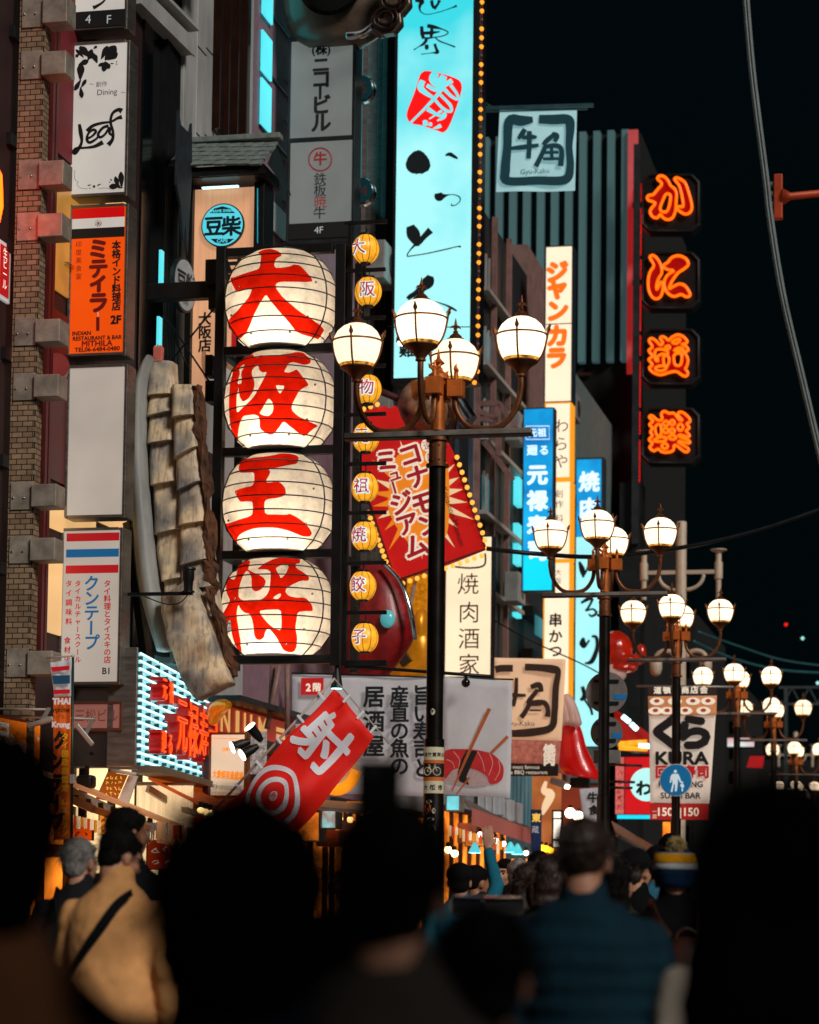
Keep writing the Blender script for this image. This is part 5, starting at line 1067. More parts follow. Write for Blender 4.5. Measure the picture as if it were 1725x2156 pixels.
# ------------------------------------------------------------------ street lamps
BRZ = mat('bronze_paint', '#7e4c2c', .42, .55, var=.35, nscale=8, bump=.05)
BRB = mat('bronze_box', '#d0702a', .45, .4, var=.3, nscale=6)
GLOBE = em('globe_glass', '#ffe4be', 1.95, .05, 2, base=.5)
BARM = mat('lamp_crossbar', '#a39c94', .45, .6, var=.25, nscale=5)
POLE = mat('dark_brown_pole', '#1c1512', .3, .4, var=.3, nscale=4)
STK = mat('sticker_cream', '#cfc6a6', .6, var=.15, em='#cfc6a6', es=.12); STO = mat('sticker_orange', '#c8621a', .6, var=.1, em='#c8621a', es=.1)
n = GLOBE.node_tree; oi = n.nodes.new('ShaderNodeObjectInfo'); mr = n.nodes.new('ShaderNodeMapRange'); mr.inputs[3].default_value = 1.45; mr.inputs[4].default_value = 2.25; n.links.new(oi.outputs['Random'], mr.inputs[0]); n.links.new(mr.outputs[0], n.nodes['Principled BSDF'].inputs['Emission Strength'])
D1 = 18.5
lz = lambda py: P(920, py, D1).z
G0 = lz(713); ZB = lz(907)
def lamp():
    T = thing('street_lamp', 'tall four globe bronze street lamp with stickers, nearest and largest in the picture', 'street lamp', (0, 0, 0), YAW, 'four globe street lamps along the kerb')
    mb = MB(); mb.lathe([(.12, 0), (.12, .5), (.082, .56), (.078, lz(1557)), (.066, lz(1555)), (.064, lz(985))], 24); mb.build('pole', POLE, T, auto=40)
    mb = MB(); mb.lathe([(.066, lz(985)), (.088, lz(984)), (.088, lz(978)), (.067, lz(977)), (.067, lz(930)), (.088, lz(929)), (.088, lz(922)), (.06, lz(921))], 24)
    for k in range(8): a = k*math.pi/4+.4; [mb.ball((.068*math.cos(a), .068*math.sin(a), z), .008, 6, 4) for z in (lz(940), lz(970))]
    mb.build('collar', BRZ, T, auto=40)
    mb = MB(); mb.box(-.735, .735, -.045, .045, lz(919), lz(908)); mb.build('crossbar', BARM, T, bevel=.004)
    mb = MB(); mb.box(-.74, .74, -.055, .055, lz(922), lz(919.2)); mb.build('crossbar_edge', BLACK, T)
    mb = MB(); mb.lathe([(.055, lz(907)), (.055, lz(800)), (.08, lz(799)), (.08, lz(790)), (.03, lz(780)), (.02, lz(770)), (.05, lz(765)), (.015, lz(755)), (.004, lz(735))], 20); mb.build('column', BRB, T, auto=40)
    for k in range(4):
        a = k*math.pi/2; c, s_ = math.cos(a), math.sin(a); rt = lambda r, z, t=0: (r*c-t*s_, r*s_+t*c, z)
        zc = G0-.315
        arm = spline([rt(.13, lz(838)), rt(.15, lz(868)), rt(.23, lz(897)), rt(.35, lz(905.5)), rt(.5, lz(900)), rt(.61, lz(866)), rt(.65, lz(825)), rt(.65, zc)], 6)
        A_ = MB().tube(arm, .0235, 10).build('arm', BRZ, T, smooth=True)
        mb = MB(); mb.add([rt(r, z, t) for z in (lz(838), lz(803)) for r, t in ((.08, -.06), (.2, -.06), (.2, .06), (.08, .06))], [(0, 1, 2, 3), (7, 6, 5, 4), (0, 4, 5, 1), (1, 5, 6, 2), (2, 6, 7, 3), (3, 7, 4, 0)])
        mb.tube([rt(.14, lz(803)), rt(.14, lz(785))], .018, 8)
        for t in (-.05, 0, .05): mb.tube([rt(.14, lz(787)), rt(.14, lz(779), t*.7), rt(.14, lz(766 if t == 0 else 773), t)], [.012, .016, .003], 6)
        mb.build('bracket_box', BRB, A_, bevel=.004)
        o = Vector(rt(.65, G0)); mb = MB()
        mb.lathe([(.03, .146), (.07, .138), (.115, .117), (.155, .08), (.18, .035), (.188, 0), (.186, -.04), (.174, -.1), (.153, -.155), (.124, -.2)], 32, o); gl = mb.build('globe', GLOBE, T, smooth=True)
        mb = MB(); mb.lathe([(.1405, -.179), (.133, -.19), (.1255, -.2)], 32, o); mb.f = mb.f[:-2]; mb.build('grime', em('globe_grime', '#f0a840', .95, .6, 26, color2='#3a1c08'), gl)
        mb = MB(); mb.lathe([(.128, -.198), (.132, -.206), (.124, -.216), (.085, -.24), (.055, -.27), (.04, -.29), (.034, -.3), (.04, -.305), (.04, -.318), (.026, -.322)], 24, o); mb.build('cup', BRZ, gl, auto=35)
        mb = MB(); mb.lathe([(.075, .136), (.066, .15), (.045, .16), (.05, .168), (.034, .182), (.016, .198), (.024, .205), (.012, .213), (.012, .232), (.034, .246), (.03, .252), (.012, .258), (.012, .27), (.003, .315)], 20, o)
        for q in range(4): mb.tube([o+Vector((0, 0, .24)), o+Vector((.03*math.cos(q*math.pi/2+.5), .03*math.sin(q*math.pi/2+.5), .246)), o+Vector((.044*math.cos(q*math.pi/2+.5), .044*math.sin(q*math.pi/2+.5), .232))], [.006, .01, .003], 5)
        mb.build('finial', BRZ, gl, auto=40)
        mb = MB(); mb.tube([o+Vector((.195*math.cos(b), .195*math.sin(b), .0)) for b in [2*math.pi*i/36 for i in range(36)]], .008, 6, True)
        for q in range(4):
            b = a+math.pi/4+q*math.pi/2+R(45); e = Vector((math.cos(b), math.sin(b), 0))
            pr = [(.128, -.205), (.162, -.155), (.183, -.1), (.196, -.04), (.203, 0), (.207, .03), (.216, .055), (.226, .078)]
            mb.tube([o+e*r+Vector((0, 0, z)) for r, z in spline(pr, 3)], .0085, 6)
            mb.tube([o+e*.205+Vector((0, 0, .015)), o+e*.209+Vector((0, 0, .04)), o+e*.222+Vector((0, 0, .085))], [.007, .019, .002], 4)
        mb.build('cage', BRZ, gl, auto=50)
    return T
L1 = lamp(); b = P(922, 907, D1); L1.location = (b.x, b.y, 0)
# stickers on the nearest lamp only
LAMPS = [(1272, 28.2, 'second nearest four globe street lamp, the one with two round grey discs on its pole'), (1424, 35.8, 'third four globe street lamp, behind the white sushi banner sign and blue disc'), (1552, 46, 'fourth four globe street lamp, with its right globe high over the lamps further on'),
         (1629, 53.5, 'fifth four globe street lamp, just right of the fourth and lower'), (1676, 68, 'sixth four globe street lamp, low at the right edge'), (1678, 90, 'farthest four globe street lamp, lowest at the right edge')]
LO = [copy_tree(L1) for _ in LAMPS]
for o, (px, d, lb) in zip(LO, LAMPS):
    q = P(px, 1500, d); o.location = (q.x, q.y, 0); o['label'] = lb
def wrapped(T, name, m, x0, x1, py0, py1, r, txt=None):
    """a sticker bent round the pole; x in metres along the arc, facing the camera"""
    mb = MB(); n = 12; z1, z0 = lz(py0), lz(py1); v = [(r*math.sin((x0+(x1-x0)*i/n)/r), -r*math.cos((x0+(x1-x0)*i/n)/r), z) for z in (z0, z1) for i in range(n+1)]
    return mb.add(v, [(i, i+1, i+n+2, i+n+1) for i in range(n)]).build(name, m, T)
def wraptext(T, name, m, items, r):
    mb = MB()
    for j, (s_, x, py, q, bo) in enumerate(items):
        g_ = glyph(s_, bo); z = lz(py); mb.add([((r+j*.0004)*math.sin((x+a*q)/r), -(r+j*.0004)*math.cos((x+a*q)/r), z+c*q) for a, c in g_[0]], g_[1])
    return mb.build(name, m, T)
ST = thing('parking_notice', 'cream and orange no bicycle parking notice wrapped round the nearest lamp pole', 'sign', L1.location, YAW)
wrapped(ST, 'notice', STK, -.12, .12, 1574, 1671, .0795)
wrapped(ST, 'orange_band', STO, -.12, .12, 1601, 1645, .0803); wrapped(ST, 'black_field', INK, -.12, .12, 1608, 1637, .0809)
wraptext(ST, 'lettering', INK, [(c, -.088+i*.036, 1590, .034, .02) for i, c in enumerate('転車放置禁止区')]+[(c, -.05+i*.06, 1659, .042, .03) for i, c in enumerate('大阪市')], .0803)
mb = MB(); r = .0818; W = lambda x, py: (r*math.sin(x/r), -r*math.cos(x/r), lz(py))
for cx in (-.038, .042): mb.tube([W(cx+.03*math.cos(a), 1625+.03*math.sin(a)*275) for a in [2*math.pi*i/20 for i in range(20)]], .0032, 4, True)
for l in ([(-.038, 1625), (-.02, 1615), (.022, 1615), (.002, 1627), (-.02, 1615)], [(.002, 1627), (-.038, 1625)], [(.042, 1625), (.022, 1612), (.03, 1610)], [(-.028, 1612), (-.012, 1612)]): mb.tube([W(*p) for p in l], .003, 4)
mb.build('bicycle', STK, ST)
mb = MB(); mb.tube([(.0822*math.sin(x/.0822), -.0822*math.cos(x/.0822), lz(py)) for x, py in ((-.1, 1606), (0, 1622), (.1, 1640))], .004, 4); mb.build('slash', STO, ST)
for nm, lb, m, x, py, w_, h in (('sticker', 'small yellow and black scribbled sticker high on the nearest lamp pole', STK, -.0, 1500, .02, 14), ('sticker', 'orange flame sticker on the nearest lamp pole', STO, -.03, 1702, .03, 22), ('sticker', 'round cream sticker on the nearest lamp pole', STK, .02, 1708, .016, 12), ('sticker', 'white and red torn sticker on the nearest lamp pole', WHITE, -.005, 1725, .034, 8), ('sticker', 'large grey torn sticker on the nearest lamp pole', BARM, .01, 1745, .03, 22), ('sticker', 'white letters sticker above the flame sticker', WHITE, -.02, 1688, .028, 6)):
    T = thing(nm, lb, 'sticker', L1.location, YAW, 'stickers on the nearest lamp pole'); r = .0795 if py > 1557 else .0672
    pts = [(x+w_*math.cos(a)*rnd.uniform(.75, 1.1), py+h/2*math.sin(a)*rnd.uniform(.75, 1.15)) for a in [2*math.pi*i/11 for i in range(11)]]
    mb = MB(); mb.add([(r*math.sin(a/r), -r*math.cos(a/r), lz(c)) for a, c in pts], [tuple(range(11))]); mb.build('print', m, T)
    mb = MB()
    for k in range(3): mb.tube([((r+.001)*math.sin((x+a)/r), -(r+.001)*math.cos((x+a)/r), lz(py+c)) for a, c in [(rnd.uniform(-w_, w_)*.6, rnd.uniform(-h, h)*.35) for _ in range(3)]], .0025, 4)
    mb.build('scribble', INK if m is not STO else MAR, T)
# signs on the second and third lamp pole
GS = mat('grey_sign_back', '#8f8a86', .5, .3, var=.2, nscale=4)
def pole_disc(name, label, px, py, r, d, m, off=.09):
    B = Board(name, label, 'sign', (px-r, py-r, px+r, py+r), d); mb = MB(); B.disc(mb, px, py, r, off, off+.02, 36); mb.build('plate', m, B.root); return B
for (px, py, r, lb) in ((1275, 1457, 44, 'larger round grey sign seen from behind on the second lamp pole'), (1275, 1541, 34, 'smaller round grey sign seen from behind on the second lamp pole')):
    B = pole_disc('road_sign', lb, px, py, r, 28.2, GS)
    mb = MB()
    for dy in (-r*.55, r*.5): (X, Z) = B.L(px, py+dy); mb.box(-r*.6/B.k, r*.6/B.k, .07, .089, Z-.018, Z+.018)
    mb.build('bracket', DARKC, B.root)
    mb = MB(); (X, Z) = B.L(px+r*.66, py+r*.2); mb.box(X-r*.3/B.k, X+r*.3/B.k, .086, .0895, Z-.03, Z+.03); mb.build('blue_tag', BB, B.root)
B = Board('road_sign', 'small rectangular grey sign below the round signs on the second lamp pole', 'sign', (1247, 1578, 1305, 1606), 28.2); B.box('plate', GS, 1247, 1578, 1305, 1606, .09, .11, bevel=.008)
B = Board('pedestrian_sign', 'round blue pedestrian sign with a white adult and child, on the third lamp pole', 'sign', (1391, 1608, 1459, 1677), 35.6)
mb = MB(); B.disc(mb, 1425, 1643, 34, -.1, -.08, 40); mb.build('rim', WHITE, B.root); mb = MB(); B.disc(mb, 1425, 1643, 32.4, -.106, -.101, 40); mb.build('face', mat('sign_blue', '#0f6aa0', .35, var=.08, em='#0f6aa0', es=.3), B.root)
B.poly('figure', mat('sign_white', '#c8dce4', .5, var=0, em='#c8dce4', es=.4), [[(1424+3.4*math.cos(a), 1625+3.4*math.sin(a)) for a in [i*.52 for i in range(12)]], [(1418, 1630), (1430, 1630), (1433, 1636), (1437, 1648), (1434, 1649), (1429, 1640), (1429, 1650), (1427, 1667), (1423, 1667), (1423, 1652), (1421, 1652), (1418, 1668), (1414, 1668), (1418, 1650), (1417, 1640), (1415, 1649), (1412, 1649), (1414, 1635)], [(1438+2.4*math.cos(a), 1648+2.4*math.sin(a)) for a in [i*.7 for i in range(9)]], [(1435, 1651), (1441, 1651), (1443, 1658), (1440, 1658), (1440, 1667), (1437, 1667), (1437, 1658), (1434, 1656)]], -.109)
# ------------------------------------------------------------------ overhead cable bundle on an orange bracket
CAB = mat('grey_cable', '#6f7a7a', .5, .2, var=.2)
q = [P(1568, -40, 30), P(1584, 150, 30), P(1612, 372, 30), P(1622, 460, 30), P(1648, 620, 30), P(1690, 800, 30), P(1735, 990, 30)]
mb = MB()
for k in range(5):
    off = Vector((.03*math.cos(k*1.3), .03*math.sin(k*1.3), 0)); mb.tube([Vector(p)+off for p in spline(q, 6)], .018, 6)
tag(mb.build('cable_bundle', CAB, origin=q[0], smooth=True), 'thick bundle of grey overhead cables down the right edge of the sky', 'cable')
T = Board('cable_bracket', 'orange painted bracket arm holding the cable bundle at the right edge', 'bracket', (1612, 368, 1780, 460), 30)
OB = mat('orange_steel', '#b2411c', .5, .2, var=.25, em='#b2411c', es=.08)
mb = MB(); T.rb(mb, 1630, 368, 1648, 462, -.06, .06); mb.build('plate', OB, T.root, bevel=.01)
mb = MB(); X, Z = T.L(1648, 414); X2, _ = T.L(1800, 410); mb.tube([(X, 0, Z), (X+.1, 0, Z), (X2, 0, Z+.04)], [.11, .05, .045], 10); mb.build('arm', OB, T.root, smooth=True)
mb = MB(); mb.lathe([(.12, -T.o.z), (.1, 1.2), (.02, 1.25)], 16, (X2, 0, Z)); mb.build('pole', OB, T.root, auto=40)
mb = MB()
for y in (388, 408, 430): T.rb(mb, 1614, y-4, 1630, y+4, -.04, .04)
mb.build('insulator', CAB, T.root, bevel=.01)
def wire(name, label, pts, r, m=BLACK, d=None):
    w_ = [P(*p) for p in pts]; tag(MB().tube(spline(w_, 6), r, 6).build(name, m, origin=w_[0], smooth=True), label, 'cable')
wire('overhead_cable', 'black cable sagging from the tilted red sign behind the second lamp to the sky', [(1025, 1155, 31), (1130, 1166, 31), (1270, 1172, 32), (1440, 1152, 33), (1600, 1115, 34), (1760, 1060, 35)], .03)
TW = mat('teal_wire', '#2c5a60', .5, .3, var=.2, em='#1a4046', es=.2)
wire('overhead_cable', 'upper dim teal wire sloping to the right below the white pole top', [(1470, 1330, 60), (1560, 1362, 62), (1650, 1390, 64), (1760, 1405, 66)], .03, TW)
wire('overhead_cable', 'lower dim teal wire sloping to the right above the fourth lamp', [(1460, 1350, 58), (1540, 1385, 60), (1640, 1410, 62), (1760, 1418, 64)], .035, TW)
wire('overhead_cable', 'thin dark wire crossing diagonally in front of the cream signs', [(1030, 1300, 44), (1120, 1350, 45), (1230, 1400, 46), (1300, 1440, 47)], .015)
for px, py, c, lb, r in ((1655, 1315, '#ff1a10', 'tiny red aviation light in the night sky', .08), (1690, 1344, '#9fe6dc', 'tiny pale lit window far off at the right', .08), (1722, 1438, '#9ff0f4', 'tiny white cyan light at the right edge', .08)):
    p = P(px, py, 115); o = MB().ball((0, 0, 0), r, 10, 6).build('distant_light', em('far_light'+c, c, 1.3, 0), origin=(0, 0, 0), smooth=True); o.location = p; tag(o, lb, 'light')
# ------------------------------------------------------------------ white ornate arch pole
WP = mat('ivory_paint', '#c9b49e', .5, var=.15, nscale=5)
def ornate(px, d, lb, sc=1):
    B = Board('ornate_pole', lb, 'pole', (px-82, 1140, px+82, 1420), d, group='ornate white poles'); k = B.k; X, _ = B.L(px, 1300); z = lambda py: B.L(px, py)[1]
    zg = -B.o.z
    mb = MB(); mb.lathe([(.18, zg), (.17, zg+1), (.12, zg+1.2), (.11, z(1400)), (.11, z(1100)), (.1, z(1098))], 16, (X, 0, 0)); mb.build('post', WP, B.root, auto=40)
    mb = MB(); mb.obox((X-75/k, 0, z(1205)), (X+75/k, 0, z(1205)), .08, .08); mb.build('crossbar', WP, B.root)
    for sg in (-1, 1):
        x = X+sg*78/k; mb = MB(); mb.lathe([(.055, z(1262)), (.055, z(1222)), (.085, z(1220)), (.085, z(1186)), (.06, z(1182)), (.06, z(1166)), (.08, z(1164)), (.17, z(1160)), (.17, z(1158))], 16, (x, 0, 0)); mb.build('finial_tube', WP, B.root, auto=40)
        mb = MB(); mb.tube([(X+sg*(9+(38)*math.sin(a))/k, 0, z(1210+32*(math.cos(a)))) for a in [R(90)*i/8 for i in range(9)]], .04, 8); mb.build('scroll', WP, B.root, smooth=True)
    mb = MB()
    for sg in (-1, 1): mb.tube([(X+sg*(12+20*(1-math.cos(a)))/k, 0, z(1385-15*math.sin(a))) for a in [math.pi*i/8 for i in range(9)]], .05, 8)
    mb.build('camera_arm', WP, B.root, smooth=True)
    for sg in (-1, 1):
        mb = MB(); mb.lathe([(.02, -.22), (.1, -.16), (.13, -.06), (.13, .1), (.06, .16)], 16, (X+sg*52/k, 0, z(1402))); mb.build('dome_camera', WP, B.root, smooth=True)
    return B.root
o1 = ornate(1434, 50, 'tall ornate white pole with a crossbar and two finial tubes behind the third lamp')
o2 = copy_tree(o1); q = P(1675, 1500, 112); o2.location.x, o2.location.y = q.x, q.y; o2['label'] = 'distant ornate white pole low at the right edge among the lamps'
# gantry at the far right
T = Board('truss_gantry', 'dim grey truss gantry at the right edge above the farthest lamps', 'gantry', (1650, 1440, 1760, 1490), 80)
mb = MB(); z = lambda py: T.L(1700, py)[1]; x = lambda px: T.L(px, 1460)[0]
for py in (1447, 1482): mb.obox((x(1640), 0, z(py)), (x(1790), 0, z(py)), .08, .08)
for i in range(8): mb.obox((x(1650+i*18), 0, z(1447 if i % 2 else 1482)), (x(1668+i*18), 0, z(1482 if i % 2 else 1447)), .05, .05)
mb.obox((x(1655), 0, z(1447)), (x(1655), 0, -T.o.z), .12, .12); mb.build('truss', mat('dim_truss', '#4a5456', .5, .4), T.root)
# ------------------------------------------------------------------ cloth helper
def cloth(B, name, m, tl, tr, br, bl, wav=.03, n=18, y0=0, ph=0):
    v = []; f = []
    for j in range(n+1):
        for i in range(n+1):
            s_, t = i/n, j/n; x = (tl[0]*(1-s_)+tr[0]*s_)*(1-t)+(bl[0]*(1-s_)+br[0]*s_)*t; y = (tl[1]*(1-s_)+tr[1]*s_)*(1-t)+(bl[1]*(1-s_)+br[1]*s_)*t
            X, Z = B.L(x, y); v.append((X, y0+wav*(math.sin(s_*11+t*3+ph)*.6+math.sin(s_*4-t*5+ph)*.5), Z))
    for j in range(n):
        for i in range(n): a = j*(n+1)+i; f.append((a, a+1, a+n+2, a+n+1))
    o = MB().add(v, f).build(name, m, B.root, smooth=True); s_ = o.modifiers.new('s', 'SOLIDIFY'); s_.thickness = .004; s_.offset = 1; return o
# ------------------------------------------------------------------ white pub banner
CLW = mat('white_cloth', '#b5b3b4', .8, var=.14, nscale=1.6, bump=.12, bscale=6, em='#b4b4b8', es=.26)  # cloth brightened by its own emission in place of light on it
B = Board('pub_banner', 'wide white cloth banner with columns of black brush writing and a picture of sushi', 'banner', (613, 1410, 1080, 1685), 32)
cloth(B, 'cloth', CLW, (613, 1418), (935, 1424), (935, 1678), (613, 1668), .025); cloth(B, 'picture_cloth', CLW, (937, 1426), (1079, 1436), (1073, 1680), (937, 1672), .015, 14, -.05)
B.box('floor_tag', mat('tag_red', '#a01216', em='#b01216', es=.6), 634, 1427, 682, 1463, -.06, -.05); B.text('tag_lettering', WT if 0 else CRW, [('2', 650, 1447, 22, {'bold': .04}), ('階', 668, 1447, 19, {'bold': .03})], -.064)
B.text('brush_lettering', INKT, [('居酒屋', 790, 1468, 48, {'v': 1, 'pitch': 52, 'bold': .03}), ('産直の魚の', 844, 1466, 42, {'v': 1, 'pitch': 37, 'bold': .03}), ('旨い寿司と', 893, 1466, 44, {'v': 1, 'pitch': 38, 'bold': .03})], -.075)
SAL = mat('salmon_print', '#b8262a', .6, var=.3, nscale=5, em='#b8262a', es=.22); RICE = mat('rice_print', '#b49a9a', .7, var=.2, nscale=30, em='#b49a9a', es=.15); NORI = mat('nori_print', '#0d1416', .6, var=.1); CHOP = mat('chopstick_print', '#a8562a', .6, var=.15, em='#a8562a', es=.2); LINE = mat('salmon_line', '#d89a90', .6, var=0, em='#d89a90', es=.2)
z5 = lambda x, y: (934.4+x*.20834, 1545.3+y*.20834)
B.poly('rice', RICE, [[z5(*p) for p in spline([(20, 440), (120, 350), (260, 360), (380, 400), (460, 500), (400, 520), (260, 520), (100, 490)], 4, True)]], -.085)
B.poly('salmon', SAL, [[z5(*p) for p in spline([(10, 190), (200, 155), (400, 175), (520, 220), (605, 330), (590, 460), (510, 505), (460, 490), (440, 430), (330, 365), (200, 345), (100, 370), (20, 450)], 4, True)]], -.088)
B.ribbons('salmon_line', LINE, [[(*z5(x0, y0), 1.5), (*z5(x1, y1), 1.2), (*z5(x2, y2), 1)] for x0, y0, x1, y1, x2, y2 in ((110, 180, 170, 260, 160, 340), (40, 260, 100, 290, 120, 350), (350, 180, 400, 280, 420, 380), (470, 200, 500, 300, 460, 420), (560, 270, 570, 370, 520, 470))], -.090)
B.poly('nori', NORI, [[z5(*p) for p in [(240, 170), (350, 175), (270, 360), (240, 430), (265, 515), (170, 480), (150, 400), (190, 260)]]], -.092)
B.ribbons('chopstick', CHOP, [[(*z5(470, -250), 8), (*z5(260, 200), 6), (*z5(95, 580), 3)], [(*z5(650, 30), 7), (*z5(480, 200), 6)], [(*z5(270, 440), 4), (*z5(140, 610), 3)]], -.094)
B.tubes('rope_bar', BLACK, [[(613, 1416, -.02), (1080, 1432, -.02)]], .012)
T = Board('bulb_lamp', 'black round bulb hanging from the rod over the sushi picture', 'lamp', (970, 1405, 995, 1450), 31.5)
X, Z = T.L(981, 1438); mb = MB(); mb.ball((X, 0, Z), .06, 14, 10); mb.lathe([(.025, .04), (.025, .11), (.012, .13)], 10, (X, 0, Z)); mb.build('bulb', mat('black_glass', '#08090a', .1, var=0), T.root, smooth=True)
T.tubes('wire', BLACK, [spline([(981, 1428, 0), (977, 1414, 0), (984, 1404, 0)], 4)], .006)
# ------------------------------------------------------------------ second square brush banner
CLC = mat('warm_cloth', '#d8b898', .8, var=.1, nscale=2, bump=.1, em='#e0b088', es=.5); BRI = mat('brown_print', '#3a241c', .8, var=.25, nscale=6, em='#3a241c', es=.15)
B = Board('square_banner', 'warm lit square banner with brown brush writing over a meat picture', 'banner', (1040, 1380, 1195, 1630), 38.5)
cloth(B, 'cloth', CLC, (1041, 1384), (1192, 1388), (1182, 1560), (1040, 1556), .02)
MEAT = mat('meat_print', '#c4786a', .7, var=.6, nscale=12, em='#c8745c', es=.3, dark='#6a2a20')
cloth(B, 'meat_cloth', MEAT, (1040, 1557), (1182, 1561), (1177, 1610), (1040, 1606), .01, 8, -.03); B.box('text_strip', mat('dark_strip', '#2a1c18', .7), 1040, 1608, 1176, 1634, -.04, -.03)
B.ribbons('brush_border', BRI, [s3([(300, 1030, 60), (200, 1030, 60), (150, 1040, 60)]), s3([(400, 1020, 60), (520, 1025, 60), (640, 1040, 70), (680, 1060, 50), (660, 1200, 56), (650, 1400, 56), (620, 1530, 60), (450, 1570, 70), (290, 1580, 60)])], -.05)
B.ribbons('brush_lettering', BRI, [s3([(330, 1110, 30), (325, 1240, 36), (300, 1350, 40)]), s3([(290, 1255, 36), (410, 1260, 26)]), s3([(450, 1190, 40), (520, 1170, 50), (540, 1230, 40)]), s3([(510, 1210, 36), (440, 1300, 40), (420, 1330, 24)]), s3([(450, 1310, 40), (410, 1390, 40), (370, 1445, 44)]), s3([(440, 1320, 36), (560, 1320, 46), (595, 1380, 40), (590, 1440, 50)]), s3([(430, 1345, 16), (540, 1340, 16)]), s3([(440, 1385, 16), (540, 1385, 16)])], -.055)
B.text('lettering', BRI, [('Gyu-Kaku', 1095, 1523, 16)], -.05); B.text('white_lettering', CRW, [('焼', 1158, 1580, 26, {'bold': .05}), ('肉', 1158, 1600, 26, {'bold': .05}), ('and most famous', 1100, 1615, 11), ('style BBQ restaurant', 1108, 1626, 11)], -.06)
# ------------------------------------------------------------------ sushi banner with plates
CLS = mat('cream_cloth', '#c9b8a8', .8, var=.08, bump=.05, em='#d6c4b4', es=.5)  # banner emission imitates light on the cloth
B = Board('sushi_banner', 'tall white banner with KURA in heavy black and red price boxes, behind the blue disc', 'banner', (1365, 1440, 1512, 1728), 38.5)
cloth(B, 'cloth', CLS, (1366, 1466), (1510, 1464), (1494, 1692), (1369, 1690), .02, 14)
B.box('name_strip', mat('brown_strip', '#3a2620', .7), 1365, 1443, 1510, 1465, -.03, -.01); B.text('strip_lettering', CRW, [(c, 1385+i*19.5, 1453, 17, {'bold': .03}) for i, c in enumerate('道頓堀商店会')], -.034)
cloth(B, 'plate_strip', mat('orange_cloth', '#cc8a5a', .8, em='#cc8250', es=.35), (1365, 1466), (1510, 1466), (1509, 1507), (1366, 1507), .005, 6, -.045)
mb = MB(); mc = MB()
for j in range(2):
    for i in range(4): x, y = 1384+i*38-(16 if j else 0), 1477+j*20; B.disc(mb, min(1492, max(1381, x)), y, 15, -.058, -.056, 20, 8); B.disc(mc, min(1492, max(1381, x)), y-1, 6, -.063, -.060, 12, 4)
mb.build('plate_print', CRW, B.root); mc.build('food_print', mat('food_red', '#b8401c', .6, var=.4, nscale=20, em='#b8401c', es=.3), B.root)
B.text('brush_lettering', INK, [('く', 1408, 1543, 82, {'bold': .07, 'sx': 1.15}), ('ら', 1462, 1543, 76, {'bold': .075, 'sx': 1.1})], -.045)
B.text('lettering', INK, [('KURA', 1437, 1596, 37, {'bold': .045, 'sx': 1.15}), ('REVOLVING', 1434, 1651, 17.5, {'bold': .03, 'sx': 1.0}), ('SUSHI BAR', 1434, 1675, 17.5, {'bold': .03, 'sx': 1.02})], -.045)
B.text('red_lettering', RB, [(c, 1394+i*29, 1626, 28, {'bold': .05}) for i, c in enumerate('回転寿司')], -.047)
B.box('price_box', mat('price_red', '#a01414', .7, var=.1, em='#b01a14', es=.4), 1369, 1692, 1493, 1726, -.03, -.02); B.text('price_lettering', CRW, [('150', 1402, 1709, 24, {'bold': .02}), ('150', 1457, 1709, 24, {'bold': .02}), ('一皿', 1379, 1709, 10, {'v': 1, 'pitch': 10}), ('|', 1434, 1709, 24)], -.035)
B.tubes('hanger', BARM, [[(1340, 1444, -.02), (1545, 1447, -.02)]], .02)
# ------------------------------------------------------------------ red target flag on a slanted pole
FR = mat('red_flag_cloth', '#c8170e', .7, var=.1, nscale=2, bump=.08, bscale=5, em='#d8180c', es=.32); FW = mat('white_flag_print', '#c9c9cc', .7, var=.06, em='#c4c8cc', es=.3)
B = Board('target_flag', 'red flag on a slanting white pole with a white target and a big white character', 'flag', (465, 1450, 800, 1710), 22)
UX, UY = Vector((-.675, .738)), Vector((.64, .77))
fo = Vector((704, 1450))
def fl_(u, v): p = fo+UX*u+UY*v; return (p.x, p.y)
v = []; f = []; n = 24
def fy(u, v_): return .05*math.sin(u*.03+v_*.05)+.03*math.sin(v_*.09-u*.013)
for j in range(n+1):
    for i in range(n+1):
        u, w_ = 385*i/n, 130*j/n+(18*math.sin(math.pi*i/n)*(j/n)); X, Z = B.L(*fl_(u, w_)); v.append((X, fy(u, w_), Z))
for j in range(n):
    for i in range(n): a = j*(n+1)+i; f.append((a, a+1, a+n+2, a+n+1))
o = MB().add(v, f).build('cloth', FR, B.root, smooth=True); so = o.modifiers.new('s', 'SOLIDIFY'); so.thickness = .004; so.offset = 1
def flag_print(nm, m, vf, off):
    bm = bmesh.new(); vs = [bm.verts.new((a, b, 0)) for a, b in vf[0]]
    for q in vf[1]:
        try: bm.faces.new([vs[i] for i in q])
        except ValueError: pass
    bmesh.ops.triangulate(bm, faces=bm.faces[:])
    for _ in range(5):
        e = [e for e in bm.edges if e.calc_length() > 9]
        if not e: break
        bmesh.ops.subdivide_edges(bm, edges=e, cuts=1); bmesh.ops.triangulate(bm, faces=[q for q in bm.faces if len(q.verts) > 3])
    vv = []
    for p in bm.verts: X, Z = B.L(*fl_(p.co.x, p.co.y)); vv.append((X, fy(p.co.x, p.co.y)-off, Z))
    bm.verts.index_update(); ff = [tuple(x.index for x in q.verts) for q in bm.faces]; bm.free(); MB().add(vv, ff).build(nm, m, B.root)
circ = lambda r, s_=40: [(244+r*1.02*math.cos(2*math.pi*i/s_), 60+r*.97*math.sin(2*math.pi*i/s_)) for i in range(s_)]
flag_print('target', FW, fill2d([circ(62), circ(52), circ(39), circ(29), circ(10)]), .014)
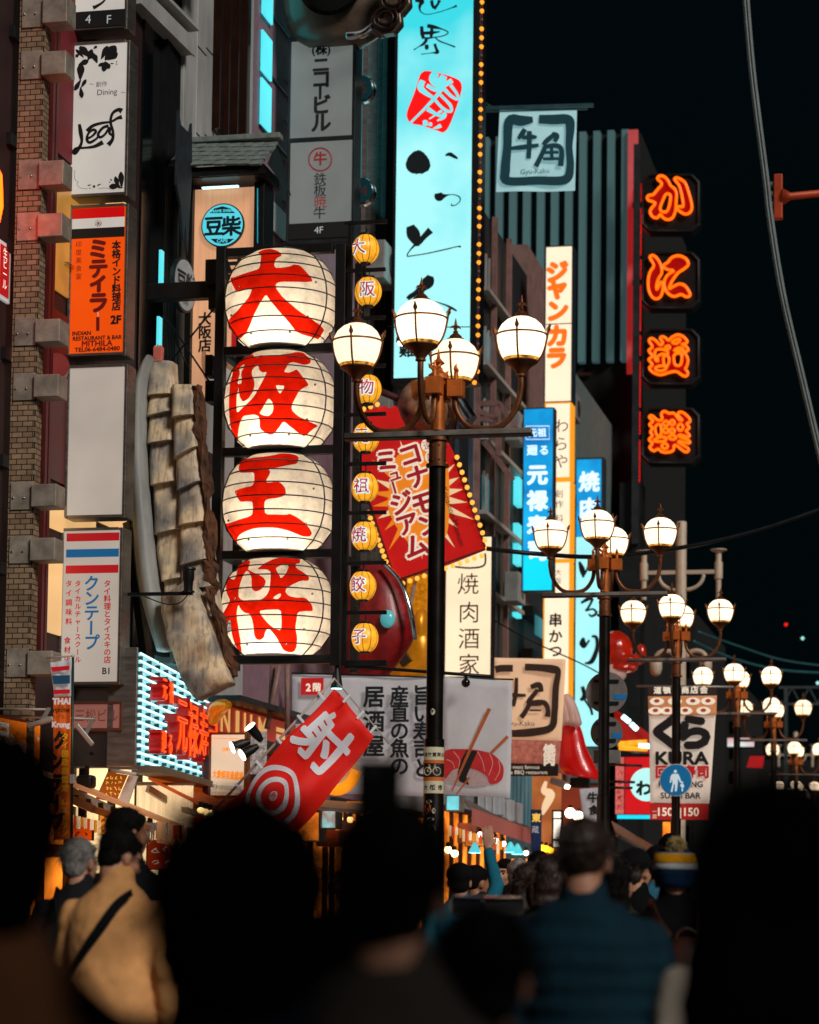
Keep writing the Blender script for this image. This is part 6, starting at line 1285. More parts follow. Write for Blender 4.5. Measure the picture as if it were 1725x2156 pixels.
g_ = glyph('射', 0); flag_print('lettering', FW, ([(102-a*-1*0+(-b)*108*1.05, 66-a*-112) for a, b in g_[0]], g_[1]), .014) if 0 else [flag_print('lettering', FW, ([(92-(b+.03*math.sin(q))*118, 60+(a+.03*math.cos(q))*112) for a, b in g_[0]], g_[1]), .014+.0006*i) for i, q in enumerate([math.pi*k/3 for k in range(6)])]
g_ = glyph('的', .03); flag_print('small_lettering', RB, ([(244+(-b)*15, 60+a*15) for a, b in g_[0]], g_[1]), .018)
B.tubes('pole', mat('white_tube', '#b9b2aa', .4, var=.1), [[(*fl_(-15, -14), 0), (*fl_(400, -14), 0)]], .012, 8)
B.tubes('top_rod', mat('white_tube', '#b9b2aa'), [[(*fl_(-14, -14), 0), (*fl_(-14, 165), .0)]], .007, 6)
mb = MB()
for u in (30, 95, 160, 225, 290): (X0, Z0), (X1, Z1) = B.L(*fl_(u, -18)), B.L(*fl_(u, 2)); mb.obox((X0, -.02, Z0), (X1, -.02, Z1), .03, .02)
for w_ in (35, 80, 120): (X0, Z0), (X1, Z1) = B.L(*fl_(-18, w_)), B.L(*fl_(3, w_)); mb.obox((X0, -.02, Z0), (X1, -.02, Z1), .03, .02)
mb.build('loop', FW, B.root)
# ------------------------------------------------------------------ vertical thai banner
B = Board('vertical_banner', 'narrow orange vertical banner topped with red, white and blue stripes on a green pole', 'banner', (100, 1380, 156, 1780), 21.2)
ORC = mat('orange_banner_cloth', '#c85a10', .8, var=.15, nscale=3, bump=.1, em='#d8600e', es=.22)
cloth(B, 'cloth', ORC, (113, 1466), (151, 1466), (148, 1766), (112, 1768), .025, 18); cloth(B, 'flag_cloth', CLW, (106, 1394), (151, 1388), (151, 1466), (113, 1467), .02, 10)
B.poly('red_stripe', RB, [[(110, 1405), (150, 1402), (150, 1411), (114, 1415)], [(116, 1453), (151, 1452), (151, 1461), (116, 1462)]], -.04); B.poly('blue_stripe', mat('navy_print', '#12405a', .6, var=0, em='#12405a', es=.3), [[(113, 1423), (151, 1422), (151, 1440), (116, 1441)]], -.04)
B.text('white_lettering', FW, [('THAI', 134, 1477, 18, {'bold': .05}), ('Krung', 133, 1526, 16, {'bold': .05})], -.05); B.text('black_lettering', INK, [('กรุงเทพ', 132, 1496, 13, {'bold': .03}), ('ク', 130, 1560, 40, {'bold': .06, 'sx': .7}), ('ン', 124, 1604, 40, {'bold': .06, 'sx': .7}), ('テ', 126, 1648, 40, {'bold': .06, 'sx': .7}), ('ー', 126, 1690, 36, {'bold': .06, 'rot': R(90)}), ('プ', 126, 1730, 40, {'bold': .06, 'sx': .7})], -.05)
B.text('yellow_lettering', mat('yellow_print', '#c89a10', .6, var=0, em='#d8a010', es=.35), [('タイ国政府認定', 142, 1552, 16, {'v': 1, 'pitch': 18, 'bold': .03}), ('レストラン', 141, 1690, 15, {'v': 1, 'pitch': 16, 'bold': .03})], -.055)
B.tubes('pole', mat('green_pole', '#1c4038', .4), [[(154, 1384, 0), (151, 1800, 0)]], .012, 8); B.tubes('top_rod', mat('white_tube', '#b9b2aa'), [[(98, 1385, -.0), (158, 1380, .0)]], .008, 6)
mb = MB(); X, Z = B.L(153, 1640); mb.box(X-.02, X+.02, -.02, .02, Z-.04, Z+.04); X, Z = B.L(154, 1383); mb.ball((X, 0, Z+.01), .016, 8, 6); mb.build('joint', WHITE, B.root)
# ------------------------------------------------------------------ shop fronts, stalls and awnings at street level
WARM = em('warm_shop_light', '#ff8a24', 2.1, .45, 2.2, color2='#7a2c06')
WARM2 = em('pale_shop_light', '#ffd79a', 1.7, .25, 3)
DKW = mat('dark_wood', '#2a1a10', .7, var=.4, nscale=4)
def quad(mb, pts, th=.02, up=Vector((0, 0, 1))):
    p = [Vector(q) for q in pts]; mb.add(p+[q-up*th for q in p], [(0, 1, 2, 3), (7, 6, 5, 4), (0, 4, 5, 1), (1, 5, 6, 2), (2, 6, 7, 3), (3, 7, 4, 0)])
def shopfront(label, d0, d1, z0, z1, m, items=8, seed=1):
    dm = (d0+d1)/2; T = thing('shop_front', label, 'shop front', (FX(dm), dm, 0), FYAW); L_ = (d1-d0)/SD.y; rr = random.Random(seed)
    mb = MB(); mb.box(-L_/2, L_/2, -.05, -.02, z0, z1); mb.build('lit_wall', m, T)
    mb = MB(); mb.box(-L_/2, L_/2, -.75, -.06, .0, .95); mb.build('counter', DKW, T, bevel=.01)
    mb = MB(); n = int(L_/.9)+1
    for i in range(n+1): x = -L_/2+L_*i/n; mb.box(x-.03, x+.03, -.13, -.055, .95, z1)
    mb.box(-L_/2, L_/2, -.14, -.05, z1+.002, z1+.1); mb.build('shop_frame', DKW, T)
    mb = MB()
    for i in range(items): x = rr.uniform(-L_/2+.2, L_/2-.2); h = rr.uniform(.12, .4); z = rr.choice([.951, z1-.55]); w_ = rr.uniform(.08, .22); mb.box(x-w_, x+w_, -.5, -.16, z, z+h)
    mb.build('goods', mat('goods_mix', '#a8542a', .6, var=.9, nscale=3, dark='#14343c'), T, bevel=.01)
    return T
shopfront('orange lit food counter at the bottom left under the striped awning', 20.2, 24.6, .95, 2.35, WARM, 9, 1)
shopfront('pale lit shop front under the folding awning', 25.0, 29.3, .95, 2.85, WARM2, 7, 2)
shopfront('orange lit stall front behind the red target flag', 29.8, 34.8, .95, 2.7, WARM, 9, 3)
shopfront('orange and cyan lit stall to the right of the nearest lamp pole', 35.2, 41.5, .95, 2.8, WARM, 10, 4)
shopfront('amber lit shop front far down the street left of the second lamp', 42, 52, .95, 3.0, WARM, 8, 5)
# awnings
def awning(label, pts, m, val=.12, arms=True, vm=None):
    c = Vector(pts[1]); T = thing('awning', label, 'awning', c, 0); q = [Vector(p)-c for p in pts]
    mb = MB(); quad(mb, q, .025); mb.build('canopy', m, T)
    a, b = q[1], q[2]; mb = MB(); quad(mb, [a+Vector((.002, 0, -.03)), b+Vector((.002, 0, -.03)), b+Vector((.05, -.01, -.03)), a+Vector((.05, -.01, -.03))], val); mb.build('valance', vm or mat('silver_valance', '#9a8c80', .4, .6, var=.35, nscale=9), T, bevel=.01)
    if arms:
        mb = MB()
        for i, j in ((0, 1), (3, 2)): s_, e = q[i], q[j]; k = (s_+e)/2+Vector((0, .5, -.16)); mb.obox(s_+Vector((0, 0, -.12)), k, .05, .07); mb.obox(k, e+Vector((-.04, 0, -.1)), .045, .06)
        mb.build('folding_arm', mat('arm_white', '#a89c90', .45, .3), T)
    return T
OAW = mat('orange_awning', '#b0481a', .7, var=.25, nscale=3, stretch=(1, 6, 1), em='#e0601a', es=.42)  # emission paints the stall light reaching the awning from below
awning('pale orange awning sloping over the counter at the lower left', [P(40, 1606, 22.4), P(330, 1722, 22.3), P(388, 1738, 24.6), P(150, 1640, 24.7)], mat('white_orange_awning', '#c89878', .7, var=.3, nscale=2, em='#e08a48', es=.42), .2, True, mat('cream_orange_valance', '#d8b090', .6, var=.3, nscale=3, em='#f0a060', es=.5))  # canopy and valance emission imitates light from the stall beneath
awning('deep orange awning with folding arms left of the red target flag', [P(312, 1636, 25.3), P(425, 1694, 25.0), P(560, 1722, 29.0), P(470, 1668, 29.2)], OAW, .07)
# tube, menu board, black lamp, floodlights
T = Board('menu_board', 'tilted brown menu board with gold writing under a white tube light', 'board', (205, 1622, 272, 1692), 24.2)
MBN = mat('menu_brown', '#8a4212', .6, var=.3, em='#b85a14', es=.4)  # emission paints the tube's light onto the board
T.poly('board', MBN, [[(230, 1626), (271, 1632), (246, 1690), (205, 1682)]], -.02, .03); T.poly('side', WHITE, [[(272, 1632), (290, 1634), (270, 1694), (247, 1690)]], .02, .03)
def scrawl(B, name, m, x0, y0, x1, y1, rows, n, y, seed=1, wd=1.2):
    rg = random.Random(seed); st = []
    for j in range(rows):
        for i in range(n):
            cx, cy = x0+(x1-x0)*(i+.5)/n, y0+(y1-y0)*(j+.5)/rows; a, b = (x1-x0)/n*.36, (y1-y0)/rows*.34
            for _ in range(2): st.append([(cx+rg.uniform(-a, a), cy+rg.uniform(-b, b), wd*rg.uniform(.7, 1.2)) for _ in range(3)])
    B.ribbons(name, m, st, y)
scrawl(T, 'writing', em('gold_writing', '#ffc850', .9, .2), 226, 1632, 262, 1678, 4, 4, -.056, 3)
T = Board('tube_light', 'short white fluorescent tube above the tilted menu board', 'lamp', (232, 1618, 288, 1634), 24.0)
T.tubes('tube', em('white_tube', '#fff0d8', 6, 0), [[(234, 1622, 0), (287, 1630, 0)]], .018, 8); T.box('fitting', ALU, 232, 1614, 289, 1620, .0, .06)
T = Board('canister_lamp', 'black square lamp body hanging left of the tilted menu board', 'lamp', (165, 1610, 200, 1660), 23.8)
T.box('housing', BLACK, 165, 1632, 199, 1660, -.08, .08, bevel=.03); T.box('stem', BLACK, 180, 1612, 187, 1633, -.02, .02)
FLW = mat('flood_white', '#a8a098', .4, .3, var=.2)
for px, py, a, lb in ((92, 1522, .3, 'left white floodlight on the pipe over the orange shop sign'), (184, 1548, -.9, 'right white floodlight in front of the small pinkish sign')):
    T = Board('floodlight', lb, 'lamp', (px-22, py-22, px+22, py+22), 22.3, group='white floodlights over the counter'); mb = MB()
    X, Z = T.L(px, py); c, s_ = math.cos(a), math.sin(a); mb.obox((X-.12*c, -.1, Z-.12*s_), (X+.12*c, -.05, Z+.12*s_), .07, .045); mb.build('head', FLW, T.root, bevel=.01)
    mb = MB(); mb.obox((X, -.06, Z), (X+.03, .05, Z+.14), .035, .02); mb.build('yoke', FLW, T.root)
T = Board('pipe_rail', 'pair of thin horizontal pipes over the orange shop sign', 'rail', (-60, 1488, 200, 1512), 22.4)
T.tubes('pipe', FLW, [[(-60, 1491, .05), (100, 1493, .05)], [(-60, 1504, .12), (190, 1512, .12)]], .012)
# game hall sign and neighbours
B = lightbox('game_hall_sign', 'cream lit sign in an orange wooden frame with orange characters, left of the red flag', (440, 1542, 520, 1680), 27.6, em('cream_sign_light', '#f6d6b4', .85, .15, 2), .15, 5, mat('orange_wood_frame', '#a85a18', .5, var=.3))
ORT = mat('orange_sign_text', '#e8820e', .5, var=0, em='#f08a10', es=.9)
B.text('orange_lettering', ORT, [(c, 472+i*7.5, 1578, 9, {'bold': .03}) for i, c in enumerate('日本一')]+[(c, 453+i*9.3, 1630+i*.8, 19, {'bold': .03, 'sx': .5}) for i, c in enumerate('大衆娯楽遊戯場')], -.011)
B.text('black_lettering', INK, [(c, 451+i*6.2, 1656+i*.6, 10, {'sx': .6}) for i, c in enumerate('戦後大阪府公認射的場')], -.011)
B.tubes('border_line', ORT, [[(448, 1554, -.008), (512, 1556, -.008)], [(448, 1668, -.008), (512, 1672, -.008)]], .004, 4)
B = Board('red_post', 'dark red board edge left of the cream lit sign', 'board', (427, 1590, 441, 1700), 27.4); B.box('board', REDP, 427, 1590, 439, 1700, 0, .1, bevel=.005)
T = along('fascia_sign', 'slanted red and yellow fascia sign above the cream lit sign', 455, 1510, 28.4)
mb = MB(); mb.box(0, 3.6, 0, .12, -.17, .17); mb.build('board', mat('fascia_red', '#a8281a', .5, var=.3, em='#c03a1a', es=.35), T, bevel=.01)
along_text(T, em('fascia_yellow', '#f0b060', .8, .2), [('N', .35, 0, .4, {'sx': 1.4, 'bold': .03}), ('I', .85, 0, .4, {'sx': 2.5, 'bold': .03}), ('U', 1.3, 0, .4, {'sx': 1.4, 'bold': .03}), ('M', 1.95, 0, .4, {'sx': 1.4, 'bold': .03}), ('=', 2.8, 0, .4, {'sx': 2, 'bold': .03})], -.012)
mb = MB(); mb.box(0, 3.7, -.3, .1, .19, .26); mb.box(0, 3.7, -.3, .1, -.3, -.2); mb.build('ledge', BLACK, T)
q = [P(448, 1522, 27.0), P(455, 1500, 26.9), P(466, 1488, 26.8), P(482, 1484, 26.6)]
tag(MB().tube(spline(q, 6), [.02+.075*math.sin(math.pi*(.12+.8*i/18)) for i in range(19)], 12).build('golden_horn', GO, origin=q[0], smooth=True), 'golden horn shaped ornament just right of the red neon letters', 'ornament')
for px, py, a, lb in ((539, 1545, 2.2, 'upper black track spotlight beside the slanted flag pole'), (508, 1567, 3.6, 'left black track spotlight beside the slanted flag pole'), (527, 1580, 3.9, 'lower black track spotlight beside the slanted flag pole')):
    T = Board('track_spotlight', lb, 'lamp', (px-18, py-18, px+18, py+18), 26.2, group='track spotlights by the flag pole'); X, Z = T.L(px, py); e = Vector((math.cos(a), -.5, math.sin(a) if a < 3 else -.45*abs(math.sin(a))-.2)).normalized(); p = Vector((X, 0, Z))
    MB().tube([p-e*.1, p-e*.02, p+e*.06, p+e*.1], [.03, .05, .055, .075], 14).build('housing', BLACK, T.root, auto=40); MB().tube([p+e*.1, p+e*.112], [.068, .066], 14).build('lens', em('spot_white', '#fff0d0', 6, 0), T.root)
B = Board('patterned_screen', 'white screen printed with dense black scribbles behind the track spotlights', 'screen', (516, 1540, 560, 1630), 28.6); B.box('screen', mat('scribble_print', '#c8c4c0', .6, var=1.2, nscale=26, dark='#0a0a0a', em='#a09c98', es=.1), 516, 1540, 560, 1630, 0, .04)
T = Board('pipe_cluster', 'dull pink and grey drain pipes beside the white pub banner', 'pipes', (560, 1395, 612, 1545), 30.0)
T.tubes('pipe', mat('pink_pipe', '#8a6a62', .5, var=.3), [[(590, 1395, 0), (562, 1535, 0)], [(570, 1398, .1), (566, 1480, .1)], [(603, 1395, .05), (603, 1545, .05)]], .035, 8)
T = Board('round_shop_sign', 'yellow and orange curved shop sign half hidden behind the red target flag', 'sign', (655, 1590, 765, 1670), 29); X, Z = T.L(710, 1600)
mb = MB(); mb.tube([(X+.26*math.cos(a), 0, Z-.36*math.sin(a)) for a in [R(20)+R(140)*i/14 for i in range(15)]], .07, 8); mb.build('rim', ORT, T.root, smooth=True); T.box('plate', em('round_plate', '#d8a070', .6, .3), 672, 1596, 750, 1650, .05, .1)
for lb, l, t, r, b, d, m, cat, nm in (('orange lit glass stall box below the red target flag', 620, 1708, 673, 1772, 27.5, WARM, 'stall', 'stall_box'), ('cyan lit glass cabinet beside the orange stall box', 675, 1705, 708, 1745, 27.4, em('cyan_cabinet', '#9adfe0', .9, .4, 9, color2='#b86a50'), 'cabinet', 'glass_cabinet'), ('small cyan lit screen right of the nearest lamp pole', 938, 1673, 969, 1708, 33, em('screen_cyan', '#7adfe8', .9, .2, 8), 'screen', 'lit_screen')):
    B = Board(nm, lb, cat, (l, t, r, b), d); B.box('lit_panel', m, l+2, t+3, r-2, b-2, .03, .3); B.frame('frame', ALU, l, t, r, b, 2.5, .0, .31)
B = Board('stall_canopy', 'silver edged stall roof under the red target flag', 'roof', (612, 1690, 790, 1712), 27.6); mb = MB()
a, b = B.L(612, 1694), B.L(770, 1708); quad(mb, [(a[0], -.3, a[1]), (b[0], -.3, b[1]), (b[0], .6, b[1]+.1), (a[0], .6, a[1]+.1)], .04); mb.build('roof', ALU, B.root)
# stall right of the nearest pole
T = awning('roof edge with a finely striped pink valance right of the nearest lamp pole', [P(975, 1680, 36.5), P(985, 1694, 34.0), P(1127, 1746, 41.5), P(1105, 1735, 43)], mat('grey_roof', '#6a6462', .6), .02, False)
PKV = mat('pink_valance', '#a8605a', .7, var=.3, nscale=3, stretch=(1, 30, 1), em='#b8584a', es=.22)
a, b = P(985, 1697, 33.9), P(1127, 1749, 41.4); n = 60; v = []; c = Vector(T.location)
for i in range(n+1): p = a.lerp(b, i/n)-c+Vector((.02*(i % 2)+.06, 0, -.03)); v += [p, p+Vector((0, 0, -.235))]
MB().add(v, [(2*i, 2*i+1, 2*i+3, 2*i+2) for i in range(n)]).build('pleated_valance', PKV, T)
for i, (px, py, w_, h, lb) in enumerate(((1030, 1693, 48, 46, 'left pale crate on the stall roof'), (1062, 1706, 26, 46, 'middle translucent crate on the stall roof'), (1084, 1712, 18, 44, 'right translucent crate on the stall roof'))):
    B = Board('crate', lb, 'crate', (px-w_/2, py-h/2, px+w_/2, py+h/2), 37+i*1.2, group='pale crates on the stall roof'); B.box('body', mat('pale_crate', '#a8aaae', .4, var=.2, em='#8a9096', es=.18), px-w_/2, py-h/2, px+w_/2, py+h/2, 0, .4, bevel=.02); mb = MB()
    for k in range(3): B.rb(mb, px-w_/2+1+k*w_/3, py-h/2+2, px-w_/2+3+k*w_/3, py+h/2-2, -.02, -.001)
    mb.build('rib', WHITE, B.root)
def bulbs(label, pts, r, c, s_, nm='light_bulbs'):
    p0 = P(*pts[0]); T = thing(nm, label, 'light bulbs', p0)
    for p in pts:
        q = P(*p)-p0; MB().ball(q, r, 10, 7).build('bulb', em('bulb'+c, c, s_, 0), T, smooth=True); MB().lathe([(.03, 0), (.025, .06)], 8, q+Vector((0, 0, r*.8))).build('socket', BLACK, T)
    return T
bulbs('bright warm bulbs at the tip of the deep orange awning', [(423, 1706, 24.9), (433, 1709, 25.0), (443, 1712, 25.2)], .035, '#ffd48a', 14)
bulbs('two bright bulbs in the stall just right of the nearest lamp pole', [(943, 1789, 33), (957, 1797, 33.4)], .055, '#ffe0a0', 9)
bulbs('two round white bulbs over the crowd left of the second lamp pole', [(1201, 1712, 38), (1218, 1719, 38)], .085, '#ffe6bc', 7)
bulbs('row of yellow bulbs low between the stall and the second lamp', [(1140, 1785, 41), (1150, 1787, 41), (1160, 1790, 41.5), (1170, 1793, 42)], .06, '#ffb020', 4)
bulbs('line of small white bulbs under the pink valance', [(1012+i*16, 1757+i*6.5, 35+i*.8) for i in range(7)], .045, '#fff0d8', 4)
for px, py, lb in ((1000, 1787, 'left cyan cone lamp in the stall'), (1075, 1786, 'middle cyan cone lamp in the stall'), (1090, 1790, 'right cyan cone lamp in the stall')):
    p = P(px, py, 37); T = thing('cone_lamp', lb, 'lamp', p, 0, 'cyan cone lamps in the stall'); MB().lathe([(.1, -.06), (.03, .08), (.015, .1)], 14).build('shade', em('cyan_shade', '#58d8e4', .9, .2), T, smooth=True); MB().lathe([(.09, -.066), (.085, -.061)], 14).build('lens', em('cyan_lens', '#9ffcff', 4, 0), T)
B = Board('teal_curtain', 'pale and dark teal vertical curtain strips above the stall', 'curtain', (1065, 1625, 1118, 1810), 41.5); mb = MB()
for i in range(13): X0, Z0 = B.L(1066+i*4, 1630); X1, Z1 = B.L(1070+i*4, 1808); mb.box(X0, X1, .02*(i % 2), .06+.02*(i % 2), Z1, Z0)
mb.build('strip', mat('teal_strip', '#5a8088', .6, var=.8, nscale=1.6, stretch=(6, 1, .3), dark='#0e2228', em='#3c6a74', es=.25), B.root)
B = Board('poster_wall', 'orange lit poster wall with a pale swoosh, under the square banner', 'poster', (1117, 1625, 1182, 1830), 41.8); B.box('panel', em('poster_orange', '#c8743c', .75, .3, 1.5, color2='#7a3414'), 1117, 1628, 1180, 1830, 0, .1)
B.ribbons('swoosh', em('poster_swoosh', '#f4cfa4', .95, .1), [[(1150, 1645, 6), (1146, 1665, 14), (1160, 1672, 18), (1150, 1695, 16), (1142, 1715, 6)]], -.006)
B = Board('brown_wall', 'red brown lit wall behind the white leaning banner', 'wall', (1180, 1655, 1262, 1900), 43); B.box('panel', mat('rust_wall', '#7a2c14', .7, var=.3, em='#8a3010', es=.4), 1180, 1655, 1262, 1890, 0, .1); B.box('trim', DKW, 1180, 1648, 1262, 1654, -.03, .1)
B = Board('navy_banner', 'narrow navy banner with a gold character beside the pink valance', 'banner', (1116, 1703, 1142, 1795), 38.8); cloth(B, 'cloth', mat('navy_cloth', '#12284a', .8, var=.2, em='#123060', es=.25), (1118, 1704), (1141, 1705), (1140, 1795), (1118, 1795), .01, 8)
B.text('gold_lettering', em('gold_writing', '#ffc850', .9, .2), [('東', 1130, 1722, 19, {'bold': .04})], -.03); B.text('lettering', FW, [('蔵', 1128, 1747, 16)], -.03)
B = Board('leaning_banner', 'white banner with two black characters left of the second lamp pole', 'banner', (1218, 1655, 1266, 1760), 37.5); cloth(B, 'cloth', CLW, (1220, 1661), (1264, 1658), (1260, 1755), (1232, 1755), .015, 8); B.text('lettering', INK, [('牛', 1249, 1680, 24, {'bold': .04}), ('食', 1251, 1706, 22, {'bold': .04})], -.03)
B = Board('slim_lit_sign', 'slim white lit vertical sign over the crowd beside the poster wall', 'sign', (1162, 1705, 1184, 1786), 40.5); B.box('case', BLACK, 1162, 1705, 1184, 1786, .01, .15); mb = MB()
for y0, y1 in ((1709, 1722), (1725, 1766), (1771, 1783)): B.rb(mb, 1166, y0, 1181, y1, -.005, .005)
mb.build('panel', em('white_slim', '#fff4e0', 1.3, .1, 6), B.root)
T = Board('floodlight', 'white box floodlight over the poster wall beside the red sleeve', 'lamp', (1160, 1636, 1200, 1664), 38.4); X, Z = T.L(1180, 1648); mb = MB(); mb.obox((X-.13, 0, Z+.04), (X+.12, -.1, Z-.05), .14, .1); mb.build('head', FLW, T.root, bevel=.01); mb = MB(); mb.obox((X+.1, -.09, Z-.06), (X+.14, -.11, Z-.075), .1, .06); mb.build('lens', em('spot_white', '#fff0d0', 6, 0), T.root)
# giant red sleeve with a pale hand
T = Board('sleeve_sculpture', 'huge red sleeve with pale curled fingers above the street, right of the square banner', 'sculpture', (1178, 1455, 1262, 1645), 39)
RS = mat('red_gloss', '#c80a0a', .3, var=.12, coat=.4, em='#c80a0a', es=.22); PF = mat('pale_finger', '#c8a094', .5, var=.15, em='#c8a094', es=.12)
mb = MB(); n = 18; v = []; f = []
sec = spline([(1196, 1500, 10), (1200, 1530, 24), (1206, 1570, 30), (1214, 1605, 40), (1221, 1625, 42), (1224, 1636, 38)], 4)
for x, y, h in sec:
    X, Z = T.L(x, y); r = h/T.k
    for k in range(n): a = 2*math.pi*k/n; v.append((X+r*math.cos(a), .75*r*math.sin(a), Z-.16*r*math.cos(a)))
m = len(sec)
for i in range(m-1):
    for k in range(n): f.append((i*n+k, i*n+(k+1) % n, (i+1)*n+(k+1) % n, (i+1)*n+k))
f += [tuple(range(n)), tuple((m-1)*n+k for k in range(n))]; mb.add(v, f).build('sleeve', RS, T.root, smooth=True)
mb = MB()
for x0, y0, x1, y1, x2, y2, r in ((1188, 1470, 1196, 1500, 1200, 1528, .1), (1194, 1466, 1206, 1496, 1212, 1530, .1), (1200, 1470, 1214, 1502, 1222, 1532, .085), (1186, 1480, 1188, 1510, 1192, 1530, .09)):
    pts = spline([(*T.L(x0, y0), 0), (*T.L(x1, y1), 0), (*T.L(x2, y2), 0)], 5); mb.tube([(a, -.2-.05*i/10, b) for i, (a, b, _) in enumerate(pts)], [r*(.9 if i else .6) for i in range(len(pts)-1)]+[r*.4], 10)
mb.build('fingers', PF, T.root, smooth=True)
T = Board('cuff_lamp', 'dark lamp box hanging under the red sleeve', 'lamp', (1200, 1636, 1245, 1660), 39.2); T.box('housing', BLACK, 1202, 1638, 1240, 1658, -.1, .2, bevel=.02); T.box('bracket', BLACK, 1218, 1628, 1224, 1638, .0, .05)
# glossy red creature
T = Board('creature_model', 'glossy red orange creature model peeking out right of the second lamp pole', 'sculpture', (1262, 1325, 1362, 1425), 46)
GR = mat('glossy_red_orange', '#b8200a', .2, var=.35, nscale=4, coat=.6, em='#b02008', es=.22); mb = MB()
for x, y, rx, ry in ((1296, 1368, 36, 40), (1322, 1392, 28, 16), (1312, 1408, 30, 10)): X, Z = T.L(x, y); mb.ball((X, 0, Z), (rx/T.k, .35, ry/T.k), 18, 12)
o = mb.build('body', GR, T.root); rm = o.modifiers.new('r', 'REMESH'); rm.mode = 'VOXEL'; rm.voxel_size = .03; rm.use_smooth_shade = True
mb = MB(); X, Z = T.L(1294, 1408); mb.ball((X, -.1, Z-.1), (.25, .2, .2), 14, 10); mb.build('belly', PF, T.root, smooth=True)
mb = MB(); X, Z = T.L(1346, 1374); mb.ball((X, .3, Z), (.1, .1, .2), 14, 10); mb.build('claw', GR, T.root, smooth=True)
# red awning with cyan tubes and the red sign with a pale disc
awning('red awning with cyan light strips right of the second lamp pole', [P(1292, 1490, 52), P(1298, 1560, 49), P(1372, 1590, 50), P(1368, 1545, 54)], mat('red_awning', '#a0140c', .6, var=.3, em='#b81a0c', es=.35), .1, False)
T = Board('light_strip', 'row of cyan white light strips on the red awning', 'light strip', (1295, 1490, 1375, 1600), 48.7); T.tubes('strip', em('cyan_lens', '#9ffcff', 4, 0), [[(1311, 1508, 0), (1326, 1520, 0)], [(1329, 1524, 0), (1342, 1536, 0)], [(1346, 1568, 0), (1372, 1572, 0)]], .05, 6); T.tubes('amber_strip', em('amber_strip', '#ffa020', 1.4, .3, 8), [[(1302, 1566, 0), (1362, 1562, 0)], [(1302, 1574, .1), (1362, 1576, .1)]], .05, 6)
B = Board('disc_sign', 'red lit sign with a pale cyan disc, left of the white sushi banner', 'sign', (1296, 1586, 1376, 1726), 44); B.box('case', BLACK, 1294, 1586, 1378, 1724, .01, .3); B.box('panel', em('sign_red_light', '#d0121a', .9, .1), 1316, 1594, 1377, 1714, -.004, .009); B.box('side_panel', em('pale_red_panel', '#e07068', .8, .4, 12), 1296, 1594, 1314, 1714, -.004, .009)
mb = MB(); B.disc(mb, 1362, 1652, 35, -.012, -.006, 40); mb.build('disc', em('pale_disc', '#b8f4f0', 1.0, .1), B.root); B.text('lettering', INKT, [('わ', 1356, 1660, 34, {'bold': .05})], -.018); scrawl(B, 'side_writing', RB, 1298, 1600, 1312, 1708, 6, 1, -.01, 5, 2)
B.box('under_light', em('cyan_foot', '#10d6f0', 1.1, .1), 1300, 1716, 1376, 1724, -.03, .005); T = B
T.tubes('sign_arm', BLACK, [[(1288, 1611, -.3), (1355, 1614, -.2)], [(1288, 1647, -.3), (1340, 1648, -.2)], [(1288, 1660, -.3), (1335, 1660, -.2)]], .025)
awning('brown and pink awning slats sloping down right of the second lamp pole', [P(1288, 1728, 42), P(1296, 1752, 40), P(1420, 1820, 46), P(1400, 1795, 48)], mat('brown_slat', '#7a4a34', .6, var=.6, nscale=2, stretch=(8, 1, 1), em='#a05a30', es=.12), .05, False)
B = Board('amber_shop_window', 'amber lit shop window under the white sushi banner', 'window', (1395, 1728, 1440, 1800), 52); B.box('panel', WARM, 1395, 1730, 1440, 1830, 0, .1); B.frame('frame', DKW, 1393, 1728, 1442, 1832, 3, -.02, -.001)
B = Board('far_shop_lights', 'small white and red shop light box between the fourth and fifth lamps', 'sign', (1530, 1552, 1592, 1575), 78); B.box('panel', em('far_panel', '#c8f0f0', 1.0, .5, 1.2, color2='#d02020'), 1532, 1554, 1588, 1572, -.03, 0); B.box('case', BLACK, 1528, 1550, 1592, 1576, .002, .2)
B = Board('red_pennant', 'small red pennant sign below the fifth lamp crossbar', 'sign', (1572, 1592, 1612, 1625), 80); B.poly('pennant', mat('pennant_red', '#a80c10', .6, em='#b00c10', es=.5), [[(1580, 1592), (1610, 1592), (1606, 1618), (1572, 1616)]], 0, .05); B.box('rod', BLACK, 1578, 1588, 1612, 1591, -.05, .0)

